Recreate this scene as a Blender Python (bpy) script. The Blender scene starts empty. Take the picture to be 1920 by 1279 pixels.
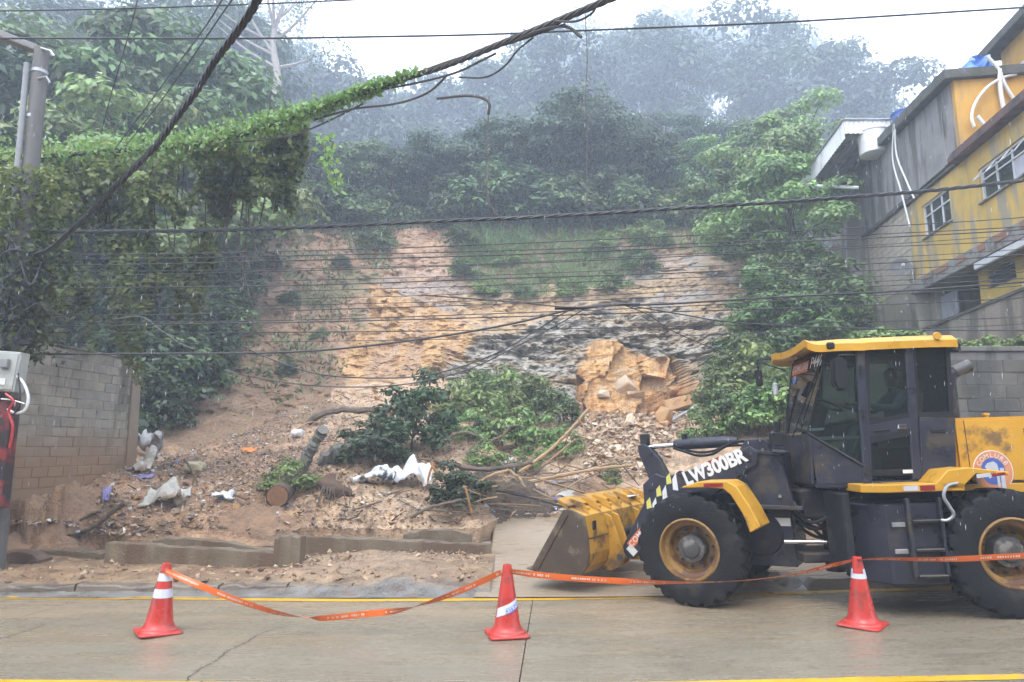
import bpy, bmesh, math, random
import numpy as np
from mathutils import Matrix, Vector
R = math.radians
S = bpy.context.scene
COL = S.collection
# ------------------------------------------------------------------ camera
F = 1280.0; PITCH = R(9); CAMH = 1.95; CX, CY = 960.0, 639.5
cam_d = bpy.data.cameras.new('camera'); cam = bpy.data.objects.new('camera', cam_d); COL.objects.link(cam)
cam.location = (0, 0, CAMH); cam.rotation_euler = (R(90) + PITCH, 0, 0)
cam_d.sensor_width = 36.0; cam_d.lens = F / 1920 * 36; cam_d.clip_start = 0.05; cam_d.clip_end = 1500
S.camera = cam
# ------------------------------------------------------------------ world, sun, exposure
W = bpy.data.worlds.new('World'); S.world = W; W.use_nodes = True
nt = W.node_tree; nt.nodes.clear()
sky = nt.nodes.new('ShaderNodeTexSky'); sky.sky_type = 'NISHITA'; sky.sun_disc = False
sky.sun_elevation = R(58); sky.sun_rotation = R(200); sky.air_density = 1.0; sky.dust_density = 6.0; sky.ozone_density = 1.0
hsv = nt.nodes.new('ShaderNodeHueSaturation'); hsv.inputs['Saturation'].default_value = 0.25
mixw = nt.nodes.new('ShaderNodeMix'); mixw.data_type = 'RGBA'; mixw.inputs[0].default_value = 0.72
mixw.inputs[7].default_value = (8.7, 9.5, 11.0, 1)      # the overcast layer
bg = nt.nodes.new('ShaderNodeBackground'); bg.inputs['Strength'].default_value = 0.145
out = nt.nodes.new('ShaderNodeOutputWorld')
nt.links.new(sky.outputs[0], hsv.inputs['Color']); nt.links.new(hsv.outputs[0], mixw.inputs[6])
nt.links.new(mixw.outputs[2], bg.inputs['Color']); nt.links.new(bg.outputs[0], out.inputs['Surface'])
sun_d = bpy.data.lights.new('sun', 'SUN'); sun_d.energy = 0.9; sun_d.angle = R(30); sun_d.color = (1.0, 0.97, 0.93)
sun = bpy.data.objects.new('sun', sun_d); COL.objects.link(sun)
sun.rotation_euler = (R(32), 0, R(-20)); sun.location = (0, -5, 60)
S.view_settings.view_transform = 'Standard'; S.view_settings.look = 'None'
S.view_settings.exposure = 1.60; S.view_settings.gamma = 1.0; S.view_settings.use_curve_mapping = False
S.cycles.use_denoising = True
S.cycles.max_bounces = 6; S.cycles.diffuse_bounces = 3; S.cycles.glossy_bounces = 3; S.cycles.transmission_bounces = 6
S.cycles.transparent_max_bounces = 12; S.cycles.volume_bounces = 2
S.cycles.use_adaptive_sampling = True
S.cycles.caustics_reflective = False; S.cycles.caustics_refractive = False

# ------------------------------------------------------------------ pixel -> place helpers (reference camera)
_c, _s = math.cos(PITCH), math.sin(PITCH)
def ray(px, py):
    u = (px - CX) / F; v = -(py - CY) / F
    return Vector((u, _c - v * _s, _s + v * _c))
CO = Vector((0, 0, CAMH))
def onz(px, py, z=0.0):
    d = ray(px, py); return CO + d * ((z - CAMH) / d.z)
def ony(px, py, y):
    d = ray(px, py); return CO + d * (y / d.y)
def proj(x, y, z):
    z = z - CAMH; zc = y * _c + z * _s; yc = -y * _s + z * _c
    return CX + F * x / zc, CY - F * yc / zc
def zroad(x): return 0.0045 * x * x if 0 < x < 9 else (0.3645 + 0.081 * (x - 9) if x >= 9 else 0.0)
def onroad(px, py, dz=0.0):
    p = onz(px, py, dz)
    for _ in range(8): p = onz(px, py, zroad(p.x) + dz)
    return p

# ------------------------------------------------------------------ noise (numpy)
_T = np.random.RandomState(7).rand(256, 256)
def vn(x, y):
    x = np.asarray(x, float); y = np.asarray(y, float)
    xi = np.floor(x).astype(int); yi = np.floor(y).astype(int); fx = x - xi; fy = y - yi
    fx = fx * fx * (3 - 2 * fx); fy = fy * fy * (3 - 2 * fy)
    a = _T[xi & 255, yi & 255]; b = _T[(xi + 1) & 255, yi & 255]; c = _T[xi & 255, (yi + 1) & 255]; d = _T[(xi + 1) & 255, (yi + 1) & 255]
    return (a * (1 - fx) + b * fx) * (1 - fy) + (c * (1 - fx) + d * fx) * fy
def fbm(x, y, o=4, g=0.5):
    s = 0; a = 1; t = 0
    for i in range(o):
        s = s + a * vn(x * 2 ** i + 17.3 * i, y * 2 ** i + 5.1 * i); t += a; a *= g
    return s / t

# ------------------------------------------------------------------ materials
MATS = {}
class NT:
    def __init__(self, name):
        self.m = bpy.data.materials.new(name); self.m.use_nodes = True
        self.t = self.m.node_tree; self.n = self.t.nodes; self.n.clear()
        self.o = self.n.new('ShaderNodeOutputMaterial')
    def new(self, t, **k):
        q = self.n.new('ShaderNode' + t)
        for a, b in k.items(): setattr(q, a, b)
        return q
    def l(self, a, b): self.t.links.new(a, b)
    def mix(self, f, a, b, blend='MIX'):
        q = self.new('Mix', data_type='RGBA', blend_type=blend)
        for i, v in ((0, f), (6, a), (7, b)):
            if hasattr(v, 'is_linked'): self.l(v, q.inputs[i])
            elif i == 0: q.inputs[0].default_value = v
            else: q.inputs[i].default_value = (*v, 1)
        return q.outputs[2]
    def noise(self, vec, scale, detail=5, rough=0.55):
        q = self.new('TexNoise'); q.inputs['Scale'].default_value = scale; q.inputs['Detail'].default_value = detail; q.inputs['Roughness'].default_value = rough
        self.l(vec, q.inputs['Vector']); return q.outputs[0]
    def ramp(self, v, lo, hi):
        q = self.new('MapRange'); q.inputs[1].default_value = lo; q.inputs[2].default_value = hi; self.l(v, q.inputs[0]); return q.outputs[0]
    def scale(self, vec, s):
        q = self.new('Mapping'); q.inputs['Scale'].default_value = s; self.l(vec, q.inputs[0]); return q.outputs[0]
def mat(name, col, rough=0.6, var=0.3, scale=6.0, bump=0.15, bscale=None, metal=0.0, col2=None, stain=None, stain_amt=0.4, stain_scale=2.0,
        streak=False, world=False, lowmud=None, spec=0.5, vcol=False, coat=0.0, roughvar=0.15, bdist=0.02):
    """principled surface with noise-mixed colours, bump and an optional stain layer with a shape of its own"""
    if name in MATS: return MATS[name]
    N = NT(name); tc = N.new('TexCoord'); co = tc.outputs['Object']
    if world: co = N.new('NewGeometry').outputs['Position']
    p = N.new('BsdfPrincipled'); N.l(p.outputs[0], N.o.inputs[0])
    G_ = 0.80; col = tuple(v * G_ for v in col); col2 = tuple(v * G_ for v in col2) if col2 else None; stain = tuple(v * G_ for v in stain) if stain is not None else None
    c1 = tuple(col); c2 = tuple(col2) if col2 else tuple(max(0, v * (1 - var)) for v in col)
    n1 = N.noise(co, scale); base = N.mix(N.ramp(n1, 0.32, 0.68), c2, c1)
    if vcol:
        at = N.new('Attribute', attribute_name='Col')
        base = N.mix(1.0, at.outputs[0], N.mix(N.ramp(n1, 0.3, 0.7), (G_ * (1 - var),) * 3, (G_ * (1.0 + var * .35),) * 3), 'MULTIPLY')
    n2 = None
    if stain is not None:
        sv = N.scale(co, (1, 1, 0.16)) if streak else co
        n2 = N.noise(sv, stain_scale, 6, 0.62)
        base = N.mix(N.ramp(n2, 0.645 - stain_amt * 0.30, 0.745 - stain_amt * 0.30), base, stain)
    if lowmud is not None:                      # mud washed over the foot of the thing: (height, softness, colour)
        sx = N.new('SeparateXYZ'); N.l(co, sx.inputs[0]); ad = N.new('Math', operation='MULTIPLY_ADD'); N.l(N.noise(co, 2.2, 6, .6), ad.inputs[0]); ad.inputs[1].default_value = -1.6 * lowmud[1]; N.l(sx.outputs[2], ad.inputs[2])
        base = N.mix(N.ramp(ad.outputs[0], lowmud[0] + lowmud[1] - .8 * lowmud[1], lowmud[0] - lowmud[1] - .8 * lowmud[1]), base, lowmud[2])
    N.l(base, p.inputs['Base Color'])
    p.inputs['Metallic'].default_value = metal; p.inputs['Specular IOR Level'].default_value = spec
    p.inputs['Coat Weight'].default_value = coat; p.inputs['Coat Roughness'].default_value = 0.12
    n3 = N.noise(co, (bscale or scale * 5), 6, 0.6)
    mr = N.new('MapRange'); mr.inputs[1].default_value = 0.3; mr.inputs[2].default_value = 0.7
    mr.inputs[3].default_value = max(0.03, rough - roughvar); mr.inputs[4].default_value = min(1, rough + roughvar); N.l(n1, mr.inputs[0]); N.l(mr.outputs[0], p.inputs['Roughness'])
    if bump:
        b = N.new('Bump'); b.inputs['Strength'].default_value = bump; b.inputs['Distance'].default_value = bdist
        N.l(n3, b.inputs['Height']); N.l(b.outputs[0], p.inputs['Normal'])
    MATS[name] = N.m; return N.m
def glass(name, tint, rough=0.03, alpha=0.55):
    if name in MATS: return MATS[name]
    N = NT(name); t = N.new('BsdfTransparent'); t.inputs[0].default_value = (*tint, 1)
    g = N.new('BsdfGlossy'); g.inputs['Roughness'].default_value = rough; g.inputs[0].default_value = (1, 1, 1, 1)
    d = N.new('BsdfDiffuse'); d.inputs[0].default_value = (0.10, 0.12, 0.12, 1)
    fr = N.new('Fresnel'); fr.inputs[0].default_value = 1.28
    m1 = N.new('MixShader'); m1.inputs[0].default_value = 1 - alpha; N.l(t.outputs[0], m1.inputs[1]); N.l(d.outputs[0], m1.inputs[2])
    m2 = N.new('MixShader'); N.l(fr.outputs[0], m2.inputs[0]); N.l(m1.outputs[0], m2.inputs[1]); N.l(g.outputs[0], m2.inputs[2])
    N.l(m2.outputs[0], N.o.inputs[0]); MATS[name] = N.m; return N.m
def leafmat(name, col, spread=0.06, trans=0.3, rough=0.42):
    if name in MATS: return MATS[name]
    N = NT(name); at = N.new('Attribute', attribute_name='Col'); oi = N.new('ObjectInfo')
    h = N.new('HueSaturation'); h.inputs['Color'].default_value = (*col, 1)
    mr = N.new('MapRange'); mr.inputs[3].default_value = 0.5 - spread * .5; mr.inputs[4].default_value = 0.5 + spread * .4; N.l(oi.outputs['Random'], mr.inputs[0]); N.l(mr.outputs[0], h.inputs['Hue'])
    mv = N.new('MapRange'); mv.inputs[3].default_value = 0.75; mv.inputs[4].default_value = 1.25; N.l(oi.outputs['Random'], mv.inputs[0]); N.l(mv.outputs[0], h.inputs['Value'])
    c = N.mix(1.0, h.outputs[0], at.outputs[0], 'MULTIPLY')
    p = N.new('BsdfPrincipled'); N.l(c, p.inputs['Base Color']); p.inputs['Roughness'].default_value = rough; p.inputs['Specular IOR Level'].default_value = 0.45
    t = N.new('BsdfTranslucent'); N.l(c, t.inputs[0])
    m = N.new('MixShader'); m.inputs[0].default_value = trans; N.l(p.outputs[0], m.inputs[1]); N.l(t.outputs[0], m.inputs[2]); N.l(m.outputs[0], N.o.inputs[0])
    MATS[name] = N.m; return N.m

# ------------------------------------------------------------------ mesh helpers
def tag(o, label=None, cat=None, group=None, kind=None):
    if label: o['label'] = label
    if cat: o['category'] = cat
    if group: o['group'] = group
    if kind: o['kind'] = kind
    return o
def empty(name, loc=(0, 0, 0), label=None, cat=None, group=None):
    o = bpy.data.objects.new(name, None); COL.objects.link(o); o.location = loc; o.empty_display_size = 0.2
    return tag(o, label, cat, group)
def link(name, me, m=None, parent=None, M=None):
    if m is not None and not me.materials:
        for q in (m if isinstance(m, (list, tuple)) else [m]): me.materials.append(q)
    o = bpy.data.objects.new(name, me); COL.objects.link(o)
    if parent is not None: o.parent = parent
    if M is not None: o.matrix_local = M
    return o
def fastmesh(name, V, k, cols=None, smooth=False):
    """V (n*k,3): n faces of k corners that share no vertices"""
    V = np.ascontiguousarray(V, dtype=np.float32); nv = len(V); nf = nv // k
    me = bpy.data.meshes.new(name); me.vertices.add(nv); me.vertices.foreach_set('co', V.ravel())
    me.loops.add(nv); me.loops.foreach_set('vertex_index', np.arange(nv, dtype=np.int32))
    me.polygons.add(nf); me.polygons.foreach_set('loop_start', np.arange(0, nv, k, dtype=np.int32))
    me.update(calc_edges=True); addcol(me, cols); return me
def addcol(me, cols):
    if cols is None: return
    c = np.ones((len(cols), 4), np.float32); c[:, :3] = cols
    a = me.color_attributes.new('Col', 'FLOAT_COLOR', 'POINT'); a.data.foreach_set('color', c.ravel())
def indexed(name, V, Fc, cols=None, smooth=True):
    me = bpy.data.meshes.new(name); V = np.ascontiguousarray(V, np.float32); Fc = np.ascontiguousarray(Fc, np.int32); k = Fc.shape[1]
    me.vertices.add(len(V)); me.vertices.foreach_set('co', V.ravel()); me.loops.add(Fc.size); me.loops.foreach_set('vertex_index', Fc.ravel())
    me.polygons.add(len(Fc)); me.polygons.foreach_set('loop_start', np.arange(0, Fc.size, k, dtype=np.int32))
    me.update(calc_edges=True); addcol(me, cols)
    me.polygons.foreach_set('use_smooth', np.full(len(Fc), smooth)); return me
def grid(name, P, cols=None, smooth=True):
    """P (a,b,3) point grid -> quads"""
    a, b = P.shape[:2]; i = np.arange(a * b).reshape(a, b)
    Fc = np.stack([i[:-1, :-1], i[1:, :-1], i[1:, 1:], i[:-1, 1:]], -1).reshape(-1, 4)
    return indexed(name, P.reshape(-1, 3), Fc, None if cols is None else cols.reshape(-1, 3), smooth)
class MB:
    def __init__(self, M=None): self.v = []; self.f = []; self.M = M
    def add(self, vs, fs, M=None):
        n = len(self.v)
        for p in vs:
            p = Vector(p)
            if M is not None: p = M @ p
            if self.M is not None: p = self.M @ p
            self.v.append(p)
        self.f += [[i + n for i in f] for f in fs]; return self
    def box(self, a, b, M=None):
        x0, y0, z0 = a; x1, y1, z1 = b
        return self.add([(x0, y0, z0), (x1, y0, z0), (x1, y1, z0), (x0, y1, z0), (x0, y0, z1), (x1, y0, z1), (x1, y1, z1), (x0, y1, z1)],
                        [(0, 3, 2, 1), (4, 5, 6, 7), (0, 1, 5, 4), (1, 2, 6, 5), (2, 3, 7, 6), (3, 0, 4, 7)], M)
    def prism(self, pts, y0, y1, M=None, ax='y'):
        """closed outline pts in (x,z) swept from y0 to y1 (ax='y'); ax='z': (x,y) swept in z; ax='x': (y,z) swept in x"""
        f = {'y': lambda p, t: (p[0], t, p[1]), 'z': lambda p, t: (p[0], p[1], t), 'x': lambda p, t: (t, p[0], p[1])}[ax]
        n = len(pts); vs = [f(p, y0) for p in pts] + [f(p, y1) for p in pts]
        fs = [list(range(n - 1, -1, -1)), list(range(n, 2 * n))] + [(i, (i + 1) % n, n + (i + 1) % n, n + i) for i in range(n)]
        return self.add(vs, fs, M)
    def tube(self, pts, r, n=8, cap=True, M=None):
        pts = [Vector(p) for p in pts]; m = len(pts); rs = r if isinstance(r, (list, tuple)) else [r] * m
        vs = []; fs = []; up = None
        for i, p in enumerate(pts):
            t = (pts[min(i + 1, m - 1)] - pts[max(i - 1, 0)])
            if t.length < 1e-9: t = Vector((0, 0, 1))
            t.normalize()
            if up is None: up = Vector((0, 0, 1)) if abs(t.z) < .9 else Vector((1, 0, 0))
            a = t.cross(up); 
            if a.length < 1e-6: a = t.orthogonal()
            a.normalize(); b = a.cross(t).normalized(); up = b
            for k in range(n):
                g = 2 * math.pi * k / n; vs.append(p + a * (math.cos(g) * rs[i]) + b * (math.sin(g) * rs[i]))
        for i in range(m - 1):
            for k in range(n): fs.append((i * n + k, i * n + (k + 1) % n, (i + 1) * n + (k + 1) % n, (i + 1) * n + k))
        if cap: fs += [list(range(n - 1, -1, -1)), list(range((m - 1) * n, m * n))]
        return self.add(vs, fs, M)
    def lathe(self, prof, n=24, M=None, ax='z', closed=False, cap=True):
        """prof [(r,h)] spun round ax"""
        vs = []; fs = []; m = len(prof)
        for r, h in prof:
            for k in range(n):
                g = 2 * math.pi * k / n; c, s = r * math.cos(g), r * math.sin(g)
                vs.append({'z': (c, s, h), 'y': (c, h, -s), 'x': (h, c, s)}[ax])
        rng = m if closed else m - 1
        for i in range(rng):
            j = (i + 1) % m
            for k in range(n): fs.append((i * n + k, i * n + (k + 1) % n, j * n + (k + 1) % n, j * n + k))
        if not closed and cap:
            if prof[0][0] > 1e-5: fs.append(list(range(n - 1, -1, -1)))
            if prof[-1][0] > 1e-5: fs.append(list(range((m - 1) * n, m * n)))
        return self.add(vs, fs, M)
    def build(self, name, m=None, parent=None, bev=0.0, smooth=False, seg=1, M=None, ang=30):
        me = bpy.data.meshes.new(name); me.from_pydata([tuple(p) for p in self.v], [], self.f)
        bm = bmesh.new(); bm.from_mesh(me)
        bmesh.ops.remove_doubles(bm, verts=bm.verts, dist=1e-5)
        bmesh.ops.recalc_face_normals(bm, faces=bm.faces)
        if bev:
            es = [e for e in bm.edges if len(e.link_faces) == 2 and e.calc_face_angle(0) > R(ang)]
            bmesh.ops.bevel(bm, geom=es, offset=bev, segments=seg, affect='EDGES', clamp_overlap=True)
        bm.to_mesh(me); bm.free()
        if smooth:
            me.polygons.foreach_set('use_smooth', [True] * len(me.polygons)); me.set_sharp_from_angle(angle=R(38))
        return link(name, me, m, parent, M)
def Mrot(loc=(0, 0, 0), rx=0, ry=0, rz=0, s=1.0):
    return Matrix.Translation(loc) @ Matrix.Rotation(R(rz), 4, 'Z') @ Matrix.Rotation(R(ry), 4, 'Y') @ Matrix.Rotation(R(rx), 4, 'X') @ Matrix.Diagonal((s, s, s, 1)) 
def smoothpath(pts, n=6):
    """Catmull-Rom through pts"""
    P = [Vector(p) for p in pts]; P = [P[0] * 2 - P[1]] + P + [P[-1] * 2 - P[-2]]; o = []
    for i in range(1, len(P) - 2):
        for k in range(n):
            t = k / n; a, b, c, d = P[i - 1:i + 3]
            o.append(0.5 * ((2 * b) + (c - a) * t + (2 * a - 5 * b + 4 * c - d) * t * t + (3 * b - a - 3 * c + d) * t ** 3))
    o.append(P[-2]); return o
def text(name, body, size, m, parent, M, extrude=0.0, shear=0.0, spacing=1.0, bold=0.0):
    cu = bpy.data.curves.new(name, 'FONT'); cu.body = body; cu.size = size; cu.align_x = 'CENTER'; cu.align_y = 'CENTER'; cu.extrude = extrude
    cu.shear = shear; cu.space_character = spacing; cu.offset = bold; cu.resolution_u = 3
    o = bpy.data.objects.new(name, cu); COL.objects.link(o)
    dg = bpy.context.evaluated_depsgraph_get(); me = bpy.data.meshes.new_from_object(o.evaluated_get(dg)); me.name = name
    bpy.data.objects.remove(o); bpy.data.curves.remove(cu)
    me.materials.clear(); me.materials.append(m)
    o = bpy.data.objects.new(name, me); COL.objects.link(o); o.parent = parent; o.matrix_local = M; return o
# ================================================================== the ground, road, pavements
rnd = random.Random(11); RS = np.random.RandomState(5)
C_MUD = (0.30, 0.19, 0.11)
m_ground = mat('ground_soil', (0.16, 0.12, 0.08), 0.9, 0.4, 0.6, 0.3)
g = MB(); g.box((-390, -40, -0.9), (390, 545, -0.5)); tag(g.build('ground', m_ground), 'bare ground under the street and hill', kind='structure')

def concrete_wet(name, c, c2, rough, grooves=False):
    N = NT(name); tc = N.new('TexCoord'); co = tc.outputs['Object']; p = N.new('BsdfPrincipled'); N.l(p.outputs[0], N.o.inputs[0])
    n1 = N.noise(co, 0.55, 8, 0.62); n2 = N.noise(N.scale(co, (0.35, 2.2, 1)), 2.2, 8, 0.68); n3 = N.noise(co, 55, 4, 0.7); n4 = N.noise(co, 14, 6, .65)
    col = N.mix(N.ramp(n1, 0.35, 0.66), c2, c); col = N.mix(N.ramp(n2, 0.52, 0.72), col, tuple(v * 0.74 for v in c)); col = N.mix(N.ramp(n3, 0.54, 0.70), col, tuple(v * 1.55 for v in c)); col = N.mix(N.ramp(N.noise(co, 38, 3, .7), .56, .68), col, tuple(v * .5 for v in c2))
    col = N.mix(N.ramp(n4, 0.60, 0.70), col, tuple(v * .62 for v in c2))
    sx = N.new('SeparateXYZ'); N.l(co, sx.inputs[0]); nm = N.noise(N.scale(co, (.22, 1.2, 1)), 1.5, 8, .66); ad = N.new('Math', operation='MULTIPLY_ADD'); N.l(nm, ad.inputs[0]); ad.inputs[1].default_value = 9.0; N.l(sx.outputs[1], ad.inputs[2])
    q = N.ramp(ad.outputs[0], 11.6, 14.6); mm = N.new('Math', operation='MULTIPLY'); N.l(q, mm.inputs[0]); mm.inputs[1].default_value = .55; col = N.mix(mm.outputs[0], col, (.30, .205, .12))
    N.l(col, p.inputs['Base Color'])
    mr = N.new('MapRange'); mr.inputs[1].default_value = 0.35; mr.inputs[2].default_value = 0.65; mr.inputs[3].default_value = rough; mr.inputs[4].default_value = rough + 0.35; N.l(n2, mr.inputs[0]); N.l(mr.outputs[0], p.inputs['Roughness'])
    b = N.new('Bump'); b.inputs['Strength'].default_value = 0.5; b.inputs['Distance'].default_value = 0.008
    src = n3
    if grooves:
        w = N.noise(N.scale(co, (0.25, 9, 1)), 3.0, 4, .6); ad = N.new('Math', operation='ADD'); N.l(n3, ad.inputs[0]); N.l(w, ad.inputs[1]); src = ad.outputs[0]
        b.inputs['Distance'].default_value = 0.02
    N.l(src, b.inputs['Height']); N.l(b.outputs[0], p.inputs['Normal'])
    MATS[name] = N.m; return N.m
m_road = concrete_wet('wet_concrete_road', (0.215, 0.185, 0.134), (0.155, 0.131, 0.092), 0.10)
m_drive = concrete_wet('wet_concrete_ramp', (0.30, 0.27, 0.22), (0.215, 0.19, 0.15), 0.20, True)
m_walk = concrete_wet('wet_concrete_walk', (0.19, 0.175, 0.15), (0.13, 0.12, 0.10), 0.18)
road = empty('road', (0, 0, 0)); tag(road, 'wet grey concrete road in the foreground', kind='structure')
def slab(x0, x1, y0, y1, sk=0.066):
    nx = max(2, int((x1 - x0) / 0.5)); P = np.zeros((nx + 1, 2, 3))
    for i in range(nx + 1):
        x = x0 + (x1 - x0) * i / nx
        for j, y in enumerate((y0, y1)):
            xx = x + sk * (y - 7.8); P[i, j] = (xx, y, zroad(xx))
    top = P.reshape(-1, 3); bot = top - np.array((0, 0, 0.2)); n = len(top); V = np.vstack([top, bot]); Fc = []
    for i in range(nx): 
        a, b, c, d = 2 * i, 2 * i + 2, 2 * i + 3, 2 * i + 1; Fc += [(a, b, c, d), (n + a, n + d, n + c, n + b), (a, n + a, n + b, b), (d, c, n + c, n + d)]
    Fc += [(0, 1, n + 1, n), (2 * nx, n + 2 * nx, n + 2 * nx + 1, 2 * nx + 1)]
    return indexed('concrete_slab', V, np.array(Fc), smooth=False)
xs = [-60, -48, -36, -24, -17.8, -11.8, -5.8, 0.17, 6.2, 12.2, 18.2, 30, 45, 60]
for a, b in zip(xs[:-1], xs[1:]):
    link('concrete_slab', slab(a + 0.005, b - 0.005, -4, 2.9), m_road, road)
    link('concrete_slab', slab(a + 0.005, b - 0.005, 2.91, 9.42), m_road, road)
m_yel = mat('yellow_road_paint', (0.72, 0.40, 0.02), 0.4, 0.15, 3, 0.2, 60, stain=(0.28, 0.24, 0.17), stain_amt=0.30, stain_scale=2.2)
def paint_line(pts, w, label):
    P3 = [onroad(*p) for p in pts]; d0 = (P3[0] - P3[1]).normalized() * 14; d1 = (P3[-1] - P3[-2]).normalized() * 14
    path = smoothpath([P3[0] + d0] + P3 + [P3[-1] + d1], 8); P = np.zeros((len(path), 2, 3))
    for i, p in enumerate(path):
        for j, o in enumerate((-w / 2, w / 2)): P[i, j] = (p.x, p.y + o, zroad(p.x) + 0.005)
    tag(link('painted_line', grid('painted_line', P, smooth=False), m_yel), label, kind='structure')
paint_line([(0, 1121), (300, 1122), (640, 1126), (960, 1124), (1300, 1117), (1600, 1109), (1775, 1103), (1900, 1098)], 0.16, 'yellow painted line along the far edge of the road')
paint_line([(0, 1280), (400, 1284), (700, 1288), (1100, 1286), (1400, 1281), (1650, 1275), (1900, 1270)], 0.13, 'yellow painted line along the near edge of the road')
m_crack = mat('crack_dark', (0.035, 0.03, 0.026), 0.8, 0.2, 20, 0)
def crack(pts, w):
    path = smoothpath([onroad(*p) for p in pts], 14); P = np.zeros((len(path), 2, 3)); n = len(path)
    for i, p in enumerate(path):
        t = (path[min(i + 1, n - 1)] - path[max(i - 1, 0)]).normalized(); s = Vector((-t.y, t.x, 0)); j = rnd.uniform(-.014, .014); ww = w * rnd.uniform(.35, 1.2) * min(1, 4 * (1 - i / n) + .2)
        for k, o in enumerate((-ww, ww)): q = p + s * (o + j); P[i, k] = (q.x, q.y, zroad(q.x) + 0.004)
    link('crack', grid('crack', P, smooth=False), m_crack, road)
crack([(335, 1290), (370, 1258), (400, 1243), (425, 1222), (455, 1208), (490, 1188), (540, 1173)], 0.007)
crack([(-30, 1208), (20, 1192), (60, 1180), (105, 1163)], 0.005)

# ---- mud-covered pavement on the left, ramp, pavement on the right
m_mudwalk = mat('mud_on_pavement', (1, 1, 1), 0.45, 0.35, 3.0, 0.8, 26, vcol=True, roughvar=0.3, bdist=0.05)
nx, ny = 330, 70
X, Y = np.meshgrid(np.linspace(-19, -0.30, nx), np.linspace(9.44, 13.3, ny), indexing='ij')
pile = np.clip(1 - ((X + 2.1) / 1.9) ** 2, 0, 1) * np.clip(1 - ((Y - 11.1) / 1.5) ** 2, 0, 1)
lump = fbm(X * 1.3, Y * 1.9, 5, .58); fine = fbm(X * 7, Y * 9, 4, .6)
pile2 = np.clip((Y - 11.1) / 1.4, 0, 1)
Z = 0.012 + 0.10 * np.clip((Y - 9.7) / .5, 0, 1) + pile * (0.06 + .20 * (lump - .25) + .10 * (fine - .4)) + pile2 * .05 * np.clip(lump - .42, 0, 1) + (0.030 * (fine - .5) + .05 * (lump - .5)) * np.clip((Y - 9.6) / .6, .12, 1)
gut = np.clip(1 - np.abs(Y - 9.66) / .28, 0, 1); Z -= 0.02 * gut * (lump > .45)
tan = np.array((0.37, 0.245, 0.135)); brown = np.array((0.245, 0.135, 0.075)); grey = np.array((0.23, 0.215, 0.19)); dk = np.array((.15, .12, .095)); pale = np.array((.42, .30, .195))
w1 = np.clip((fbm(X * .5, Y * 1.6, 4) - .38) / .25, 0, 1)[..., None]; colr = tan * w1 + brown * (1 - w1) * .6 + tan * (1 - w1) * .4
colr = colr * (1 - pile[..., None] * .6) + pale * pile[..., None] * .6
wg = np.clip((10.05 - Y + .35 * (lump - .5)) / .22, 0, 1)[..., None]; colr = colr * (1 - wg) + grey * wg
wd = (np.clip((fbm(X * 1.1, Y * 5, 4) - .56) / .08, 0, 1) * np.clip(1 - np.abs(Y - 9.95) / .35, 0, 1))[..., None]; colr = colr * (1 - wd) + dk * wd
wb = (np.clip((fine - .6) / .08, 0, 1) * .6)[..., None]; colr = colr * (1 - wb) + brown * .7 * wb
tag(link('muddy_pavement', grid('muddy_pavement', np.stack([X, Y, Z], -1), colr), m_mudwalk), 'pavement covered with tan mud left of the ramp', kind='structure')
nx, ny = 90, 60
X, Y = np.meshgrid(np.linspace(-0.55, 3.3, nx), np.linspace(9.43, 15.6, ny), indexing='ij')
X = X + (Y - 9.4) * .03 + .05 * (fbm(Y * 2, X * 0 + 3, 3) - .5) * (X < -.4)
zl = np.vectorize(zroad)(X); Z = zl + 0.02 + 0.09 * np.clip((Y - 9.9) / 4.0, 0, 1) * 1.6 + .45 * np.clip((Y - 13.2) / 2.5, 0, 1) + .012 * (fbm(X * 3, Y * 3, 3) - .5)
Z[0, :] -= .3
tag(link('driveway', grid('driveway', np.stack([X, Y, Z], -1)), m_drive), 'pale grooved concrete ramp beside the loader bucket', kind='structure')
X, Y = np.meshgrid(np.linspace(3.0, 30, 220), np.linspace(9.44, 13.6, 40), indexing='ij')
zl = np.vectorize(zroad)(X); k = fbm(X * 1.1, Y * 1.1, 4)
Z = zl + 0.13 * (Y > 9.6) * np.clip((k - .38) * 14, .1, 1) + .03 * (fbm(X * 6, Y * 6, 3) - .5)
tag(link('broken_pavement', grid('broken_pavement', np.stack([X, Y, Z], -1), smooth=False), m_walk), 'broken grey pavement behind the loader', kind='structure')

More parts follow.
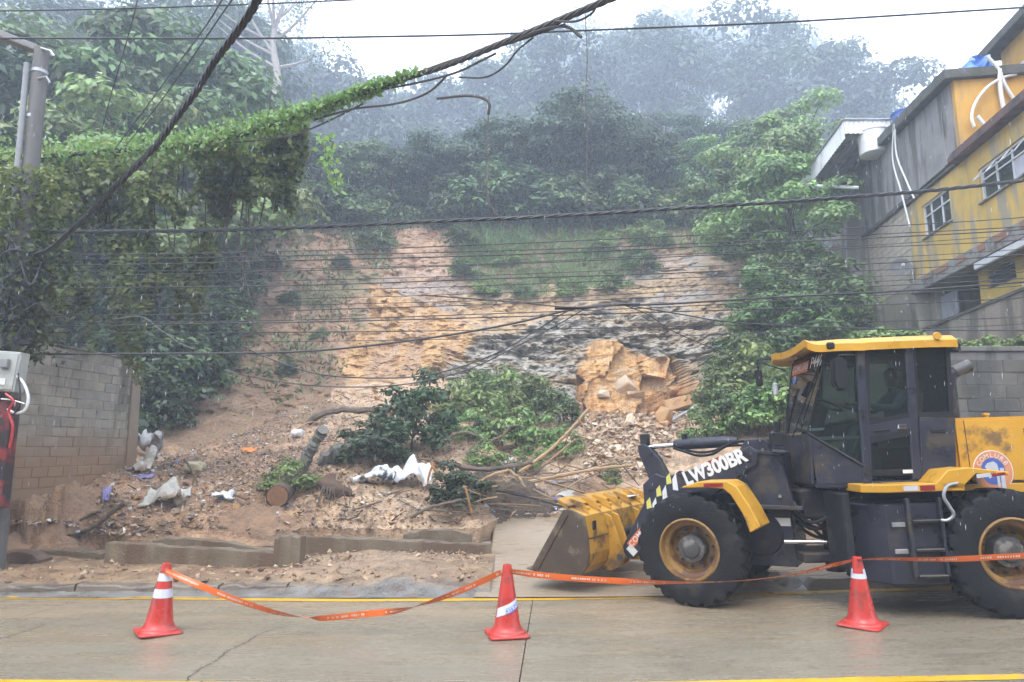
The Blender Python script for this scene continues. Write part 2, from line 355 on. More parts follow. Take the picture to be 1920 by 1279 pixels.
# ================================================================== the hillside (one sheet with real depth)
KN = {
  -900: [(12.6, 0.5), (14.8, 1.5), (21.59, 3.76), (27.94, 8.36), (35.36, 14.26), (48.96, 22.15), (97.6, 48.8), (183.4, 93.9), (310.1, 116.3), (473.3, 93.5)],
     0: [(12.6, 0.45), (15, 1.35), (21.59, 3.18), (27.3, 8.36), (35.36, 14.94), (48.96, 22.15), (93.5, 46.8), (177.5, 93.9), (310.1, 113.0), (473.3, 86.9)],
   250: [(12.35, 0.14), (15, 1.3), (21.59, 2.71), (27.3, 8.36), (35.36, 14.94), (48.96, 22.15), (93.5, 46.8), (177.5, 93.9), (310.1, 113.0), (473.3, 86.9)],
   450: [(12.35, 0.14), (14.6, 1.2), (22.76, 2.83), (28.57, 8.11), (36.72, 14.67), (48.96, 20.79), (97.6, 46.8), (183.4, 87.9), (310.1, 116.3), (473.3, 93.5)],
   525: [(12.35, 0.14), (14.6, 1.2), (22.76, 2.83), (28.57, 8.11), (36.72, 14.67), (48.96, 20.79), (97.6, 46.8), (183.4, 87.9), (310.1, 116.3), (473.3, 93.5)],
   560: [(13.2, 0.4), (14.6, 1.2), (22.76, 2.83), (28.57, 8.11), (36.72, 14.67), (48.96, 20.79), (97.6, 46.8), (183.4, 87.9), (310.1, 116.3), (473.3, 93.5)],
   640: [(13.2, 0.4), (14.4, 1.15), (24.51, 3.76), (30.48, 8.74), (37.4, 14.67), (50.46, 20.11), (105.7, 42.7), (230.7, 87.9), (365.6, 135.9), (489.6, 119.6)],
   900: [(13.25, 0.4), (14.6, 1.0), (24.86, 3.76), (30.73, 8.62), (37.4, 14.53), (48.96, 20.11), (101.7, 42.7), (224.8, 87.9), (359.0, 132.6), (489.6, 119.6)],
   945: [(15.0, 0.52), (16.2, 0.95), (25.09, 3.88), (30.73, 8.62), (37.4, 14.53), (48.96, 20.11), (101.7, 42.7), (218.9, 90.8), (352.5, 135.9), (489.6, 119.6)],
  1090: [(15.0, 0.58), (16.2, 1.1), (24.51, 3.88), (30.48, 8.87), (38.08, 15.07), (48.96, 20.79), (95.6, 44.7), (207.1, 105.7), (326.4, 129.4), (473.3, 106.5)],
  1260: [(15.0, 0.6), (16.2, 1.2), (24.16, 3.88), (30.48, 8.87), (38.08, 15.07), (48.96, 20.79), (95.6, 44.7), (207.1, 107.1), (326.4, 129.4), (473.3, 106.5)],
  1330: [(13.5, 0.3), (15.5, 1.5), (23.34, 4.11), (29.84, 8.74), (38.08, 15.07), (48.96, 20.79), (95.6, 44.7), (207.1, 107.1), (326.4, 129.4), (473.3, 106.5)],
  1500: [(13.4, 0.35), (15.3, 1.9), (22.17, 4.34), (29.21, 8.62), (38.08, 14.53), (48.96, 20.11), (93.5, 41.8), (201.1, 99.8), (326.4, 122.8), (473.3, 103.2)],
  1585: [(13.4, 1.0), (15, 2.5), (18.5, 3.9), (22.5, 5.4), (28.4, 7.0), (43.2, 17.01), (93.5, 38.6), (201.1, 84.9), (326.4, 106.5), (473.3, 86.9)],
  1640: [(13.34, 3.5), (15, 3.9), (18.5, 4.4), (22.5, 5.3), (28.4, 6.8), (43.2, 16.05), (93.5, 35.7), (201.1, 73.0), (326.4, 93.5), (473.3, 77.1)],
  2000: [(13.34, 3.55), (15, 4.0), (18, 4.5), (22, 5.4), (28.35, 8.3), (43.2, 14.13), (93.5, 32.5), (201.1, 67.1), (326.4, 86.9), (473.3, 73.9)],
  2800: [(13.34, 3.55), (15, 4.0), (18, 4.5), (22, 5.4), (28.35, 8.3), (43.2, 13.41), (93.5, 28.5), (201.1, 55.3), (326.4, 70.6), (473.3, 60.8)]}
kp = np.array(sorted(KN)); ka = np.array([KN[k] for k in kp], float)
cols_px = np.concatenate([np.linspace(-900, -60, 50), np.arange(-40, 1960, 4.4), np.linspace(1980, 2800, 50)])
tt = np.concatenate([np.linspace(0, 1, 45, endpoint=False), np.linspace(1, 2, 100, endpoint=False), np.linspace(2, 4, 260, endpoint=False), np.linspace(4, 9, 70)])
KY = np.stack([np.interp(cols_px, kp, ka[:, i, 0]) for i in range(10)], 1); KZ = np.stack([np.interp(cols_px, kp, ka[:, i, 1]) for i in range(10)], 1)
def alongt(A):
    o = np.zeros((len(cols_px), len(tt)))
    for d, w in ((-.3, .2), (-.15, .2), (0, .2), (.15, .2), (.3, .2)):
        q = np.clip(tt + d, 0, 9); i = np.minimum(q.astype(int), 8); f = q - i; o += w * (A[:, i] * (1 - f) + A[:, i + 1] * f)
    return o
HY = alongt(KY); HZ = alongt(KZ); PXg = np.repeat(cols_px[:, None], len(tt), 1); Tg = np.repeat(tt[None, :], len(cols_px), 0)
dep = HY * _c + (HZ - CAMH) * _s; HX = (PXg - CX) / F * dep
yc0 = -HY * _s + (HZ - CAMH) * _c; PYg = CY - F * yc0 / dep                    # where each point shows in the photograph
def inpoly(x, y, P):
    P = np.array(P, float); r = np.zeros(x.shape, bool); j = len(P) - 1
    for i in range(len(P)):
        c = (P[i, 1] > y) != (P[j, 1] > y); xi = (P[j, 0] - P[i, 0]) * (y - P[i, 1]) / (P[j, 1] - P[i, 1] + 1e-9) + P[i, 0]; r ^= c & (x < xi); j = i
    return r
def soft(P, jit, it=2):
    jx = PXg + (fbm(HX * 1.1, HZ * 1.1 + HY * .6, 4) - .5) * jit * 2; jy = PYg + (fbm(HX * 1.1 + 40, HZ * 1.1 + HY * .6 + 9, 4) - .5) * jit * 2
    m = inpoly(jx, jy, P).astype(float)
    for _ in range(it):
        q = m.copy(); q[1:-1, 1:-1] = (m[1:-1, 1:-1] * 2 + m[:-2, 1:-1] + m[2:, 1:-1] + m[1:-1, :-2] + m[1:-1, 2:]) / 6; m = q
    return m
A3 = np.array
c_mudL, c_mudR = A3((.42, .26, .15)), A3((.58, .415, .275)); c_earth = A3((.215, .135, .080)); c_soil = A3((.42, .265, .165)); c_pink = A3((.47, .315, .205))
c_orange = A3((.58, .365, .165)); c_tan = A3((.47, .345, .20)); c_grey = A3((.42, .39, .34)); c_dark = A3((.26, .23, .185)); c_green = A3((.11, .135, .05)); c_wood = A3((.05, .055, .028))
nA = fbm(HX * .7, HZ * .7 + HY * .5, 5); nB = fbm(HX * 2.6, (HZ + HY * .6) * 2.6, 5, .6); nS = fbm(HX * .35, HZ * 2.2 + HX * .12, 5, .6); nV = fbm(HX * 2.4, HZ * .35, 4)
col = np.zeros(PXg.shape + (3,)); 
def lay(c, m):
    global col
    m = np.clip(m, 0, 1)[..., None]; col = col * (1 - m) + c * m
lay(c_wood, np.ones(PXg.shape)); lay(c_earth, np.clip((nA - .5) * 5, 0, .5))
cliff = np.clip((Tg - 1.75) * 4, 0, 1) * np.clip((4.15 - Tg) * 5, 0, 1)
lay(c_earth, cliff * (PXg < 1400)); lay(c_green * .8, cliff * (PXg >= 1400))
wm = np.clip((PXg - 480) / 200, 0, 1)[..., None]; bank = np.clip((2.15 - Tg) * 5, 0, 1); mudc = c_mudL * (1 - wm) + c_mudR * wm
lay(mudc, bank); lay(mudc * .55, bank * np.clip((nB - .56) * 9, 0, .8)); lay(mudc * 1.3, bank * np.clip((.42 - nB) * 9, 0, .6)); lay(c_earth * .6, bank * np.clip((nA - .58) * 8, 0, .8) * (PXg < 640))
P_left = [(240, 840), (420, 640), (545, 600), (650, 720), (640, 760), (500, 830)]
m_left = soft(P_left, 40); lay(c_earth * 1.25, m_left); lay(c_soil * .8, m_left * np.clip((nB - .5) * 6, 0, .7)); lay(c_green, m_left * np.clip((nB - .58) * 8, 0, .35))
P_up = [(520, 445), (640, 436), (700, 470), (745, 520), (700, 600), (650, 700), (560, 640), (520, 540)]
m_up = soft(P_up, 34); lay(c_soil * 1.0, m_up); lay(c_green * 1.15, m_up * np.clip((fbm(HX * .9, HZ * 1.2, 5) - .55) * 10, 0, .6))
P_gul = [(735, 425), (862, 425), (850, 500), (885, 560), (870, 600), (740, 610), (690, 600), (700, 540), (740, 500)]
m_gul = soft(P_gul, 16); lay(c_pink, m_gul); lay(c_soil * 1.1, m_gul * np.clip((nV - .5) * 6, 0, .8)); lay(A3((.36, .34, .33)), m_gul * np.clip((PYg - 490) / 60, 0, 1) * np.clip((nS - .45) * 7, 0, .7))
P_tan = [(850, 560), (1000, 545), (1180, 520), (1200, 440), (1335, 425), (1400, 560), (1350, 700), (1080, 640), (890, 640)]
m_tan = soft(P_tan, 20); lay(c_tan, m_tan); lay(c_orange * 1.05, m_tan * np.clip((nA - .5) * 7, 0, .7) * (PXg < 1090)); lay(A3((.36, .35, .345)), m_tan * np.clip((nA - .44) * 6, 0, .8) * np.clip((PXg - 1020) / 90, .15, 1)); lay(A3((.52, .38, .27)), m_tan * np.clip((nV - .55) * 8, 0, .7))
P_gry = [(790, 690), (880, 640), (960, 628), (1090, 585), (1240, 590), (1350, 600), (1350, 730), (1320, 720), (1290, 688), (1190, 652), (1110, 636), (1083, 690), (1083, 770), (880, 730)]
m_gry = soft(P_gry, 12); lay(c_grey, m_gry); lay(c_tan * .85, m_gry * np.clip((nS - .52) * 8, 0, .8)); lay(c_dark, m_gry * np.clip((.40 - nS) * 10, 0, .6)); lay(c_green * .7, m_gry * np.clip((nB - .6) * 8, 0, .6))
P_ora = [(690, 540), (740, 545), (800, 570), (880, 615), (892, 640), (840, 690), (760, 705), (660, 720), (636, 690), (660, 630), (700, 600)]
m_ora = soft(P_ora, 14); lay(c_orange, m_ora); lay(c_pink * .95, m_ora * np.clip((nV - .48) * 7, 0, .8)); lay(A3((.40, .21, .08)), m_ora * np.clip((nB - .60) * 9, 0, .7))
P_grs = [(860, 450), (1000, 432), (1190, 428), (1210, 500), (1160, 545), (1000, 560), (905, 555), (862, 500)]
m_grs = soft(P_grs, 45); lay(c_green * 1.1, m_grs * np.clip((nB - .40) * 5, 0, .8))
P_red = [(1170, 400), (1235, 400), (1230, 470), (1165, 460)]; lay(c_soil, soft(P_red, 14))
P_fre = [(1083, 775), (1084, 690), (1108, 642), (1150, 640), (1190, 656), (1235, 672), (1262, 668), (1292, 692), (1322, 735), (1318, 765), (1200, 790)]
m_fre = soft(P_fre, 4, 1); lay(A3((.70, .42, .17)), m_fre); lay(A3((.72, .56, .38)), m_fre * np.clip((nB - .53) * 9, 0, .6)); lay(A3((.46, .23, .08)), m_fre * np.clip((.44 - nA) * 10, 0, .8)); lay(A3((.50, .20, .06)), m_fre * np.clip((nV - .58) * 10, 0, .7))
P_scr = [(1085, 765), (1310, 765), (1290, 800), (1250, 850), (1220, 905), (1130, 905), (1085, 850)]
m_scr = soft(P_scr, 14); lay(A3((.55, .39, .26)), m_scr); lay(A3((.42, .26, .145)), m_scr * np.clip((nB - .52) * 8, 0, .8))
P_chute = [(600, 745), (660, 715), (830, 700), (860, 740), (840, 770), (700, 770)]; lay(c_mudR * 1.05, soft(P_chute, 14) * .9)
# relief: rock ledges, soil rills, blocky fresh break
dY = np.zeros(PXg.shape); dZ = np.zeros(PXg.shape)
amp = cliff * 0.9 + bank * .12 + np.clip(Tg - 4, 0, 1) * 1.5
dY += amp * (nA - .5) * 1.3 + cliff * .55 * (nB - .5)
led = np.abs(((HZ * 1.15 + HX * .10 + 2.2 * nA) % 1.0) - .5) * 2
dY += (m_gry * .16 + m_tan * .06) * (led - .5) + (m_gry * .35 + m_tan * .16 + m_ora * .2) * (nS - .5) * 1.6 + m_gry * .8 * (nB - .5)
dY += (m_gul + m_ora + m_up) * .9 * (nV - .5)
sd = RS.rand(46, 2) * A3((300, 190)) + A3((1050, 600)); of = RS.rand(46) * 1.1; tl = (RS.rand(46, 2) - .5) * .012
k = np.zeros(PXg.shape, int)
for i in range(len(cols_px)): k[i] = ((PXg[i][:, None] - sd[:, 0]) ** 2 + ((PYg[i][:, None] - sd[:, 1]) * 1.15) ** 2).argmin(-1)
rk_ = RS.rand(900, 2) * A3((36, 13)) + A3((-16, 3)); ro_ = RS.rand(900) - .5; rt_ = (RS.rand(900, 2) - .5) * .55; k2 = np.zeros(PXg.shape, int)
wx_ = HX + .6 * (nB - .5); wz_ = HZ + .5 * (nA - .5) + .12 * HX
for i in range(len(cols_px)):
    if 500 < cols_px[i] < 1420: k2[i] = (((wx_[i][:, None] - rk_[:, 0]) * .8) ** 2 + ((wz_[i][:, None] - rk_[:, 1]) * 1.15) ** 2).argmin(-1)
blk = .42 * ro_[k2] + rt_[k2, 0] * (wx_ - rk_[k2, 0]) * .5 + rt_[k2, 1] * (wz_ - rk_[k2, 1])
dY += blk * (m_gry * .85 + m_tan * .55 + m_ora * .45 + m_gul * .25)
dY = dY * (1 - m_fre) + m_fre * ((26.6 - HY) * .8 + .8 * (of[k] - .5) + tl[k, 0] * (PXg - sd[k, 0]) + tl[k, 1] * (PYg - sd[k, 1]) + .22 * (nB - .5))
dZ += bank * (.42 * (fbm(HX * .9, HY * .9, 5, .58) - .5) + .22 * (fbm(HX * 4.2, HY * 4.2, 4, .62) - .5)) * np.clip(Tg * 3, .25, 1) + m_scr * .35 * (fbm(HX * 3, HY * 3, 4, .6) - .5)
dZ += bank * .55 * np.exp(-((PXg - 150) / 130) ** 2) * np.exp(-((HY - 13.3) / .7) ** 2) * (nB * 1.3)
HP = np.stack([HX, HY + dY, HZ + dZ], -1)
HP[:, -1, 2] -= 30; HP[:, 0, 2] -= np.where(cols_px < 1600, .6, 3.6)
def hillmat():
    N = NT('hillside_earth'); co = N.new('TexCoord').outputs['Object']; p = N.new('BsdfPrincipled'); N.l(p.outputs[0], N.o.inputs[0]); at = N.new('Attribute', attribute_name='Col')
    a = N.noise(N.scale(co, (1, 1, 1.3)), 1.3, 9, .68); b_ = N.noise(N.scale(co, (2.4, 2.4, .5)), 4.5, 7, .62); c = N.noise(co, 22, 5, .65)
    col_ = N.mix(1, at.outputs[0], N.mix(N.ramp(a, .34, .64), (.60, .585, .57), (.99, .98, .95)), 'MULTIPLY'); col_ = N.mix(1, col_, N.mix(N.ramp(b_, .36, .62), (.78, .76, .74), (1.14, 1.13, 1.11)), 'MULTIPLY'); col_ = N.mix(1, col_, N.mix(N.ramp(c, .36, .62), (.74, .72, .70), (1.15, 1.14, 1.13)), 'MULTIPLY')
    N.l(col_, p.inputs['Base Color']); mr = N.new('MapRange'); mr.inputs[3].default_value = .35; mr.inputs[4].default_value = .85; N.l(a, mr.inputs[0]); N.l(mr.outputs[0], p.inputs['Roughness'])
    s1 = N.new('Math', operation='MULTIPLY_ADD'); N.l(a, s1.inputs[0]); s1.inputs[1].default_value = 1.6; N.l(c, s1.inputs[2]); s2 = N.new('Math', operation='ADD'); N.l(s1.outputs[0], s2.inputs[0]); N.l(b_, s2.inputs[1])
    bp_ = N.new('Bump'); bp_.inputs['Strength'].default_value = .9; bp_.inputs['Distance'].default_value = .07; N.l(s2.outputs[0], bp_.inputs['Height']); N.l(bp_.outputs[0], p.inputs['Normal']); return N.m
m_hill = hillmat()
tag(link('hillside', grid('hillside', HP, col, smooth=False), m_hill), 'landslide scar of orange soil and grey rock under the wooded hill', kind='structure')
zc_ = HP[..., 1] * _c + (HP[..., 2] - CAMH) * _s; PYf = CY - F * (-HP[..., 1] * _s + (HP[..., 2] - CAMH) * _c) / zc_; PXf = CX + F * HP[..., 0] / zc_
def hill(px, py):
    """first point of the hillside under this direction"""
    i = int(np.abs(cols_px - px).argmin()); a = PYf[i]; j = int(np.argmax(a <= py)) if (a <= py).any() else len(a) - 3
    p = HP[i, j]; return Vector((float(p[0]), float(p[1]), float(p[2])))
def hillY(px, Y):
    i = int(np.abs(cols_px - px).argmin()); j = int(np.abs(HP[i, :, 1] - Y).argmin()); p = HP[i, j]; return Vector((float(p[0]), float(p[1]), float(p[2])))
_bx = HP[:, :150].reshape(-1, 3)
def bankz(x, y):
    d = (_bx[:, 0] - x) ** 2 + (_bx[:, 1] - y) ** 2; return float(_bx[d.argmin(), 2])
# ================================================================== walls
def frame_M(p0, d):
    n = math.hypot(*d); t = Vector((d[0] / n, d[1] / n, 0)); o = Vector((-t.y, t.x, 0))
    return Matrix(((t.x, o.x, 0, p0[0]), (t.y, o.y, 0, p0[1]), (0, 0, 1, 0), (0, 0, 0, 1)))
def sz(M, px, py, off=0.0):
    """photo direction -> (s, z) on the plane o=off of frame M"""
    I = M.inverted(); d = I.to_3x3() @ ray(px, py); o = I @ CO; t = (off - o.y) / d.y; q = o + d * t; return q.x, q.z
_blk = {}
def blockmesh(bw, bh, bd):
    k = (bw, bh, bd)
    if k not in _blk:
        _blk[k] = []
        for i in range(3):
            b = MB(); r = random.Random(i); a = (-bw / 2 + .006, 0, -bh / 2 + .006); c = (bw / 2 - .006, bd, bh / 2 - .006)
            b.box(a, c); b.v = [p + Vector((r.uniform(-.004, .004), r.uniform(-.004, .004), r.uniform(-.004, .004))) for p in b.v]
            o = b.build('block', None, None, bev=.006); _blk[k].append(o.data); bpy.data.objects.remove(o)
    return _blk[k]
def blockwall(parent, M, s0, s1, z0, z1, bw, bh, side, mats, name='block', keep=None, bd=.05, proud=.012, seed=1):
    """courses of blocks standing proud of the mortar body; side=+1/-1: which way the face looks along o"""
    r = random.Random(seed); me = []
    for q in blockmesh(bw, bh, bd):
        for mm in mats:
            c = q.copy(); c.materials.append(mm); me.append(c)
    row = 0; z = z0
    while z + bh <= z1 + 1e-6:
        s = s0 - (bw / 2 if row % 2 else 0)
        while s < s1 - .02:
            a, b = max(s, s0), min(s + bw, s1)
            if b - a > .08 and (keep is None or keep((a + b) / 2, z + bh / 2)):
                pr = proud + r.uniform(-.009, .007); L = Matrix.Translation(((a + b) / 2, side * (pr - bd), z + bh / 2)) @ Matrix.Rotation(0 if side > 0 else math.pi, 4, 'Z') @ Matrix.Diagonal(((b - a) / bw, 1, 1, 1))
                link(name, r.choice(me), None, parent, M @ L)
            s += bw
        z += bh; row += 1
m_cblockA = mat('grey_block_a', (0.44, 0.40, 0.33), 0.75, 0.35, 5, 0.5, 60, stain=(.16, .14, .11), stain_amt=.38, stain_scale=1.5, streak=True, world=True, lowmud=(2.15, .45, (.25, .155, .085)))
m_cblockB = mat('grey_block_b', (0.37, 0.34, 0.285), 0.75, 0.35, 5, 0.5, 60, stain=(.14, .125, .10), stain_amt=.4, stain_scale=1.5, streak=True, world=True, lowmud=(2.15, .45, (.24, .15, .085)))
m_mortar = mat('mortar_grey', (0.46, 0.42, 0.35), 0.85, 0.3, 4, 0.5, 50, stain=(.10, .09, .07), stain_amt=.5, stain_scale=1.4, streak=True, world=True, lowmud=(2.15, .45, (.26, .165, .09)))
MBW = frame_M((-9.0, 16), (.11, 1))
bw_ = empty('block_wall', MBW @ Vector((-2, 0, 0)), 'grey concrete block wall with mud-stained foot at the left', 'wall')
LW = Matrix.Translation(-Vector(bw_.location))
b = MB(LW @ MBW); b.box((-9, -0.0, -.4), (.12, .22, 4.02)); b.build('mortar', m_mortar, bw_, bev=.01)
b = MB(LW @ MBW); b.prism([(.10, -.4), (.52, -.4), (.36, 3.93), (.06, 4.02)], -.05, .27); b.build('end_pillar', mat('pillar_concrete', (.33, .27, .20), .8, .3, 4, .5, 40, stain=(.2, .12, .07), stain_amt=.45, stain_scale=1.2, streak=True, world=True, lowmud=(2.2, .6, (.24, .15, .085))), bw_, bev=.015)
blockwall(bw_, LW @ MBW, -7.2, .08, 1.2, 4.0, .40, .20, -1, [m_cblockA, m_cblockB], seed=3)
b = MB(LW @ MBW); b.box((-9, -.03, 4.025), (.10, .25, 4.06)); b.build('capping', m_mortar, bw_, bev=.01)

m_rblk = mat('dark_block', (0.125, 0.112, 0.093), 0.7, 0.35, 5, 0.5, 50, stain=(.055, .055, .045), stain_amt=.62, stain_scale=1.3, streak=True, world=True)
m_rblk2 = mat('dark_block_b', (0.15, 0.135, 0.115), 0.7, 0.35, 5, 0.5, 50, stain=(.06, .06, .05), stain_amt=.5, stain_scale=1.3, streak=True, world=True)
m_rmor = mat('dark_mortar', (0.17, 0.165, 0.15), 0.8, 0.3, 4, 0.5, 50, stain=(.05, .05, .045), stain_amt=.5, streak=True, world=True)
MRW = frame_M((5.9, 13.0), (1, 0.0))
rw = empty('retaining_wall', (5.9, 13, 0), 'dark stained block retaining wall behind the loader', 'wall'); RL = Matrix.Translation(-Vector(rw.location)) @ MRW
b = MB(RL); b.box((0, 0, -.3), (24, .3, 3.80)); b.build('mortar', m_rmor, rw, bev=.01)
blockwall(rw, RL, 0, 6.0, .9, 3.65, .50, .25, -1, [m_rblk, m_rblk2], seed=5)
b = MB(RL); b.box((-.02, -.05, 3.803), (24, .34, 3.90)); b.build('coping', m_rmor, rw, bev=.015)
b = MB(RL); b.tube([(4.02, -.10, .2), (4.02, -.10, 3.6)], .055, 10); b.build('drain_pipe', mat('rusty_pipe', (.30, .17, .10), .6, .3, 8, .3, stain=(.12, .07, .045), stain_amt=.5), rw, smooth=True)
b = MB(RL); b.box((3.86, -.17, 2.9), (4.18, -.013, 2.94)); b.box((3.86, -.17, 1.7), (4.18, -.013, 1.74)); b.build('pipe_clamp', m_rmor, rw)

# ---- low broken retaining walls along the mud bank
m_lowwall = mat('muddy_concrete', (0.215, 0.165, 0.105), 0.5, 0.3, 2.5, 0.5, 30, stain=(.13, .085, .05), stain_amt=.5, stain_scale=1.1, streak=True, world=True, bdist=.03)
m_lowdark = mat('muddy_concrete_dark', (0.17, 0.105, 0.065), 0.5, 0.3, 2.5, 0.6, 30, stain=(.09, .055, .035), stain_amt=.5, stain_scale=2, world=True, bdist=.03)
def lowwall(name, pts_top, pts_bot, th, m, label, seed=0, zb=None):
    """concrete wall from its top and foot outlines in the photograph; the foot stands on the pavement"""
    r = random.Random(seed); foot = [onz(*p, .08) for p in pts_bot]; d = (foot[-1] - foot[0]); L = d.length; Mx = frame_M((foot[0].x, foot[0].y), (d.x, d.y))
    top = [sz(Mx, *p) for p in pts_top]; n = max(8, int(L / .12)); xs_ = [L * i / n for i in range(n + 1)]
    tx, tz = [a for a, _ in top], [z for _, z in top]; bz = [p.z for p in foot]
    root_loc = Mx @ Vector((0, 0, 0)); vs = []; V = []
    for i, s in enumerate(xs_):
        zt = float(np.interp(s, tx, tz)) + r.uniform(-.018, .012); k = r.uniform(-.008, .008)
        V += [(s, -th / 2 + k, -.25), (s, -th / 2 + k + .01, zt - .02), (s, -th / 2 + .02, zt), (s, th / 2 - .02, zt + r.uniform(-.02, .01)), (s, th / 2, -.25)]
    Fc = [[i * 5 + j, i * 5 + j + 1, i * 5 + j + 6, i * 5 + j + 5] for i in range(n) for j in range(4)] + [[0, 4, 3, 2, 1], [n * 5 + j for j in range(5)]]
    w = MB(); w.add(V, Fc); o = w.build(name, m); o.matrix_world = Mx; tag(o, label, 'wall', 'broken concrete walls along the mud bank'); return o
lowwall('low_wall', [(203, 1014), (300, 1019), (344, 1023), (430, 1028), (520, 1033)], [(203, 1058), (520, 1066)], .22, m_lowwall, 'muddy concrete low wall behind the striped cone', 1)
lowwall('low_wall', [(518, 1012), (530, 1004), (545, 1001), (566, 1004)], [(517, 1066), (566, 1067)], .24, m_lowwall, 'short upright concrete block between two low wall pieces', 2)
lowwall('low_wall', [(567, 1003), (650, 1006), (760, 1012), (860, 1017), (921, 1018)], [(567, 1046), (921, 1042)], .24, m_lowwall, 'long concrete low wall ending at the pale ramp', 3)
lowwall('low_wall', [(288, 1010), (330, 1006), (420, 1014), (520, 1030)], [(288, 1050), (520, 1058)], .16, m_lowwall, 'thin upper ledge of concrete above the muddy low wall', 4)
lowwall('low_wall', [(755, 1002), (790, 992), (850, 990), (885, 1003)], [(755, 1038), (885, 1036)], .18, m_lowwall, 'slanting concrete slab showing above the long low wall', 5)
lowwall('low_wall', [(-140, 1034), (0, 1034), (50, 1031), (80, 1040), (86, 1046)], [(-140, 1060), (86, 1057)], .4, m_lowdark, 'dark mud-soaked kerb block at the left edge', 6)
lowwall('low_wall', [(86, 1026), (130, 1029), (202, 1034)], [(86, 1044), (202, 1050)], .3, m_lowwall, 'mud-buried ledge left of the low wall', 7)

# ================================================================== the leaning pole at the left
m_pole = mat('pole_concrete', (0.15, 0.14, 0.13), .7, .3, 5, .4, 50, stain=(.10, .09, .08), stain_amt=.45, stain_scale=2, streak=True)
m_galv = mat('galvanised', (0.42, 0.43, 0.44), .4, .25, 8, .15, 40, metal=.6)
m_black = mat('black_rubber', (0.02, 0.02, 0.022), .6, .3, 8, .15, 60, spec=.2)
m_cable = mat('black_cable', (0.03, 0.03, 0.034), .5, .3, 6, .2, 80)
PB = Vector((-8.05, 11.0, 0.05)); PT = Vector((-8.26, 11.05, 8.9))
po = empty('utility_pole', PB, 'concrete utility pole with crossarm wrapped in vines at left', 'pole')
L0 = Matrix.Translation(-PB)
b = MB(L0); b.tube([PB + (PT - PB) * (i / 8) for i in range(9)], [.165 - .006 * i for i in range(9)], 14); b.build('shaft', m_pole, po, smooth=True)
b = MB(L0); b.tube([PB + Vector((-.16, -.16, 3.6)), PT + Vector((-.14, -.12, -.35))], .05, 10); b.build('conduit', mat('grey_conduit', (.26, .26, .26), .6, .2, 6, .1), po, smooth=True)
b = MB(L0); b.box((-.08, -1.5, -.06), (.08, .35, .06), Matrix.Translation(PT + Vector((-.25, 0, .05))) @ Matrix.Rotation(R(-38), 4, 'Z')); b.build('crossarm', mat('grey_wood', (.33, .31, .29), .8, .3, 6, .4), po, bev=.01)
for z in (-.45, -1.3):
    b = MB(L0); b.lathe([(.12, -.03), (.135, -.03), (.135, .03), (.12, .03)], 14, Matrix.Translation(PT + Vector((0.0, 0, z))), closed=True); b.build('clamp', m_galv, po, smooth=True)
for q in ([(.05, -.1, -.05), (.22, -.1, -.1), (.3, -.1, -.2)], [(.05, -.1, -.62), (.22, -.12, -.6), (.28, -.1, -.7)]):
    b = MB(L0); b.tube([PT + Vector(v) for v in q], .02, 6); b.build('hook', m_galv, po, smooth=True)
r = random.Random(4)
b = MB(L0)
for i in range(26):
    a = r.uniform(0, 6.28); z0 = r.uniform(3.6, 5.2); q = [PB + Vector((math.cos(a + k) * r.uniform(.2, .42), -abs(math.sin(a + k)) * r.uniform(.2, .4), z0 + k * r.uniform(-.25, .25))) for k in range(5)]
    b.tube(smoothpath(q, 5), r.uniform(.008, .018), 5)
b.build('cable_tangle', m_cable, po, smooth=True)
b = MB(L0); b.box((-.02, -.42, 1.0), (.30, -.19, 2.70), Matrix.Translation(PB)); b.box((-.3, -.40, 1.9), (.0, -.2, 3.2), Matrix.Translation(PB)); b.build('cabinet', mat('dark_red_cabinet', (.045, .03, .03), .5, .4, 5, .2, stain=(.25, .03, .03), stain_amt=.42, stain_scale=3), po, bev=.015)
# the meter box, its little camera arm and loops of wire
mbx = empty('meter_box', ony(12, 735, 10.55), 'light grey meter box strapped to the pole at left edge', 'meter box'); p0 = Vector(mbx.location)
tl = Mrot((0, 0, 0), 0, 4, 0)
m_box = mat('pale_grey_box', (.46, .47, .43), .45, .2, 5, .1, stain=(.25, .22, .17), stain_amt=.25)
b = MB(); b.box((-.33, -.12, 0), (.20, .10, .62)); b.build('body', m_box, mbx, bev=.012, M=tl)
b = MB(); b.box((-.30, -.135, .03), (.175, -.121, .59)); b.build('door', m_box, mbx, bev=.004, M=tl)
b = MB(); b.box((-.05, -.21, .36), (.08, -.136, .50)); b.build('reader_window', mat('box_grey', (.30, .30, .30), .4, .2, 6, .1), mbx, bev=.01, M=tl)
b = MB(); b.box((-.07, -.145, .10), (.06, -.1365, .20)); b.build('plate', mat('white_label', (.75, .75, .72), .4, .1, 6, 0), mbx, M=tl)
b = MB(); b.tube([(.16, 0, .62), (.22, -.05, .66), (.30, -.08, .73)], .022, 8); b.box((.26, -.14, .69), (.44, -.05, .76), Mrot((0, 0, 0), 0, -9, 0)); b.build('lamp_arm', m_black, mbx, bev=.006, M=tl)
def wireloop(pts, y, rad, m, name, label, group='wires round the meter box'):
    b = MB(); P = smoothpath([ony(px, py, y) for px, py in pts], 8); o0 = P[0].copy(); b.M = Matrix.Translation(-o0); b.tube(P, rad, 6); o = b.build(name, m, smooth=True); o.location = o0
    return tag(o, label, 'wire', group)
m_whitep = mat('white_plastic', (.78, .78, .76), .4, .1, 6, .05)
m_redp = mat('red_plastic', (.5, .03, .035), .4, .2, 6, .1)
wireloop([(32, 705), (45, 720), (53, 745), (47, 768), (30, 775), (14, 768)], 10.45, .022, m_whitep, 'wire_loop', 'thick white wire loop hanging below the meter box')
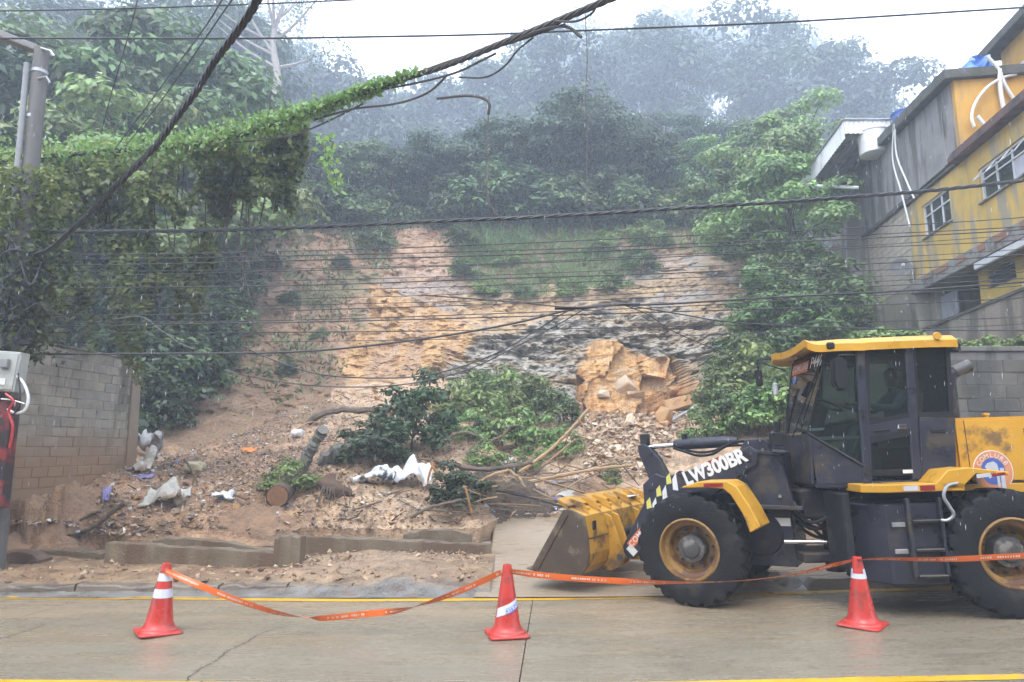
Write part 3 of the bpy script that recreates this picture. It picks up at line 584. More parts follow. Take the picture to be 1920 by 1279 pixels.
wireloop([(34, 700), (38, 740), (34, 765), (20, 778), (5, 760)], 10.42, .012, m_cable, 'wire_loop', 'thin black wire loop hanging below the meter box')
wireloop([(2, 748), (22, 750), (46, 757)], 10.40, .011, m_whitep, 'wire_loop', 'short straight white wire under the meter box')
wireloop([(10, 738), (25, 752), (16, 772), (24, 800), (18, 840)], 10.38, .02, m_redp, 'wire_loop', 'red wire hanging down below the meter box')
# hazard board that just shows at the left edge
hz = empty('hazard_board', ony(2, 968, 12.3), 'yellow, white and black hazard board standing at the left edge', 'sign'); h0 = Vector(hz.location)
b = MB(); b.tube([(-.12, .05, -.5), (-.12, .05, 1.0)], .03, 8); b.build('post', m_galv, hz, smooth=True)
b = MB(); b.box((-.30, 0, .0), (.085, .03, .34)); b.build('striped_panel', mat('white_panel', (.75, .75, .72), .4, .15, 6, .05), hz, bev=.004)
b = MB(); b.box((-.30, -.004, .36), (.085, .03, .72)); b.build('yellow_panel', mat('yellow_panel', (.75, .48, .03), .4, .15, 6, .05), hz, bev=.004)
for k in range(3):
    b = MB(); b.prism([(-.30, .03 + .11 * k), (.085, .0 + .11 * k), (.085, .05 + .11 * k), (-.30, .08 + .11 * k)], -.006, -.001); b.build('stripe', m_black, hz)
b = MB(); b.lathe([(.0, 0), (.07, .005), (.07, .03), (.0, .04)], 14, Matrix.Translation((.0, -.012, .60)) @ Matrix.Rotation(R(90), 4, 'X')); b.build('reflector', m_redp, hz, smooth=True)

# ================================================================== the houses on the right
HM = frame_M((10.3 + .148 * 17, 17), (.148, 1))
m_yelw = mat('yellow_plaster', (.66, .44, .10), .75, .2, 2.5, .3, 30, stain=(.34, .29, .20), stain_amt=.58, stain_scale=1.7, streak=True, world=True)
m_yel2 = mat('orange_yellow_plaster', (.66, .36, .06), .75, .2, 2.5, .3, 30, stain=(.36, .24, .10), stain_amt=.35, stain_scale=1.8, streak=True, world=True)
m_stuc = mat('grey_stucco', (.31, .295, .285), .85, .3, 2, .6, 18, stain=(.12, .11, .10), stain_amt=.48, stain_scale=1.6, streak=True, world=True)
m_slab = mat('mossy_slab', (.11, .105, .095), .8, .4, 3, .6, 20, stain=(.05, .055, .03), stain_amt=.6, world=True)
m_under = mat('slab_concrete', (.33, .32, .29), .85, .3, 2, .4, 20, stain=(.14, .13, .11), stain_amt=.5, world=True)
m_rooftile = mat('dark_red_roof', (.16, .075, .06), .7, .4, 4, .5, 20, stain=(.05, .045, .04), stain_amt=.5, world=True)
m_beige = mat('beige_block', (.52, .46, .36), .8, .25, 4, .4, 30, stain=(.24, .20, .15), stain_amt=.38, stain_scale=1.2, streak=True, world=True)
m_beimor = mat('beige_mortar', (.36, .32, .25), .8, .25, 4, .4, 30, stain=(.15, .13, .1), stain_amt=.45, stain_scale=1.2, streak=True, world=True)
m_wfr = mat('white_frame', (.72, .74, .76), .4, .15, 6, .05)
m_pane = mat('dark_pane', (.035, .04, .045), .08, .5, 1.5, .02, spec=.8)
m_curt = mat('pale_curtain', (.55, .55, .62), .8, .2, 3, .2)
m_dark = mat('dark_interior', (.03, .03, .03), .9, .3, 3, 0)
def house(name, s, z, label, cat='house'):
    loc = HM @ Vector((s, 0, z)); o = empty(name, loc, label, cat); o.matrix_world = Matrix.Translation(loc) @ HM.to_3x3().to_4x4(); o['_s'] = s; o['_z'] = z; return o
def HB(root): return MB(Matrix.Translation((-root['_s'], 0, -root['_z'])))
def wallholes(mb, s0, s1, z0, z1, holes, o0, o1):
    ss = sorted({s0, s1, *[v for h in holes for v in h[:2]]}); zs = sorted({z0, z1, *[v for h in holes for v in h[2:]]})
    for a, b in zip(ss[:-1], ss[1:]):
        run = None
        for c, d in zip(zs[:-1], zs[1:]):
            ms, mz = (a + b) / 2, (c + d) / 2; solid = not any(h[0] < ms < h[1] and h[2] < mz < h[3] for h in holes)
            if solid: run = [run[0], d] if run else [c, d]
            if (not solid or d == z1) and run: mb.box((a, o0, run[0]), (b, o1, run[1])); run = None
def window(root, s0, s1, z0, z1, bars, transom, open_sash=False, curtain=None):
    b = HB(root); fr = .06
    b.box((s0, -.14, z0), (s0 + fr, -.05, z1)); b.box((s1 - fr, -.14, z0), (s1, -.05, z1)); b.box((s0 + fr, -.14, z0), (s1 - fr, -.05, z0 + fr)); b.box((s0 + fr, -.14, z1 - fr), (s1 - fr, -.05, z1))
    w = b.build('window', m_wfr, root, bev=.006)
    for x in bars: b = HB(root); b.box((x - .025, -.13, z0 + fr), (x + .025, -.06, z1 - fr)); b.build('mullion', m_wfr, w, bev=.004)
    b = HB(root); b.box((s0 + fr, -.128, transom - .022), (s1 - fr, -.058, transom + .022)); b.build('transom', m_wfr, w, bev=.004)
    xs_ = [s0 + fr] + list(bars) + [s1 - fr]
    for i, (a, c) in enumerate(zip(xs_[:-1], xs_[1:])):
        for za, zb in ((z0 + fr, transom - .022), (transom + .022, z1 - fr)):
            b = HB(root); b.box((a + .026 if i else a, -.105, za), (c - .026, -.095, zb)); b.build('pane', m_curt if (curtain == i and za == z0 + fr) else m_pane, w)
    b = HB(root); b.box((s0 - .08, -.13, z0 - .06), (s1 + .08, .07, z0 - .001)); b.build('sill', m_under, root, bev=.01)
    if open_sash:
        b = HB(root); n = 3
        for i in range(n):
            a = s0 + fr + (s1 - s0 - 2 * fr) * i / n; c = s0 + fr + (s1 - s0 - 2 * fr) * (i + 1) / n - .05
            for e0, e1 in (((a, -.05, z1 - .05), (a, .22, transom - .02)), ((c, -.05, z1 - .05), (c, .22, transom - .02)), ((a, .22, transom - .02), (c, .22, transom - .02))): b.tube([e0, e1], .018, 6)
        b.build('open_sash', m_wfr, w)
# --- yellow house, lower of the two
h1 = house('yellow_house', 2, 4.6, 'stained yellow house with white windows above the retaining wall')
NW = (-1.15, 1.02, 8.68, 9.62); FW = (2.72, 4.56, 8.76, 9.82)
b = HB(h1); wallholes(b, -5, 5.55, 7.552, 10.2, [NW, FW], -.22, 0); b.build('wall', m_yelw, h1)
b = HB(h1); b.box((-5, -6, 7.552), (-4.8, -.222, 10.2)); b.box((5.35, -6, 7.552), (5.55, -.222, 10.2)); b.box((-5, -6.2, 3.5), (5.55, -6.002, 10.2)); b.build('side_wall', m_yelw, h1)
b = HB(h1); b.box((-4.7, -1.4, 8.3), (5.3, -1.3, 10.19)); b.build('inner_wall', m_dark, h1)
b = HB(h1); b.prism([(-5.2, 7.10), (5.65, 7.10), (5.65, 7.42), (5.2, 7.55), (-5.2, 7.55)], -6, .12); sl = b.build('floor_slab', m_under, h1, bev=.02)
r = random.Random(2)
for i in range(9):
    a = -4.4 + i * 1.05; b = HB(h1); b.box((a, .121, 7.30 + r.uniform(-.05, .05)), (a + r.uniform(.3, .8), .15, 7.50)); b.build('exposed_tile', mat('terracotta_edge', (.36, .17, .10), .8, .3, 5, .4, stain=(.2, .17, .14), stain_amt=.5), sl, bev=.01)
b = HB(h1); b.prism([(-5.3, 10.202), (1.95, 10.202), (1.98, 10.36), (1.7, 10.46), (-5.3, 10.46)], -6, .32); b.build('roof', m_rooftile, h1, bev=.02)
b = HB(h1); b.box((1.96, -.6, 10.202), (5.62, .10, 10.30)); b.build('eave', m_slab, h1, bev=.02)
window(h1, *NW, (-.45, .28), 9.28, True, 0); window(h1, *FW, (3.35, 4.05), 9.44)
# lower storey set back under the slab
o_ = -.5
b = HB(h1); wallholes(b, -5, 2.60, 3.5, 7.098, [(.75, 2.15, 6.45, 6.97)], o_ - .2, o_); b.build('lower_wall', mat('lower_yellow', (.72, .50, .11), .7, .15, 2, .2, 20, stain=(.45, .32, .10), stain_amt=.3, world=True), h1)
b = HB(h1); b.box((.76, o_ - .19, 6.46), (2.14, o_ - .12, 6.96)); vent = b.build('vent_window', m_dark, h1)
for i in range(5): b = HB(h1); b.box((.76, o_ - .1, 6.49 + .095 * i), (2.14, o_ - .04, 6.53 + .095 * i)); b.build('slat', m_slab, vent)
b = HB(h1); b.box((2.602, o_ - 1.0, 3.5), (4.1, o_ - .9, 7.098)); b.build('dark_opening', m_dark, h1)
b = HB(h1); b.box((4.102, o_ - .12, 3.5), (5.1, o_ - .04, 6.9)); d = b.build('door', mat('pale_grey_door', (.42, .42, .48), .5, .15, 3, .1, stain=(.25, .24, .26), stain_amt=.4, world=True), h1, bev=.01)
b = HB(h1); b.box((5.102, o_ - .2, 3.5), (5.55, o_ + .1, 7.098)); b.build('pillar', m_beimor, h1, bev=.02)
b = HB(h1); b.box((2.61, o_ - .3, 3.5), (2.75, o_ - .1, 7.09)); b.build('door_post', m_rooftile, h1)
b = HB(h1); b.box((-1.6, -.48, 6.98), (1.9, -.25, 7.097)); b.build('beam', m_under, h1, bev=.02)
b = HB(h1); b.box((-1.9, .02, 6.90), (1.6, .10, 7.097)); b.build('white_lintel', m_wfr, h1, bev=.02)
# --- sloping parapet in front of it
pw_o = .75; t0 = sz(HM, 1740, 617, pw_o); t1 = sz(HM, 1920, 545, pw_o)
sl_ = (t1[1] - t0[1]) / (t1[0] - t0[0])
pw = house('stair_parapet', 0, 3.4, 'stained sloping parapet wall below the yellow house', 'wall')
b = HB(pw); b.prism([(-4.5, 3.2), (5.3, 3.2), (5.3, t0[1] + sl_ * (5.3 - t0[0])), (-4.5, t0[1] + sl_ * (-4.5 - t0[0]))], pw_o - .18, pw_o); b.build('parapet_wall', mat('parapet_plaster', (.30, .26, .21), .85, .3, 2, .5, 18, stain=(.10, .09, .07), stain_amt=.55, stain_scale=.9, streak=True, world=True), pw)
b = HB(pw); b.prism([(-4.5, t0[1] + sl_ * (-4.5 - t0[0]) + .002), (5.35, t0[1] + sl_ * (5.35 - t0[0]) + .002), (5.35, t0[1] + sl_ * (5.35 - t0[0]) + .08), (-4.5, t0[1] + sl_ * (-4.5 - t0[0]) + .08)], pw_o - .22, pw_o + .04); b.build('coping', m_slab, pw)
# --- grey upper house
h2 = house('grey_house', 5, 10.47, 'grey stuccoed upper house with mossy roof edge and orange end wall')
b = HB(h2); b.prism([(1.98, 10.465), (10.0, 10.465), (10.0, 13.18), (1.98, 12.76)], -.2, 0); b.build('wall', m_stuc, h2)
b = HB(h2); b.box((1.80, -3.4, 10.465), (1.978, .0, 12.745)); b.build('end_wall', m_yel2, h2)
b = HB(h2); b.box((9.8, -6, 10.465), (10.0, -.202, 12.74)); b.box((1.98, -6.2, 10.465), (10, -6.002, 12.74)); b.box((1.80, -6.2, 10.465), (1.978, -3.402, 12.74)); b.build('side_wall', m_stuc, h2)
b = HB(h2); n = 40; r = random.Random(8)
b.prism([(1.62, 12.745), (10.3, 13.20), (10.3, 13.52)] + [(10.3 - 8.68 * i / n, 13.52 - .47 * i / n + r.uniform(-.03, .04)) for i in range(1, n)] + [(1.62, 13.02)], -6.3, .30); b.build('roof', m_slab, h2)
for q in (2.6, 5.9): b = HB(h2); b.box((q, .001, 10.47), (q + .18, .03, 12.76)); b.build('pilaster', m_stuc, h2)
# --- beige block storey under the grey house
h3 = house('beige_storey', 8, 7.4, 'beige block storey with satellite dish under the grey house')
b = HB(h3); b.box((5.56, -5, 5.0), (10.3, -.012, 10.46)); b.build('mortar', m_beimor, h3)
low = lambda s, z: z > 7.55 + max(0, (6.2 - s)) * .4 and not (s > 8.8 and z < 7.6 + (s - 8.8) * .75)
blockwall(h3, Matrix.Translation((-8, 0, -7.4)), 5.60, 10.3, 7.5, 10.5, .40, .20, 1, [m_beige], keep=low, proud=.006, seed=9)
b = HB(h3); b.box((5.45, -.9, 10.30), (10.35, .14, 10.46)); b.build('ledge', m_slab, h3, bev=.02)
b = HB(h3); b.box((10.302, -1.5, 7.0), (11.6, -1.4, 10.4)); b.build('dark_opening', m_dark, h3)
b = HB(h3); b.box((11.2, -1.3, 8.9), (11.5, -.9, 10.9)); b.build('grey_wall', m_stuc, h3)
b = HB(h3); b.prism([(8.6, 7.2), (11.6, 8.9), (11.6, 9.1), (8.6, 7.4)], .0, .12); b.build('stair_string', m_under, h3)
# brick pillar at the far corner
bp = house('brick_pillar', 12.6, 7, 'peeling orange brick pillar at the far corner of the houses', 'pillar')
b = HB(bp); b.box((12.3, -.35, 6.0), (13.4, .35, 10.9)); b.build('core', m_beimor, bp)
m_brk = mat('orange_brick', (.40, .19, .11), .85, .35, 5, .5, 40, stain=(.34, .31, .28), stain_amt=.5, stain_scale=1.2, world=True)
blockwall(bp, Matrix.Translation((-12.6, .35, -7)), 12.3, 13.4, 6.4, 10.7, .27, .14, 1, [m_brk], name='brick', seed=4, keep=lambda s, z: (s * 7 + z * 13) % 5 > .6)
blockwall(bp, Matrix.Translation((-12.6, 0, -7)) @ Matrix.Translation((12.3, 0, 0)) @ Matrix.Rotation(R(90), 4, 'Z'), -.35, .35, 6.4, 10.7, .27, .14, 1, [m_brk], name='brick', seed=6)
# --- top house with dark roof
h4 = house('upper_house', 3, 12.4, 'orange-yellow top house with steep dark roof at the right edge')
c0 = sz(HM, 1876, 100, -2.8); c1 = sz(HM, 1920, 62, -2.8); rz = c0[1]
b = HB(h4); b.box((-4, -6, 10.6), (c0[0], -2.8, rz)); b.build('wall', m_yel2, h4)
b = HB(h4); b.prism([(-4.3, rz + .002), (c0[0] + .5, rz + .002), (c0[0] + .5, rz + .30), (-4.3, rz + .34)], -6.2, -2.35); b.build('roof', m_slab, h4, bev=.02)
w0 = sz(HM, 1905, 150, -2.8); b = HB(h4); b.box((w0[0] - .6, -2.799, w0[1] - .6), (w0[0], -2.75, w0[1] + .35)); b.build('window', m_wfr, h4, bev=.01)
# --- corrugated canopy
def corr(mb, p0, u, v, n, amp):
    """corrugated sheet: p0 corner, u across the ribs, v along them"""
    u, v, p0 = Vector(u), Vector(v), Vector(p0); nn = u.cross(v).normalized(); V = []; 
    for i in range(n + 1):
        q = p0 + u * (i / n) + nn * (amp * math.sin(i * math.pi / 2)); V += [q, q + v]
    mb.add(V, [(2 * i, 2 * i + 2, 2 * i + 3, 2 * i + 1) for i in range(n)])
ca = ony(1582, 226, 24.0); cb = ony(1668, 226, 24.2); cc = ony(1498, 342, 27.7); cd_ = cb + (cc - ca)
cn = empty('metal_canopy', (ca + cb) / 2, 'white corrugated metal canopy beside the grey house', 'canopy'); CL = Matrix.Translation(-Vector(cn.location))
m_corr = mat('white_corrugated', (.72, .73, .74), .45, .15, 3, .1, stain=(.45, .40, .34), stain_amt=.35, streak=True)
m_corrg = mat('grey_asbestos', (.26, .25, .24), .8, .3, 2, .3, stain=(.12, .11, .1), stain_amt=.5)
dn = Vector((0, 0, -.52))
b = MB(CL); corr(b, ca, cb - ca, dn, 40, .02); b.build('front_fascia', m_corr, cn)
b = MB(CL); corr(b, cc, ca - cc, dn * 1.35, 90, .02); b.build('side_fascia', m_corr, cn)
for i in range(3):
    a = i / 3; e = (i + 1) / 3; b = MB(CL); corr(b, ca + (cc - ca) * a + dn * .85 + Vector((.02, .02, -.012 * i)), (cb - ca), (cc - ca) * (e - a + .02), 30, .025); b.build('roof_sheet', m_corrg, cn)
b = MB(CL); b.tube([ca + Vector((-.03, -.03, .03)), cb + Vector((0, -.03, .03))], .05, 8); b.tube([ca + Vector((-.03, 0, .03)), cc + Vector((-.03, 0, .03))], .045, 8); b.build('top_rail', m_galv, cn, smooth=True)
b = MB(CL); b.tube([ony(1528, 349, 26), ony(1610, 352, 25)], .07, 8); b.build('support_pipe', m_whitep, cn, smooth=True)
b = MB(CL); q0 = ony(1575, 300, 26.5); b.box((q0.x, 26.6, 6.5), (14.5, 26.9, 12.9)); b.build('back_wall', m_stuc, cn)
# --- tanks, dish, pipes, tarp
tk = ony(1690, 225, 23.5)
def tank(name, p, r_, h, m, label, M=None):
    b = MB(); b.lathe([(r_ * .82, 0), (r_ * .98, .05), (r_, h * .3), (r_ * 1.06, h * .92), (r_ * 1.12, h * .93), (r_ * 1.12, h), (r_ * .95, h * 1.06), (0, h * 1.14)], 28); o = b.build(name, m, smooth=True); o.location = p
    if M: o.rotation_euler = M
    return tag(o, label, 'water tank', 'water tanks on the roofs')
q = HM @ Vector((6.3, -.55, 13.26)); tank('water_tank', q, .46, .72, mat('blue_plastic', (.06, .14, .42), .35, .2, 4, .05), 'blue lidded water tank on the mossy roof edge')
q = ony(1640, 292, 24.3); tank('water_tank', q, .52, .95, m_whitep, 'white rounded water tank under the corrugated canopy')
for (pp, lab) in (([(1676, 232), (1674, 300), (1690, 360), (1706, 425)], 'white water pipe hanging straight down the grey house'), ([(1678, 232), (1681, 290), (1700, 340), (1714, 372)], 'white water pipe bowed outward on the grey house')):
    P = []
    for px, py in pp: s_, z_ = sz(HM, px, py, .28); P.append(HM @ Vector((s_, .28, z_)))
    b = MB(Matrix.Translation(-P[0])); b.tube(smoothpath(P, 6), .028, 8); o = b.build('water_pipe', m_whitep, smooth=True); o.location = P[0]; tag(o, lab, 'pipe', 'white pipes on the houses')
for (pp, rad, lab) in (([(1905, 140), (1880, 146), (1850, 165), (1828, 195), (1822, 220), (1827, 238)], .045, 'curved white hose on the orange end wall'), ([(1850, 105), (1872, 130), (1885, 160), (1910, 200)], .05, 'white plastic pipe slanting down beside the blue tarp'), ([(1874, 130), (1876, 170), (1884, 215)], .06, 'upright white pipe beside the orange end wall'), ([(1832, 218), (1850, 240)], .06, 'short stub of white pipe above the red roof edge'), ([(1850, 243), (1865, 236), (1880, 230)], .11, 'white bundle lying on the dark red roof edge')):
    P = [ony(px, py, 18.45) for px, py in pp]; b = MB(Matrix.Translation(-P[0])); b.tube(smoothpath(P, 6), rad, 8); o = b.build('roof_pipe', m_whitep, smooth=True); o.location = P[0]; tag(o, lab, 'pipe', 'white pipes on the houses')
n = 26; Pg = np.zeros((n, n, 3)); p0 = ony(1806, 134, 19.6); p1 = ony(1884, 137, 19.2)
for i in range(n):
    for j in range(n):
        a, c = i / (n - 1), j / (n - 1); q = p0.lerp(p1, a); hgt = 1.25 * c * (0.25 + .85 * a ** .8) 
        Pg[i, j] = (q.x + .25 * (vn(a * 5, c * 5) - .5), q.y + 1.0 * c + .5 * (vn(a * 6 + 9, c * 6) - .5), q.z + hgt * (.85 + .4 * vn(a * 7, c * 4 + 5)) - .1)
o = link('tarp', grid('tarp', Pg), mat('blue_tarp', (.10, .26, .68), .35, .3, 4, .4, 12)); tag(o, 'crumpled bright blue tarp on the roof by the top house', 'tarp')
sd_ = sz(HM, 1688, 503, .45); dp = HM @ Vector((sd_[0], .45, sd_[1])); dish = empty('satellite_dish', dp, 'dark round satellite dish on the beige block wall', 'satellite dish')
b = MB(); b.lathe([(0, .0), (.12, .01), (.24, .05), (.33, .10), (.335, .10), (.24, .035), (.12, -.005), (0, -.015)], 26, Vector((-.50, -.75, .35)).to_track_quat('Z', 'Y').to_matrix().to_4x4()); b.build('reflector', mat('dish_mesh', (.075, .075, .08), .5, .3, 20, .3), dish, smooth=True)
b = MB(); b.tube([(0, 0, 0), (.16, .10, -.05), (.38, -.02, -.05)], .022, 8); b.tube([(.38, -.02, -.05), (.4, -.02, -.5)], .025, 8); b.build('mount_arm', m_galv, dish, smooth=True)
b = MB(); b.tube([(.02, -.25, -.26), (-.12, -.38, .02)], .012, 6); b.box((-.16, -.43, -.02), (-.09, -.35, .06)); b.build('receiver', m_whitep, dish)
# ---- broken kerb at the edge of the muddy pavement
m_kerb = mat('kerb_concrete', (.22, .175, .125), .5, .3, 3, .5, 25, stain=(.10, .075, .055), stain_amt=.5, stain_scale=2, world=True, bdist=.03)
kx = [-9.5, -8.3, -7.2, -6.0, -4.9, -4.05, -3.1, -2.2, -1.55]
rk = random.Random(6)
for i, (a, c) in enumerate(zip(kx[:-1], kx[1:])):
    b = MB(); n = 9; V = []
    for j in range(n):
        x = a + .012 + (c - a - .024) * j / (n - 1); zt = .10 + rk.uniform(-.03, .015) - (.04 if i in (0, 1, 7) else 0); yf = 9.72 + rk.uniform(-.015, .015) + .02 * i; V += [(x, yf, -.05), (x, yf + .02, zt - .02), (x, yf + .04, zt), (x, yf + .22, zt + rk.uniform(-.01, .01)), (x, yf + .24, -.05)]
    Fc = [[j * 5 + k, j * 5 + k + 1, j * 5 + k + 6, j * 5 + k + 5] for j in range(n - 1) for k in range(4)] + [[0, 4, 3, 2, 1], [(n - 1) * 5 + k for k in range(5)]]
    b.add(V, Fc); o = b.build('kerb_stone', m_kerb); o['label'] = 'worn muddy kerb stone at the edge of the pavement'; o['kind'] = 'structure'
# ================================================================== unseen houses added behind the viewpoint to cut sky reflections on the loader
m_opp = mat('pale_plaster', (.36, .33, .28), .85, .25, 2, .3, 20, stain=(.18, .16, .13), stain_amt=.45, stain_scale=1.2, streak=True, world=True)
for i, (x0, x1, y0, hh, lab) in enumerate(((-26, -9.2, -6.5, 7.6, 'unseen pale terrace house added to block sky light, left of the viewpoint'), (-9, 7.8, -7.2, 8.8, 'unseen pale terrace house added to block sky light, right behind the viewpoint'), (8, 25, -6.8, 7.2, 'unseen pale terrace house added to block sky light, right of the viewpoint'))):
    zb = zroad((x0 + x1) / 2) - .1; oh = empty('added_terrace_house', ((x0 + x1) / 2, y0, zb), lab, 'house', 'unseen houses added to block sky light'); L_ = Matrix.Translation(-Vector(oh.location))
    n = 4; ww = (x1 - x0) / n; hs = []
    for k in range(n):
        for z0 in (1.2, 4.4): hs.append((x0 + ww * k + ww * .3, x0 + ww * k + ww * .7, z0, z0 + 1.3))
    b = MB(L_); b.M = L_ @ Matrix(((1, 0, 0, 0), (0, 1, 0, y0), (0, 0, 1, zb), (0, 0, 0, 1))); wallholes(b, x0, x1, -.3, hh, hs, -.25, 0); b.build('wall', m_opp, oh)
    b = MB(L_); b.box((x0, y0 - 7, zb - .3), (x1, y0 - .6, zb + hh)); b.build('rooms', m_dark, oh)
    b = MB(L_); b.box((x0 - .2, y0 - 7.2, zb + hh + .002), (x1 + .0, y0 + .5, zb + hh + .25)); b.build('roof', m_rooftile, oh)
    for h_ in hs: b = MB(L_); b.box((h_[0], y0 - .14, zb + h_[2]), (h_[1], y0 - .10, zb + h_[3])); b.build('window', m_pane, oh)
# ================================================================== the wheel loader
m_ly = mat('loader_yellow', (.64, .33, .028), .36, .18, 2.5, .14, 30, stain=(.20, .115, .045), stain_amt=.24, stain_scale=2.6, spec=.4)
m_lyb = mat('bucket_yellow', (.58, .30, .03), .45, .25, 3, .2, 25, stain=(.15, .085, .035), stain_amt=.47, stain_scale=2.4)
m_ld = mat('loader_dark_blue', (.036, .037, .052), .36, .3, 3, .12, 30, stain=(.07, .06, .048), stain_amt=.36, stain_scale=2.0, spec=.3)
m_ldm = mat('loader_dark_muddy', (.022, .022, .027), .6, .35, 3, .25, 30, stain=(.06, .05, .04), stain_amt=.40, stain_scale=2.5, spec=.25)
m_tyre = mat('tyre_rubber', (.015, .015, .016), .7, .35, 4, .4, 30, stain=(.035, .03, .026), stain_amt=.30, stain_scale=3, spec=.2)
m_rim = mat('rusty_rim', (.36, .20, .05), .5, .3, 4, .3, 30, stain=(.13, .06, .025), stain_amt=.55, stain_scale=4)
m_hub = mat('hub_grey', (.075, .072, .07), .5, .35, 6, .4, 30, stain=(.20, .18, .16), stain_amt=.35, stain_scale=6)
m_bside = mat('bucket_worn_steel', (.085, .055, .034), .55, .35, 3, .3, 30, stain=(.16, .125, .08), stain_amt=.4, stain_scale=3)
m_chrome = mat('chrome_rod', (.75, .75, .77), .12, .1, 4, 0, metal=1.0, roughvar=.03)
m_white = mat('white_decal', (.80, .80, .78), .4, .12, 8, 0)
m_org = mat('orange_decal', (.72, .17, .045), .4, .12, 8, 0)
m_refr = mat('red_reflector', (.28, .025, .03), .25, .15, 8, 0)
m_refw = mat('white_reflector', (.55, .56, .58), .25, .1, 8, 0)
m_bluesticker = mat('blue_sticker', (.03, .13, .62), .35, .1, 8, 0)
m_cgl = glass('cab_glass', (.70, .76, .72), .02, .94)
LX, LY = 5.6, 8.85; YR, YF, LJ = 4, 33, 1.5
LM = Matrix.Translation((LX, LY, zroad(LX))) @ Matrix.Rotation(math.pi - R(YR), 4, 'Z') @ Matrix.Rotation(R(2.0), 4, 'Y')
FA = Matrix.Translation((LJ, 0, 0)) @ Matrix.Rotation(-R(YF - YR), 4, 'Z') @ Matrix.Translation((LJ, 0, 0))
ld = empty('wheel_loader', (0, 0, 0), 'yellow and dark blue wheel loader with tilted bucket beside the landslide', 'wheel loader'); ld.matrix_world = LM
def tM(c, xd, yd):
    x = Vector(xd).normalized(); y = (Vector(yd) - x * Vector(yd).dot(x)).normalized(); z = x.cross(y); c = Vector(c)
    return Matrix(((x.x, y.x, z.x, c.x), (x.y, y.y, z.y, c.y), (x.z, y.z, z.z, c.z), (0, 0, 0, 1)))
# ---- wheels
TR = .685
def tyre_mesh():
    n = 176; prof = [(-.20, .375), (-.222, .42), (-.228, .50), (-.226, .57), (-.218, .615), (-.21, .635)] + [(-.20 + .40 * i / 14, .645 + .010 * (1 - (2 * i / 14 - 1) ** 2)) for i in range(15)] + [(.21, .635), (.218, .615), (.226, .57), (.228, .50), (.222, .42), (.20, .375)]
    V = []
    for k in range(n):
        a = 2 * math.pi * k / n
        for y, r_ in prof:
            side = 1 if y > 0 else -1; ph = (k / n * 22 + (0 if side > 0 else .5) + .55 * (abs(y) / .22)) % 1.0; lug = 0
            if r_ > .60:
                if abs(y) > .045: lug = .036 if ph < .56 else 0
                else: lug = .036 if (k / n * 22 * 1 + .25) % 1.0 < .72 else .004
                if r_ < .63: lug *= .75
            V.append((( r_ + lug) * math.cos(a), y, (r_ + lug) * math.sin(a)))
    m = len(prof); Fc = []
    for k in range(n):
        for j in range(m - 1): Fc.append((k * m + j, ((k + 1) % n) * m + j, ((k + 1) % n) * m + j + 1, k * m + j + 1))
        Fc.append((k * m + m - 1, ((k + 1) % n) * m + m - 1, ((k + 1) % n) * m, k * m))
    me = indexed('tyre', np.array(V), np.array(Fc), smooth=True); bm = bmesh.new(); bm.from_mesh(me); bmesh.ops.recalc_face_normals(bm, faces=bm.faces); bm.to_mesh(me); bm.free(); me.set_sharp_from_angle(angle=R(30)); me.materials.append(m_tyre); return me
ty = tyre_mesh()
def wheel_(M, steer=0):
    b = MB(); b.lathe([(.385, .20), (.385, .215), (.365, .222), (.352, .20), (.345, .13), (.30, .115), (.285, .06), (.275, -.02), (.14, -.04), (.05, -.04), (.05, -.12), (.36, -.14), (.385, -.2)], 44, ax='y', cap=False); w = b.build('wheel', m_rim, ld, smooth=True, M=M)
    link('tyre', ty, None, w)
    b = MB(); b.lathe([(0, .135), (.07, .14), (.10, .135), (.115, .115), (.165, .105), (.175, .08), (.18, -.03), (.05, -.03), (0, -.03)], 30, ax='y'); b.build('hub', m_hub, w, smooth=True)
    for k in range(10):
        a = 2 * math.pi * k / 10; b = MB(); b.lathe([(0, .03), (.016, .03), (.018, -.02), (0, -.02)], 6, Matrix.Translation((.235 * math.cos(a), -.0, .235 * math.sin(a))), ax='y'); b.build('wheel_bolt', m_hub, w)
for y in (.92, -.92):
    f = Matrix.Identity(4) if y > 0 else Matrix.Rotation(math.pi, 4, 'Z')
    wheel_(Matrix.Translation((0, y, TR)) @ f @ Matrix.Rotation(.3, 4, 'Y')); wheel_(FA @ Matrix.Translation((0, y, TR)) @ f @ Matrix.Rotation(.1, 4, 'Y'))
def part(name, m, fn, front=False, bev=.012, smooth=False, parent=None, seg=1):
    b = MB(FA if front else None); fn(b); return b.build(name, m, parent or ld, bev=bev, smooth=smooth, seg=seg)
# ---- axles and frames
part('axle', m_ldm, lambda b: b.lathe([(.16, -.75), (.17, -.4), (.24, -.15), (.26, 0), (.24, .15), (.17, .4), (.16, .75)], 16, Matrix.Translation((0, 0, TR)), ax='y'), smooth=True, bev=0)
part('axle', m_ldm, lambda b: b.lathe([(.16, -.75), (.17, -.4), (.24, -.15), (.26, 0), (.24, .15), (.17, .4), (.16, .75)], 16, Matrix.Translation((0, 0, TR)), ax='y'), True, smooth=True, bev=0)
part('rear_frame', m_ldm, lambda b: b.prism([(-1.5, .75), (1.25, .45), (1.45, .6), (1.45, 1.25), (.9, 1.42), (-1.6, 1.32)], -.42, .42))
part('front_frame', m_ld, lambda b: b.prism([(-1.12, .42), (-.45, .42), (.35, .55), (.42, .85), (-.1, 1.12), (-.55, 1.2), (-1.10, 1.15)], -.36, .36), True)
part('hitch', m_ldm, lambda b: b.lathe([(.12, .35), (.12, 1.3)], 16, Matrix.Translation((1.5, 0, 0))), smooth=True, bev=0)
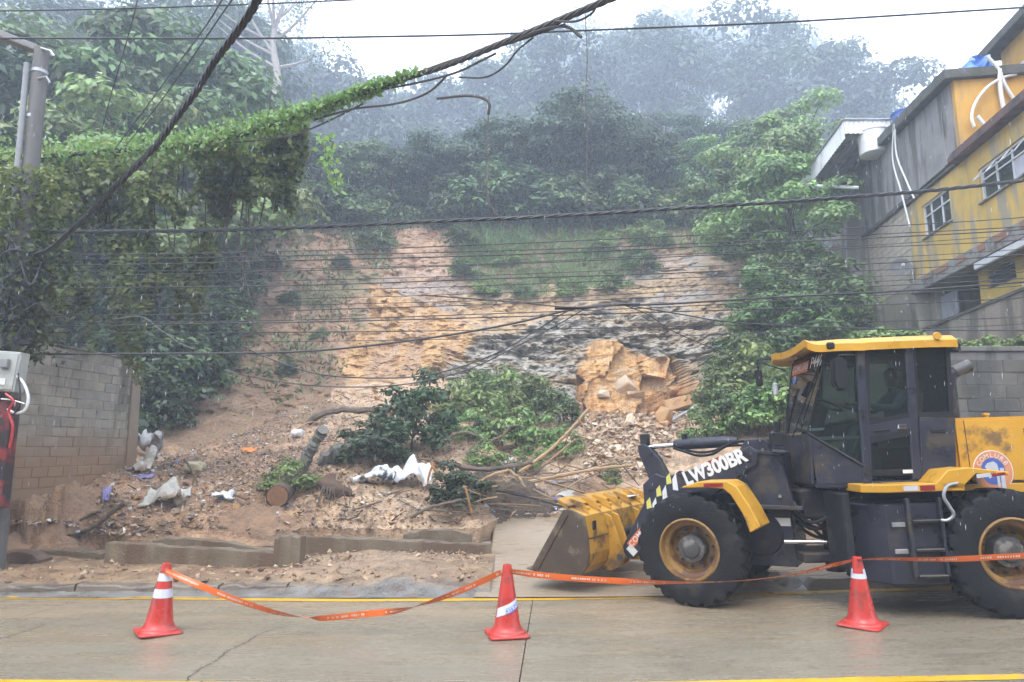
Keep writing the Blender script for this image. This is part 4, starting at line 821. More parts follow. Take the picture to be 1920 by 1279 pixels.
part('hitch_plate', m_ldm, lambda b: b.prism([(1.2, -.3), (1.55, -.22), (1.62, 0), (1.55, .22), (1.2, .3)], .44, .52, ax='z'))
part('hitch_plate', m_ldm, lambda b: b.prism([(1.2, -.3), (1.55, -.22), (1.62, 0), (1.55, .22), (1.2, .3)], 1.16, 1.24, ax='z'))
part('steering_cylinder', m_chrome, lambda b: b.tube([FA.inverted() @ Vector((.9, .40, .72)), (-1.0, .46, .74)], .028, 10), True, smooth=True, bev=0)
part('steering_barrel', m_ldm, lambda b: b.tube([(.55, .5, .7), (1.02, .46, .72)], .055, 12), smooth=True, bev=0)
part('axle_plate', m_ldm, lambda b: b.lathe([(.0, .37), (.27, .375), (.29, .36), (.29, .3)], 28, Matrix.Translation((-.70, 0, .82)), ax='y'), True, smooth=True, bev=0)
part('label_plate', m_white, lambda b: b.box((-1.08, .363, .92), (-.86, .368, 1.02)), True, bev=0)
# ---- tower with pins
def tower(b, y0, y1): b.prism([(-.50, 1.15), (-.56, 1.55), (-.56, 1.90), (-.64, 2.02), (-.85, 2.03), (-.93, 1.97), (-.95, 1.84), (-1.04, 1.82), (-1.10, 1.55), (-1.16, 1.25), (-1.22, 1.15)], y0, y1)
part('tower', m_ld, lambda b: tower(b, .40, .50), True); part('tower', m_ld, lambda b: tower(b, -.50, -.40), True)
part('tower_back', m_ld, lambda b: b.box((-1.08, -.40, 1.18), (-1.02, .40, 1.80)), True)
part('tower_ledge', m_ld, lambda b: b.prism([(-.62, 1.86), (-1.05, 1.80), (-1.07, 1.84), (-.64, 1.90)], -.52, .53), True, bev=.006)
part('tower_foot', m_ld, lambda b: b.prism([(-.35, 1.15), (-1.28, 1.13), (-1.28, 1.18), (-.35, 1.20)], -.54, .54), True, bev=.008)
for (x, z, r_) in ((-.66, 1.78, .095), (-.86, 1.88, .03), (-.84, 2.0, .02), (-1.02, 1.30, .028)):
    part('pin', m_hub if r_ > .05 else m_chrome, lambda b: b.lathe([(0, .04), (r_ * .8, .04), (r_, .025), (r_, -.02), (0, -.02)], 18, Matrix.Translation((x, .505, z)), ax='y'), True, smooth=True, bev=0)
# ---- lift arms, lever, cylinders
ARM = [(1.14, .50), (1.02, .44), (.90, .50), (.69, .79), (.42, 1.02), (.165, 1.22), (-.127, 1.27), (-.643, 1.62), (-.78, 1.70), (-.80, 1.86), (-.70, 1.935), (-.49, 1.85), (.044, 1.655), (.495, 1.55), (.62, 1.60), (.80, 1.45), (.80, 1.20), (1.16, .60)]
arm = part('lift_arm', m_ld, lambda b: b.prism(ARM, .46, .545), True, bev=.01); part('lift_arm', m_ld, lambda b: b.prism(ARM, -.545, -.46), True, bev=.01)
part('arm_crosstube', m_ld, lambda b: b.tube([(.47, -.46, 1.32), (.47, .46, 1.32)], .13, 16), True, smooth=True, bev=0)
part('tilt_lever', m_ld, lambda b: b.prism([(1.02, 1.99), (.93, 2.02), (.84, 1.97), (.70, 1.80), (.58, 1.55), (.50, 1.25), (.56, 1.0), (.68, .85), (.78, .9), (.80, 1.2), (.90, 1.60), (1.0, 1.85)], -.02, .13), True)
part('lever_top', m_ldm, lambda b: b.box((.86, 0, 2.0), (.98, .11, 2.16)), True)
part('lever_link', m_ldm, lambda b: b.tube([(.66, .05, .95), (1.38, .05, .72)], .06, 10), True, smooth=True, bev=0)
part('tilt_rod', m_chrome, lambda b: b.tube([(.93, .055, 1.965), (.44, .055, 1.985)], .036, 14), True, smooth=True, bev=0)
part('tilt_cylinder', m_ld, lambda b: b.lathe([(.05, 0), (.072, .0), (.078, .02), (.078, .74), (.07, .76), (.05, .9)], 20, Matrix.Translation((.47, .055, 1.984)) @ Matrix.Rotation(R(-90 + 1.5), 4, 'Y')), True, smooth=True, bev=0)
part('hydraulic_hose', m_black, lambda b: b.tube(smoothpath([(.46, .14, 1.94), (.30, .18, 1.89), (.10, .22, 1.83), (-.12, .26, 1.84), (-.28, .28, 1.92), (-.45, .3, 1.99), (-.62, .36, 2.0)], 6), .019, 8), True, smooth=True, bev=0)
part('hydraulic_hose', m_black, lambda b: b.tube(smoothpath([(.30, .12, 1.91), (.10, .14, 1.87), (-.10, .16, 1.88), (-.3, .2, 1.94), (-.6, .26, 1.95)], 6), .017, 8), True, smooth=True, bev=0)
part('hose_clip', m_black, lambda b: b.box((.28, .02, 2.06), (.36, .08, 2.14)), True)
part('lift_cylinder', m_ldm, lambda b: b.tube([(-.55, .38, 1.0), (.15, .38, 1.20)], .065, 14), True, smooth=True, bev=0); part('lift_rod', m_chrome, lambda b: b.tube([(.1, .38, 1.185), (.45, .38, 1.29)], .035, 12), True, smooth=True, bev=0)
text('lettering', 'LW300BR', .25, m_white, ld, FA @ tM((-.22, .549, 1.668), (-.54, 0, .205), (.2, 0, .54)) @ Matrix.Diagonal((.86, 1, 1, 1)), .001, 0, .98, .010)
for k in range(3):
    z0 = 1.12 + .165 * k; x0 = .76 - .155 * k
    for dx, mm in ((0, 'y'), (-.085, 'w')):
        b = MB(FA); b.prism([(x0 + dx, z0 + (0 if mm == 'y' else -.07)), (x0 + dx + .0, z0 + .10 + (0 if mm == 'y' else -.03)), (x0 + dx - .055, z0 + .16 + (0 if mm == 'y' else .0)), (x0 + dx - .075, z0 + .02 + (0 if mm == 'y' else -.10)), ], .5452, .5475); b.build('warning_stripe', mat('pale_yellow_decal', (.72, .66, .16), .4, .1, 8, 0) if mm == 'y' else m_white, arm)
b = MB(FA); sx = Vector((-.40, 0, .41)).normalized(); sp = Vector((.41, 0, .40)).normalized(); c = Vector((.865, .547, .80))
pts = [c + sx * a + sp * e for a, e in ((-.27, -.055), (.27, -.055), (.27, .055), (-.27, .055))]; b.prism([(p.x, p.z) for p in pts], .5455, .5475); b.build('orange_sticker', m_org, arm)
text('sticker_lettering', 'COMLURB', .105, m_white, arm, FA @ tM((.865, .5485, .80), sx, sp), .0005, 0, 1.05, .001)
b = MB(FA); c = Vector((1.02, .547, .555)); pts = [c + sx * a + sp * e for a, e in ((-.05, -.07), (.05, -.07), (.05, .07), (-.05, .07))]; b.prism([(p.x, p.z) for p in pts], .5455, .5475); b.build('small_plate', m_white, arm)
b = MB(FA); b.prism([(-.12, 1.745), (-.30, 1.81), (-.32, 1.76), (-.14, 1.695)], .5455, .5475); b.build('reflector', m_refr, arm); b = MB(FA); b.prism([(.05, 1.675), (-.115, 1.743), (-.135, 1.693), (.03, 1.625)], .5455, .5475); b.build('reflector', m_refw, arm)
# ---- bucket
BK = [(2.17, .335), (1.90, .30), (1.60, .27), (1.45, .32), (1.36, .42), (1.32, .58), (1.325, .80), (1.37, 1.08), (1.62, 1.19), (1.76, 1.28)]
def bshell(b):
    th = .035; inner = []
    for i, p in enumerate(BK):
        q0 = Vector(BK[max(i - 1, 0)]); q1 = Vector(BK[min(i + 1, len(BK) - 1)]); t = (q1 - q0).normalized(); nrm = Vector((t.y, -t.x)); inner.append(tuple(Vector(p) + nrm * th))
    b.prism(BK + inner[::-1], -1.25, 1.25)
bk = part('bucket', m_lyb, bshell, True, bev=.004)
for y in (1.25, -1.285): part('bucket_side', m_bside, lambda b: b.prism([(2.20, .34), (1.90, .29), (1.60, .26), (1.45, .31), (1.345, .43), (1.315, .58), (1.32, .80), (1.365, 1.08), (1.40, 1.10), (1.60, 1.17), (1.66, 1.16)], y, y + .035), True, bev=.006, parent=bk)
for y in (1.286, -1.30): part('side_cutter', m_bside, lambda b: b.prism([(2.24, .33), (2.13, .315), (1.60, 1.10), (1.66, 1.17)], y, y + .014), True, bev=.003, parent=bk)
part('cutting_edge', m_bside, lambda b: b.prism([(2.30, .345), (1.98, .285), (1.98, .31), (2.28, .37)], -1.30, 1.30), True, bev=.004, parent=bk)
part('top_lip', m_lyb, lambda b: b.prism([(1.60, 1.185), (1.78, 1.285), (1.76, 1.32), (1.58, 1.215)], -1.27, 1.27), True, bev=.006, parent=bk)
for k in range(7):
    y = -1.1 + k * .366; part('bucket_rib', m_lyb, lambda b: b.prism([(1.37, 1.085), (1.52, 1.16), (1.70, 1.27), (1.66, 1.30), (1.46, 1.24)], y - .012, y + .012), True, bev=.003, parent=bk)
    if k < 6: part('bolt_boss', m_lyb, lambda b: b.lathe([(0, .03), (.028, .03), (.034, 0), (0, 0)], 12, Matrix.Translation((1.50, y + .18, 1.145)) @ Matrix.Rotation(R(-25), 4, 'Y')), True, bev=0, smooth=True, parent=bk)
for y in (.62, .38, -.38, -.62): part('mounting_plate', m_lyb, lambda b: b.prism([(1.37, 1.06), (1.27, 1.02), (1.20, .80), (1.12, .55), (1.10, .46), (1.16, .36), (1.30, .28), (1.50, .27), (1.33, .5), (1.32, .8)], y - .022, y + .022), True, bev=.005, parent=bk)
part('bucket_seam', m_bside, lambda b: b.prism([(1.318, .775), (1.326, .775), (1.328, .79), (1.32, .79)], -1.24, 1.24), True, bev=0, parent=bk)
part('bucket_pin', m_hub, lambda b: b.tube([(1.16, .36, .47), (1.16, .66, .47)], .045, 14), True, smooth=True, bev=0, parent=bk)
part('bucket_badge', m_black, lambda b: b.box((1.325, 1.0, .88), (1.333, 1.1, 1.0)), True, bev=.002, parent=bk)
part('rag', m_white, lambda b: b.box((1.45, -.85, 1.20), (1.56, -.5, 1.215)), True, bev=.004, parent=bk)
# ---- front fenders
def fend(b, y0, y1):
    o = [(.02, 1.46), (-.20, 1.52), (-.55, 1.525), (-.66, 1.46), (-.80, 1.22), (-.90, .99)]; i_ = [(-.775, .92), (-.70, 1.15), (-.58, 1.36), (-.50, 1.43), (-.30, 1.45), (.02, 1.44)]
    b.prism(o + i_, y0, y1)
for y0, y1 in ((.66, 1.16), (-1.16, -.66)): part('front_fender', m_ly, lambda b: fend(b, y0, y1), True, bev=.01)
part('fender_reflector', m_refr, lambda b: b.box((-.50, 1.161, 1.455), (-.26, 1.164, 1.50)), True, bev=0)
part('fender_bracket', m_ldm, lambda b: b.box((-.50, .40, 1.22), (-.42, .70, 1.30)), True)
# ---- cab
cab = part('cab_floor', m_ld, lambda b: b.prism([(.20, -.74), (1.30, -.74), (1.82, -.46), (1.82, .46), (1.30, .74), (.20, .74)], 1.40, 1.48, ax='z'))
def quad(name, m, P, th=.03, parent=None, bev=.004):
    """panel through 4+ corner points, thickened inwards"""
    P = [Vector(p) for p in P]; n = (P[1] - P[0]).cross(P[2] - P[0]).normalized(); k = len(P); b = MB(); c = sum(P, Vector()) / k
    if n.dot(c - Vector((.9, 0, 2.3))) < 0: n = -n
    b.add(P + [p - n * th for p in P], [list(range(k)), list(range(2 * k - 1, k - 1, -1))] + [[i, (i + 1) % k, k + (i + 1) % k, k + i] for i in range(k)]); return b.build(name, m, parent or cab, bev=bev)
for s in (1, -1):
    quad('cab_skirt', m_ld, [(1.83, s * .46, 2.05), (1.32, s * .745, 1.64), (1.32, s * .745, 1.45), (1.80, s * .48, 1.45)])
    quad('corner_glass', m_cgl, [(1.84, s * .455, 2.085), (1.325, s * .745, 1.665), (1.24, s * .745, 3.02), (1.56, s * .62, 3.05)], .008, bev=0)
    b = MB(); b.tube([(1.84, s * .455, 2.07), (1.325, s * .745, 1.65)], .022, 6); b.build('glass_seal', m_black, cab, smooth=True)
    b = MB(); b.tube([(1.845, s * .455, 2.07), (1.565, s * .62, 3.06)], .012, 6); b.build('glass_edge', m_black, cab, smooth=True)
    b = MB(); b.prism([(1.36, 1.45), (1.26, 1.45), (1.17, 3.06), (1.27, 3.06)], s * .70, s * .76); b.build('door_pillar', m_ld, cab, bev=.012)
    b = MB(); b.prism([(.80, 1.48), (.69, 1.48), (.60, 3.08), (.69, 3.08)], s * .70, s * .755); b.build('rear_pillar', m_ld, cab, bev=.012)
    b = MB(); b.prism([(.69, 1.45), (.30, 1.45), (.22, 2.19), (.64, 2.22)], s * .70, s * .75); b.build('side_panel', m_ld, cab, bev=.012)
    b = MB(); b.prism([(.66, 2.215), (.245, 2.195), (.17, 3.12), (.60, 3.10)], s * .722, s * .728); b.build('rear_side_glass', m_cgl, cab)
    b = MB(); o1 = [(.655, 2.20), (.24, 2.19), (.165, 3.12), (.60, 3.10)]; i1 = [(.62, 2.27), (.285, 2.26), (.215, 3.06), (.575, 3.05)]
    for a in range(4): b.prism([o1[a], o1[(a + 1) % 4], i1[(a + 1) % 4], i1[a]], s * .728, s * .748)
    b.build('rear_window_seal', m_black, cab)
    # door: frame, two panes, handle
    b = MB(); b.prism([(1.26, 2.13), (.66, 2.22), (.655, 2.10), (.86, 2.04), (1.27, 1.98)], s * .722, s * .752); dr = b.build('door', m_ld, cab, bev=.006)
    b = MB(); b.prism([(1.25, 2.13), (.66, 2.215), (.605, 3.03), (1.165, 3.03)], s * .728, s * .735); b.build('upper_pane', m_cgl, dr)
    b = MB(); b.prism([(1.27, 1.98), (.86, 2.04), (.66, 2.10), (.70, 1.55), (1.30, 1.55)], s * .728, s * .735); b.build('lower_pane', m_cgl, dr)
    for nm, O, I in (('upper_seal', [(1.26, 2.13), (.66, 2.22), (.60, 3.05), (1.17, 3.05)], [(1.20, 2.20), (.72, 2.27), (.68, 2.98), (1.12, 2.98)]), ('lower_seal', [(1.28, 1.98), (.665, 2.09), (.70, 1.54), (1.31, 1.54)], [(1.22, 1.92), (.76, 2.00), (.76, 1.61), (1.24, 1.61)])):
        b = MB()
        for a in range(4): b.prism([O[a], O[(a + 1) % 4], I[(a + 1) % 4], I[a]], s * .735, s * .749)
        b.build(nm, m_black, dr)
    b = MB(); b.box((.80, s * .752, 2.08), (.90, s * .775, 2.13)); b.build('handle', m_chrome, dr, bev=.006)
    b = MB(); b.tube([(1.18, s * .77, 2.06), (1.0, s * .77, 2.075)], .012, 6); b.build('grab_bar', m_black, dr)
    for z in (1.62, 2.26, 2.80): b = MB(); b.lathe([(.022, -.05), (.022, .05)], 10, Matrix.Translation((1.33 - (z - 1.5) * .06, s * .775, z))); b.build('hinge', m_ldm, cab)
    b = MB(); b.box((.36, s * .751, 2.02), (.52, s * .772, 2.06)); b.build('rear_latch', m_black, cab, bev=.004)
b = MB(); b.box((.72, .7492, 1.56), (.90, .7505, 1.60)); b.build('door_sticker', m_white, cab)
quad('front_panel', m_ld, [(1.83, .46, 2.06), (1.83, -.46, 2.06), (1.86, -.48, 1.45), (1.86, .48, 1.45)])
quad('windscreen', m_cgl, [(1.845, .455, 2.085), (1.845, -.455, 2.085), (1.565, -.62, 3.06), (1.565, .62, 3.06)], .008, bev=0)
quad('rear_glass', m_cgl, [(.235, .70, 2.2), (.235, -.70, 2.2), (.17, -.70, 3.1), (.17, .70, 3.1)], .008, bev=0)
quad('rear_panel', m_ld, [(.27, .70, 1.45), (.27, -.70, 1.45), (.22, -.70, 2.195), (.22, .70, 2.195)])
part('headliner', m_black, lambda b: b.prism([(.18, -.72), (1.2, -.74), (1.57, -.60), (1.57, .60), (1.2, .74), (.18, .72)], 3.06, 3.10, ax='z'), parent=cab)
# roof with the drooping front visor
n_, m_ = 26, 17; Pg = np.zeros((n_, m_, 3))
for i in range(n_):
    x = .12 + (1.83 - .12) * i / (n_ - 1); a = i / (n_ - 1)
    hw = .82 if a < .62 else .82 - .10 * ((a - .62) / .38) ** 1.4
    for j in range(m_):
        t = 2 * j / (m_ - 1) - 1; z = 3.17 + .045 * (1 - t ** 4) - .012 * max(0, 1 - a * 5) + .012 * math.sin(a * 9.0) * (a > .6)
        z -= .05 * max(0, (a - .70) / .30) ** 1.2 * (1 - .75 * abs(t) ** 3)
        z -= .05 * (abs(t) > .9) 
        z += .06 * max(0, (a - .9) / .1) ** 2 * abs(t) ** 2
        Pg[i, j] = (x, hw * t, z)
Pb = Pg.copy(); Pb[..., 2] -= .09; Pb[1:-1, 1:-1, 2] -= .0
k = n_ * m_; idx = np.arange(k).reshape(n_, m_); Fq = [(idx[i, j], idx[i + 1, j], idx[i + 1, j + 1], idx[i, j + 1]) for i in range(n_ - 1) for j in range(m_ - 1)]; Fq += [(k + a, k + d, k + c, k + b_) for a, b_, c, d in Fq]
edge = [idx[i, 0] for i in range(n_)] + [idx[-1, j] for j in range(1, m_)] + [idx[i, -1] for i in range(n_ - 2, -1, -1)] + [idx[0, j] for j in range(m_ - 2, 0, -1)]
Fq += [(edge[i], k + edge[i], k + edge[(i + 1) % len(edge)], edge[(i + 1) % len(edge)]) for i in range(len(edge))]
rm = MB(); rm.add(np.vstack([Pg.reshape(-1, 3), Pb.reshape(-1, 3)]).tolist(), Fq); rm.build('cab_roof', m_ly, ld, smooth=True)
part('visor_gap', m_black, lambda b: b.box((1.52, .70, 3.06), (1.62, .79, 3.15)), bev=.02)
b = MB(); b.lathe([(0, .02), (.045, .02), (.05, 0), (0, 0)], 12, Matrix.Translation((.35, .825, 3.16)), ax='y'); b.build('roof_light', m_ly, ld, smooth=True)
b = MB(); b.box((.04, .60, 2.98), (.16, .74, 3.08)); b.build('work_lamp', m_black, ld, bev=.01)
# decals on the windscreen: the glass leans, so they lie on its plane
wx = Vector((0, -1, 0)); A_, B_ = Vector((1.845, .455, 2.085)), Vector((1.565, .62, 3.06)); wn = Vector((0, -1, 0)).cross(Vector((-.28, 0, .975))).normalized(); wn = wn if wn.x > 0 else -wn; up = Vector((-.28, 0, .975)).normalized()
def wpt(y, t, off=.006): c = Vector((1.845 - .28 * t, y, 2.085 + .975 * t)); return c + wn * off
xd = Vector((0, 1, 0))
b = MB(); C = wpt(-.25, .885); b.add([C + xd * a + up * e + wn * o for o in (0, .002) for a, e in ((-.30, -.075), (.30, -.075), (.30, .075), (-.30, .075))], [(0, 3, 2, 1), (4, 5, 6, 7), (0, 1, 5, 4), (1, 2, 6, 5), (2, 3, 7, 6), (3, 0, 4, 7)]); b.build('orange_sticker', m_org, cab)
text('sticker_lettering', 'COMLURB', .13, m_white, cab, tM(wpt(-.25, .885, .010), xd, up), .0004, 0, 1.0, .002)
text('fleet_number', 'P446', .21, m_white, cab, tM(wpt(.33, .90, .010), xd, up), .0004, 0, .92, .003)
b = MB(); b.lathe([(0, 0), (.055, 0), (.055, .003), (0, .003)], 18, tM(wpt(-.38, .73, .008), xd, up)); b.build('round_sticker', m_bluesticker, cab)
b = MB(); b.tube(smoothpath([(1.89, -.30, 2.02), (1.83, -.34, 2.2), (1.75, -.42, 2.62)], 5), .012, 6); b.tube([(1.90, .05, 2.02), (1.60, .50, 2.98)], .007, 6); b.build('wiper', m_black, cab, smooth=True)
# interior: seat, console, wheel, papers
part('seat', mat('seat_fabric', (.08, .085, .09), .8, .3, 8, .2), lambda b: (b.box((.42, -.26, 1.85), (.95, .26, 2.0)), b.prism([(.50, 1.95), (.38, 1.95), (.27, 2.55), (.38, 2.57)], -.25, .25), b.prism([(.39, 2.52), (.27, 2.52), (.25, 2.74), (.35, 2.74)], -.13, .13)), bev=.03, seg=2, parent=cab)
part('seat_base', m_black, lambda b: b.box((.45, -.2, 1.48), (.9, .2, 1.849)), parent=cab)
part('console', m_black, lambda b: b.prism([(1.80, 1.48), (1.62, 1.48), (1.50, 2.2), (1.42, 2.38), (1.52, 2.42), (1.70, 2.2)], -.14, .14), parent=cab)
part('steering_wheel', m_black, lambda b: b.tube([Vector((1.40, 0, 2.43)) + Matrix.Rotation(R(-25), 3, 'Y') @ Vector((.19 * math.cos(t), .19 * math.sin(t), 0)) for t in np.linspace(0, 6.283, 25)], .016, 8), smooth=True, bev=0, parent=cab)
part('paper', mat('pale_paper', (.62, .75, .74), .5, .1, 6, .05), lambda b: b.prism([(1.78, 2.10), (1.62, 2.10), (1.60, 2.13), (1.76, 2.13)], .05, .38), bev=0, parent=cab)
part('dash_top', mat('dash_grey', (.17, .2, .2), .5, .2, 6, .1), lambda b: b.prism([(1.80, -.44), (1.80, .44), (1.35, .70), (1.28, .70), (1.6, .3), (1.6, -.3), (1.28, -.70), (1.35, -.70)], 1.98, 2.02, ax='z'), bev=.004, parent=cab)
# mirrors
part('mirror_arm', m_black, lambda b: b.tube([(1.30, .76, 2.98), (1.58, .98, 2.96), (1.58, .98, 2.90)], .014, 8), smooth=True, bev=0)
part('mirror', m_black, lambda b: b.prism([(1.67, 2.93), (1.50, 2.94), (1.49, 2.62), (1.55, 2.53), (1.66, 2.55), (1.69, 2.65)], .92, 1.02), bev=.03, seg=2)
part('mirror_arm', m_black, lambda b: b.tube([(1.66, -.62, 3.16), (1.98, -.88, 3.16), (1.98, -.88, 2.78)], .016, 8), smooth=True, bev=0); part('mirror_stay', m_black, lambda b: b.tube([(1.69, -.58, 2.96), (1.98, -.88, 3.14)], .010, 6), smooth=True, bev=0)
part('mirror', m_black, lambda b: b.prism([(2.03, 3.02), (1.93, 3.02), (1.93, 2.78), (2.02, 2.78)], -.93, -.86), bev=.015)
part('side_lamp', m_refw, lambda b: b.box((1.80, -.70, 2.62), (1.86, -.62, 2.80)), bev=.015)
# front corner lamp posts
part('lamp_post', m_black, lambda b: (b.box((2.10, .20, 1.92), (2.24, .40, 2.10)), b.box((2.13, .26, 2.10), (2.19, .34, 2.24))), bev=.012)
# ---- hood, platform, steps, tank
hood = part('hood', m_ly, lambda b: b.prism([(.205, 1.42), (.20, 2.13), (.17, 2.185), (-1.75, 2.17), (-1.95, 2.05), (-2.0, 1.36)], -.62, .62), bev=.035, seg=2)
part('hood_seam', m_ldm, lambda b: b.box((.06, -.6, 1.42), (.068, .6235, 2.15)), bev=0, parent=hood)
part('hood_seam', m_ldm, lambda b: b.box((-1.9, -.6, 1.405), (.21, .6225, 1.415)), bev=0, parent=hood)
part('hood_sill', m_ly, lambda b: b.box((-1.95, -.61, 1.26), (.20, .625, 1.404)), bev=.01)
for k in range(14): part('louvre', m_black, lambda b: b.box((-1.1, .62, 1.60 + .032 * k), (-.60, .6245, 1.616 + .032 * k)), bev=0, parent=hood)
part('reflector', m_refr, lambda b: b.box((-.70, .62, 1.44), (-.60, .6246, 1.55)), bev=0, parent=hood)
ec = Vector((-.19, .6215, 1.545))
def disc(r_, rx, m, off, c=ec): b = MB(); b.lathe([(0, 0), (r_, 0), (r_, .002), (0, .002)], 40, Matrix.Translation(c + Vector((0, off, 0))) @ Matrix.Diagonal((rx, 1, 1, 1)), ax='y'); return b.build('emblem', m, hood)
disc(.245, .93, m_white, 0); disc(.235, .93, mat('emblem_orange', (.66, .27, .13), .4, .15, 8, 0), .003); disc(.155, .88, mat('emblem_blue', (.07, .13, .42), .4, .1, 8, 0), .006)
for i, ch in enumerate('COMLURB'):
    a = R(150 - 20 * i); c = ec + Vector((-.185 * .93 * math.cos(a), .0095, .185 * math.sin(a))); text('emblem_letter', ch, .075, m_white, hood, tM(c, (-math.sin(a), 0, -math.cos(a)), (-math.cos(a), 0, math.sin(a))), .0003)
part('emblem_figure', m_refw, lambda b: b.prism([(-.13, 1.46), (-.13, 1.55), (-.10, 1.60), (-.13, 1.64), (-.20, 1.66), (-.24, 1.63), (-.25, 1.58), (-.25, 1.36), (-.22, 1.36), (-.22, 1.50)], .6298, .6315), bev=0, parent=hood)
part('emblem_figure', m_refw, lambda b: b.box((-.31, .6298, 1.34), (-.265, .6315, 1.58)), bev=0, parent=hood)
part('exhaust', m_ldm, lambda b: b.tube(smoothpath([(-.22, -.1, 2.15), (-.23, -.1, 2.5), (-.24, -.1, 2.70), (-.30, -.1, 2.79), (-.50, -.1, 2.87)], 5), .075, 16), bev=0, smooth=True)
part('exhaust_rim', m_hub, lambda b: b.tube([(-.30, -.1, 2.80), (-.51, -.1, 2.885)], .08, 16), bev=0, smooth=True)
part('fuel_cap', m_ly, lambda b: b.lathe([(.03, 0), (.03, .04), (.045, .045), (.04, .07), (0, .075)], 14, Matrix.Translation((-.45, .2, 2.17))), bev=0, smooth=True)
PT_ = [(1.47, 1.49), (1.27, 1.45), (.72, 1.475), (.44, 1.49), (.30, 1.58), (-.02, 1.555), (-.02, 1.50), (.28, 1.515), (.40, 1.43), (.70, 1.375), (1.27, 1.345), (1.47, 1.40)]
part('platform', m_ly, lambda b: b.prism([(1.50, .55), (1.50, .98), (1.30, 1.14), (.44, 1.14), (.44, .55)], 1.37, 1.46, ax='z'), bev=.008)
part('rear_fender', m_ly, lambda b: b.prism([(.74, 1.46), (.60, 1.60), (.36, 1.62), (-.05, 1.56), (-.05, 1.52), (.30, 1.55), (.439, 1.43), (.439, 1.38), (.60, 1.40)], .55, 1.14), bev=.008)
part('platform_slot', m_black, lambda b: b.box((1.20, .80, 1.4602), (1.40, .84, 1.4625)), bev=0)
for x0, mm in ((1.10, m_refw), (.92, m_refr)): part('reflector', mm, lambda b: b.box((x0 - .16, 1.1405, 1.385), (x0, 1.1435, 1.44)), bev=0)
for x0, mm in ((.30, m_refw), (.14, m_refr)): part('reflector', mm, lambda b: b.prism([(x0, 1.50 + (0.3 - x0) * .06), (x0 - .15, 1.515 + (0.3 - x0) * .06), (x0 - .15, 1.555 + (.3 - x0) * .0), (x0, 1.545)], 1.1405, 1.1435), bev=0)
tkp = part('fuel_tank', m_ld, lambda b: b.prism([(1.56, .62), (1.28, 1.06), (.68, 1.06), (.68, .45), (1.56, .45)], .36, 1.24, ax='z'), bev=.02)
part('tank_side', m_ld, lambda b: b.box((1.045, 1.06, .45), (1.085, 1.13, 1.30)), bev=.008); part('tank_side', m_ld, lambda b: b.box((.70, 1.06, .45), (.735, 1.13, 1.30)), bev=.008)
for z in (.46, .74, 1.05): part('step', m_ldm, lambda b: b.box((.736, .95, z - .02), (1.044, 1.14, z + .02)), bev=.006); part('step_edge', m_chrome, lambda b: b.box((.74, 1.1402, z + .008), (1.04, 1.146, z + .02)), bev=0)
for z in (.74, 1.03): part('bracket', m_galv, lambda b: b.box((1.10, 1.062, z - .04), (1.24, 1.085, z + .01)), bev=.004)
part('handrail', m_galv, lambda b: b.tube(smoothpath([(.52, 1.15, 1.455), (.64, 1.17, 1.43), (.70, 1.18, 1.32), (.66, 1.18, 1.22), (.62, 1.18, 1.12), (.68, 1.16, 1.06), (.74, 1.14, 1.06)], 5), .018, 8), bev=0, smooth=True)
part('battery_bracket', m_ldm, lambda b: b.box((1.60, .3, .5), (1.68, .9, 1.36)), bev=.01)
part('valve_block', m_ldm, lambda b: b.box((1.45, -.30, 1.02), (1.95, .30, 1.38)), bev=.03)
for q in range(8):
    y_ = -.3 + .085 * q; part('hydraulic_line', m_black, lambda b: b.tube(smoothpath([(1.25, y_, .9 + .05 * (q % 3)), (1.55, y_ + .05, .72 + .12 * (q % 4)), (1.85, y_, .9 + .08 * (q % 3)), (2.1, y_ * .6, 1.2)], 5), .022, 7), bev=0, smooth=True)
part('belly_plate', m_ldm, lambda b: b.box((1.3, -.34, .5), (2.0, .34, .62)), bev=.02)
part('transmission', m_ldm, lambda b: b.prism([(.3, .5), (1.25, .55), (1.25, 1.1), (.3, 1.3)], -.35, .35), bev=.03)
part('counterweight', m_ly, lambda b: b.prism([(-1.6, .7), (-2.15, .8), (-2.2, 1.25), (-1.6, 1.25)], -1.1, 1.1), bev=.03)
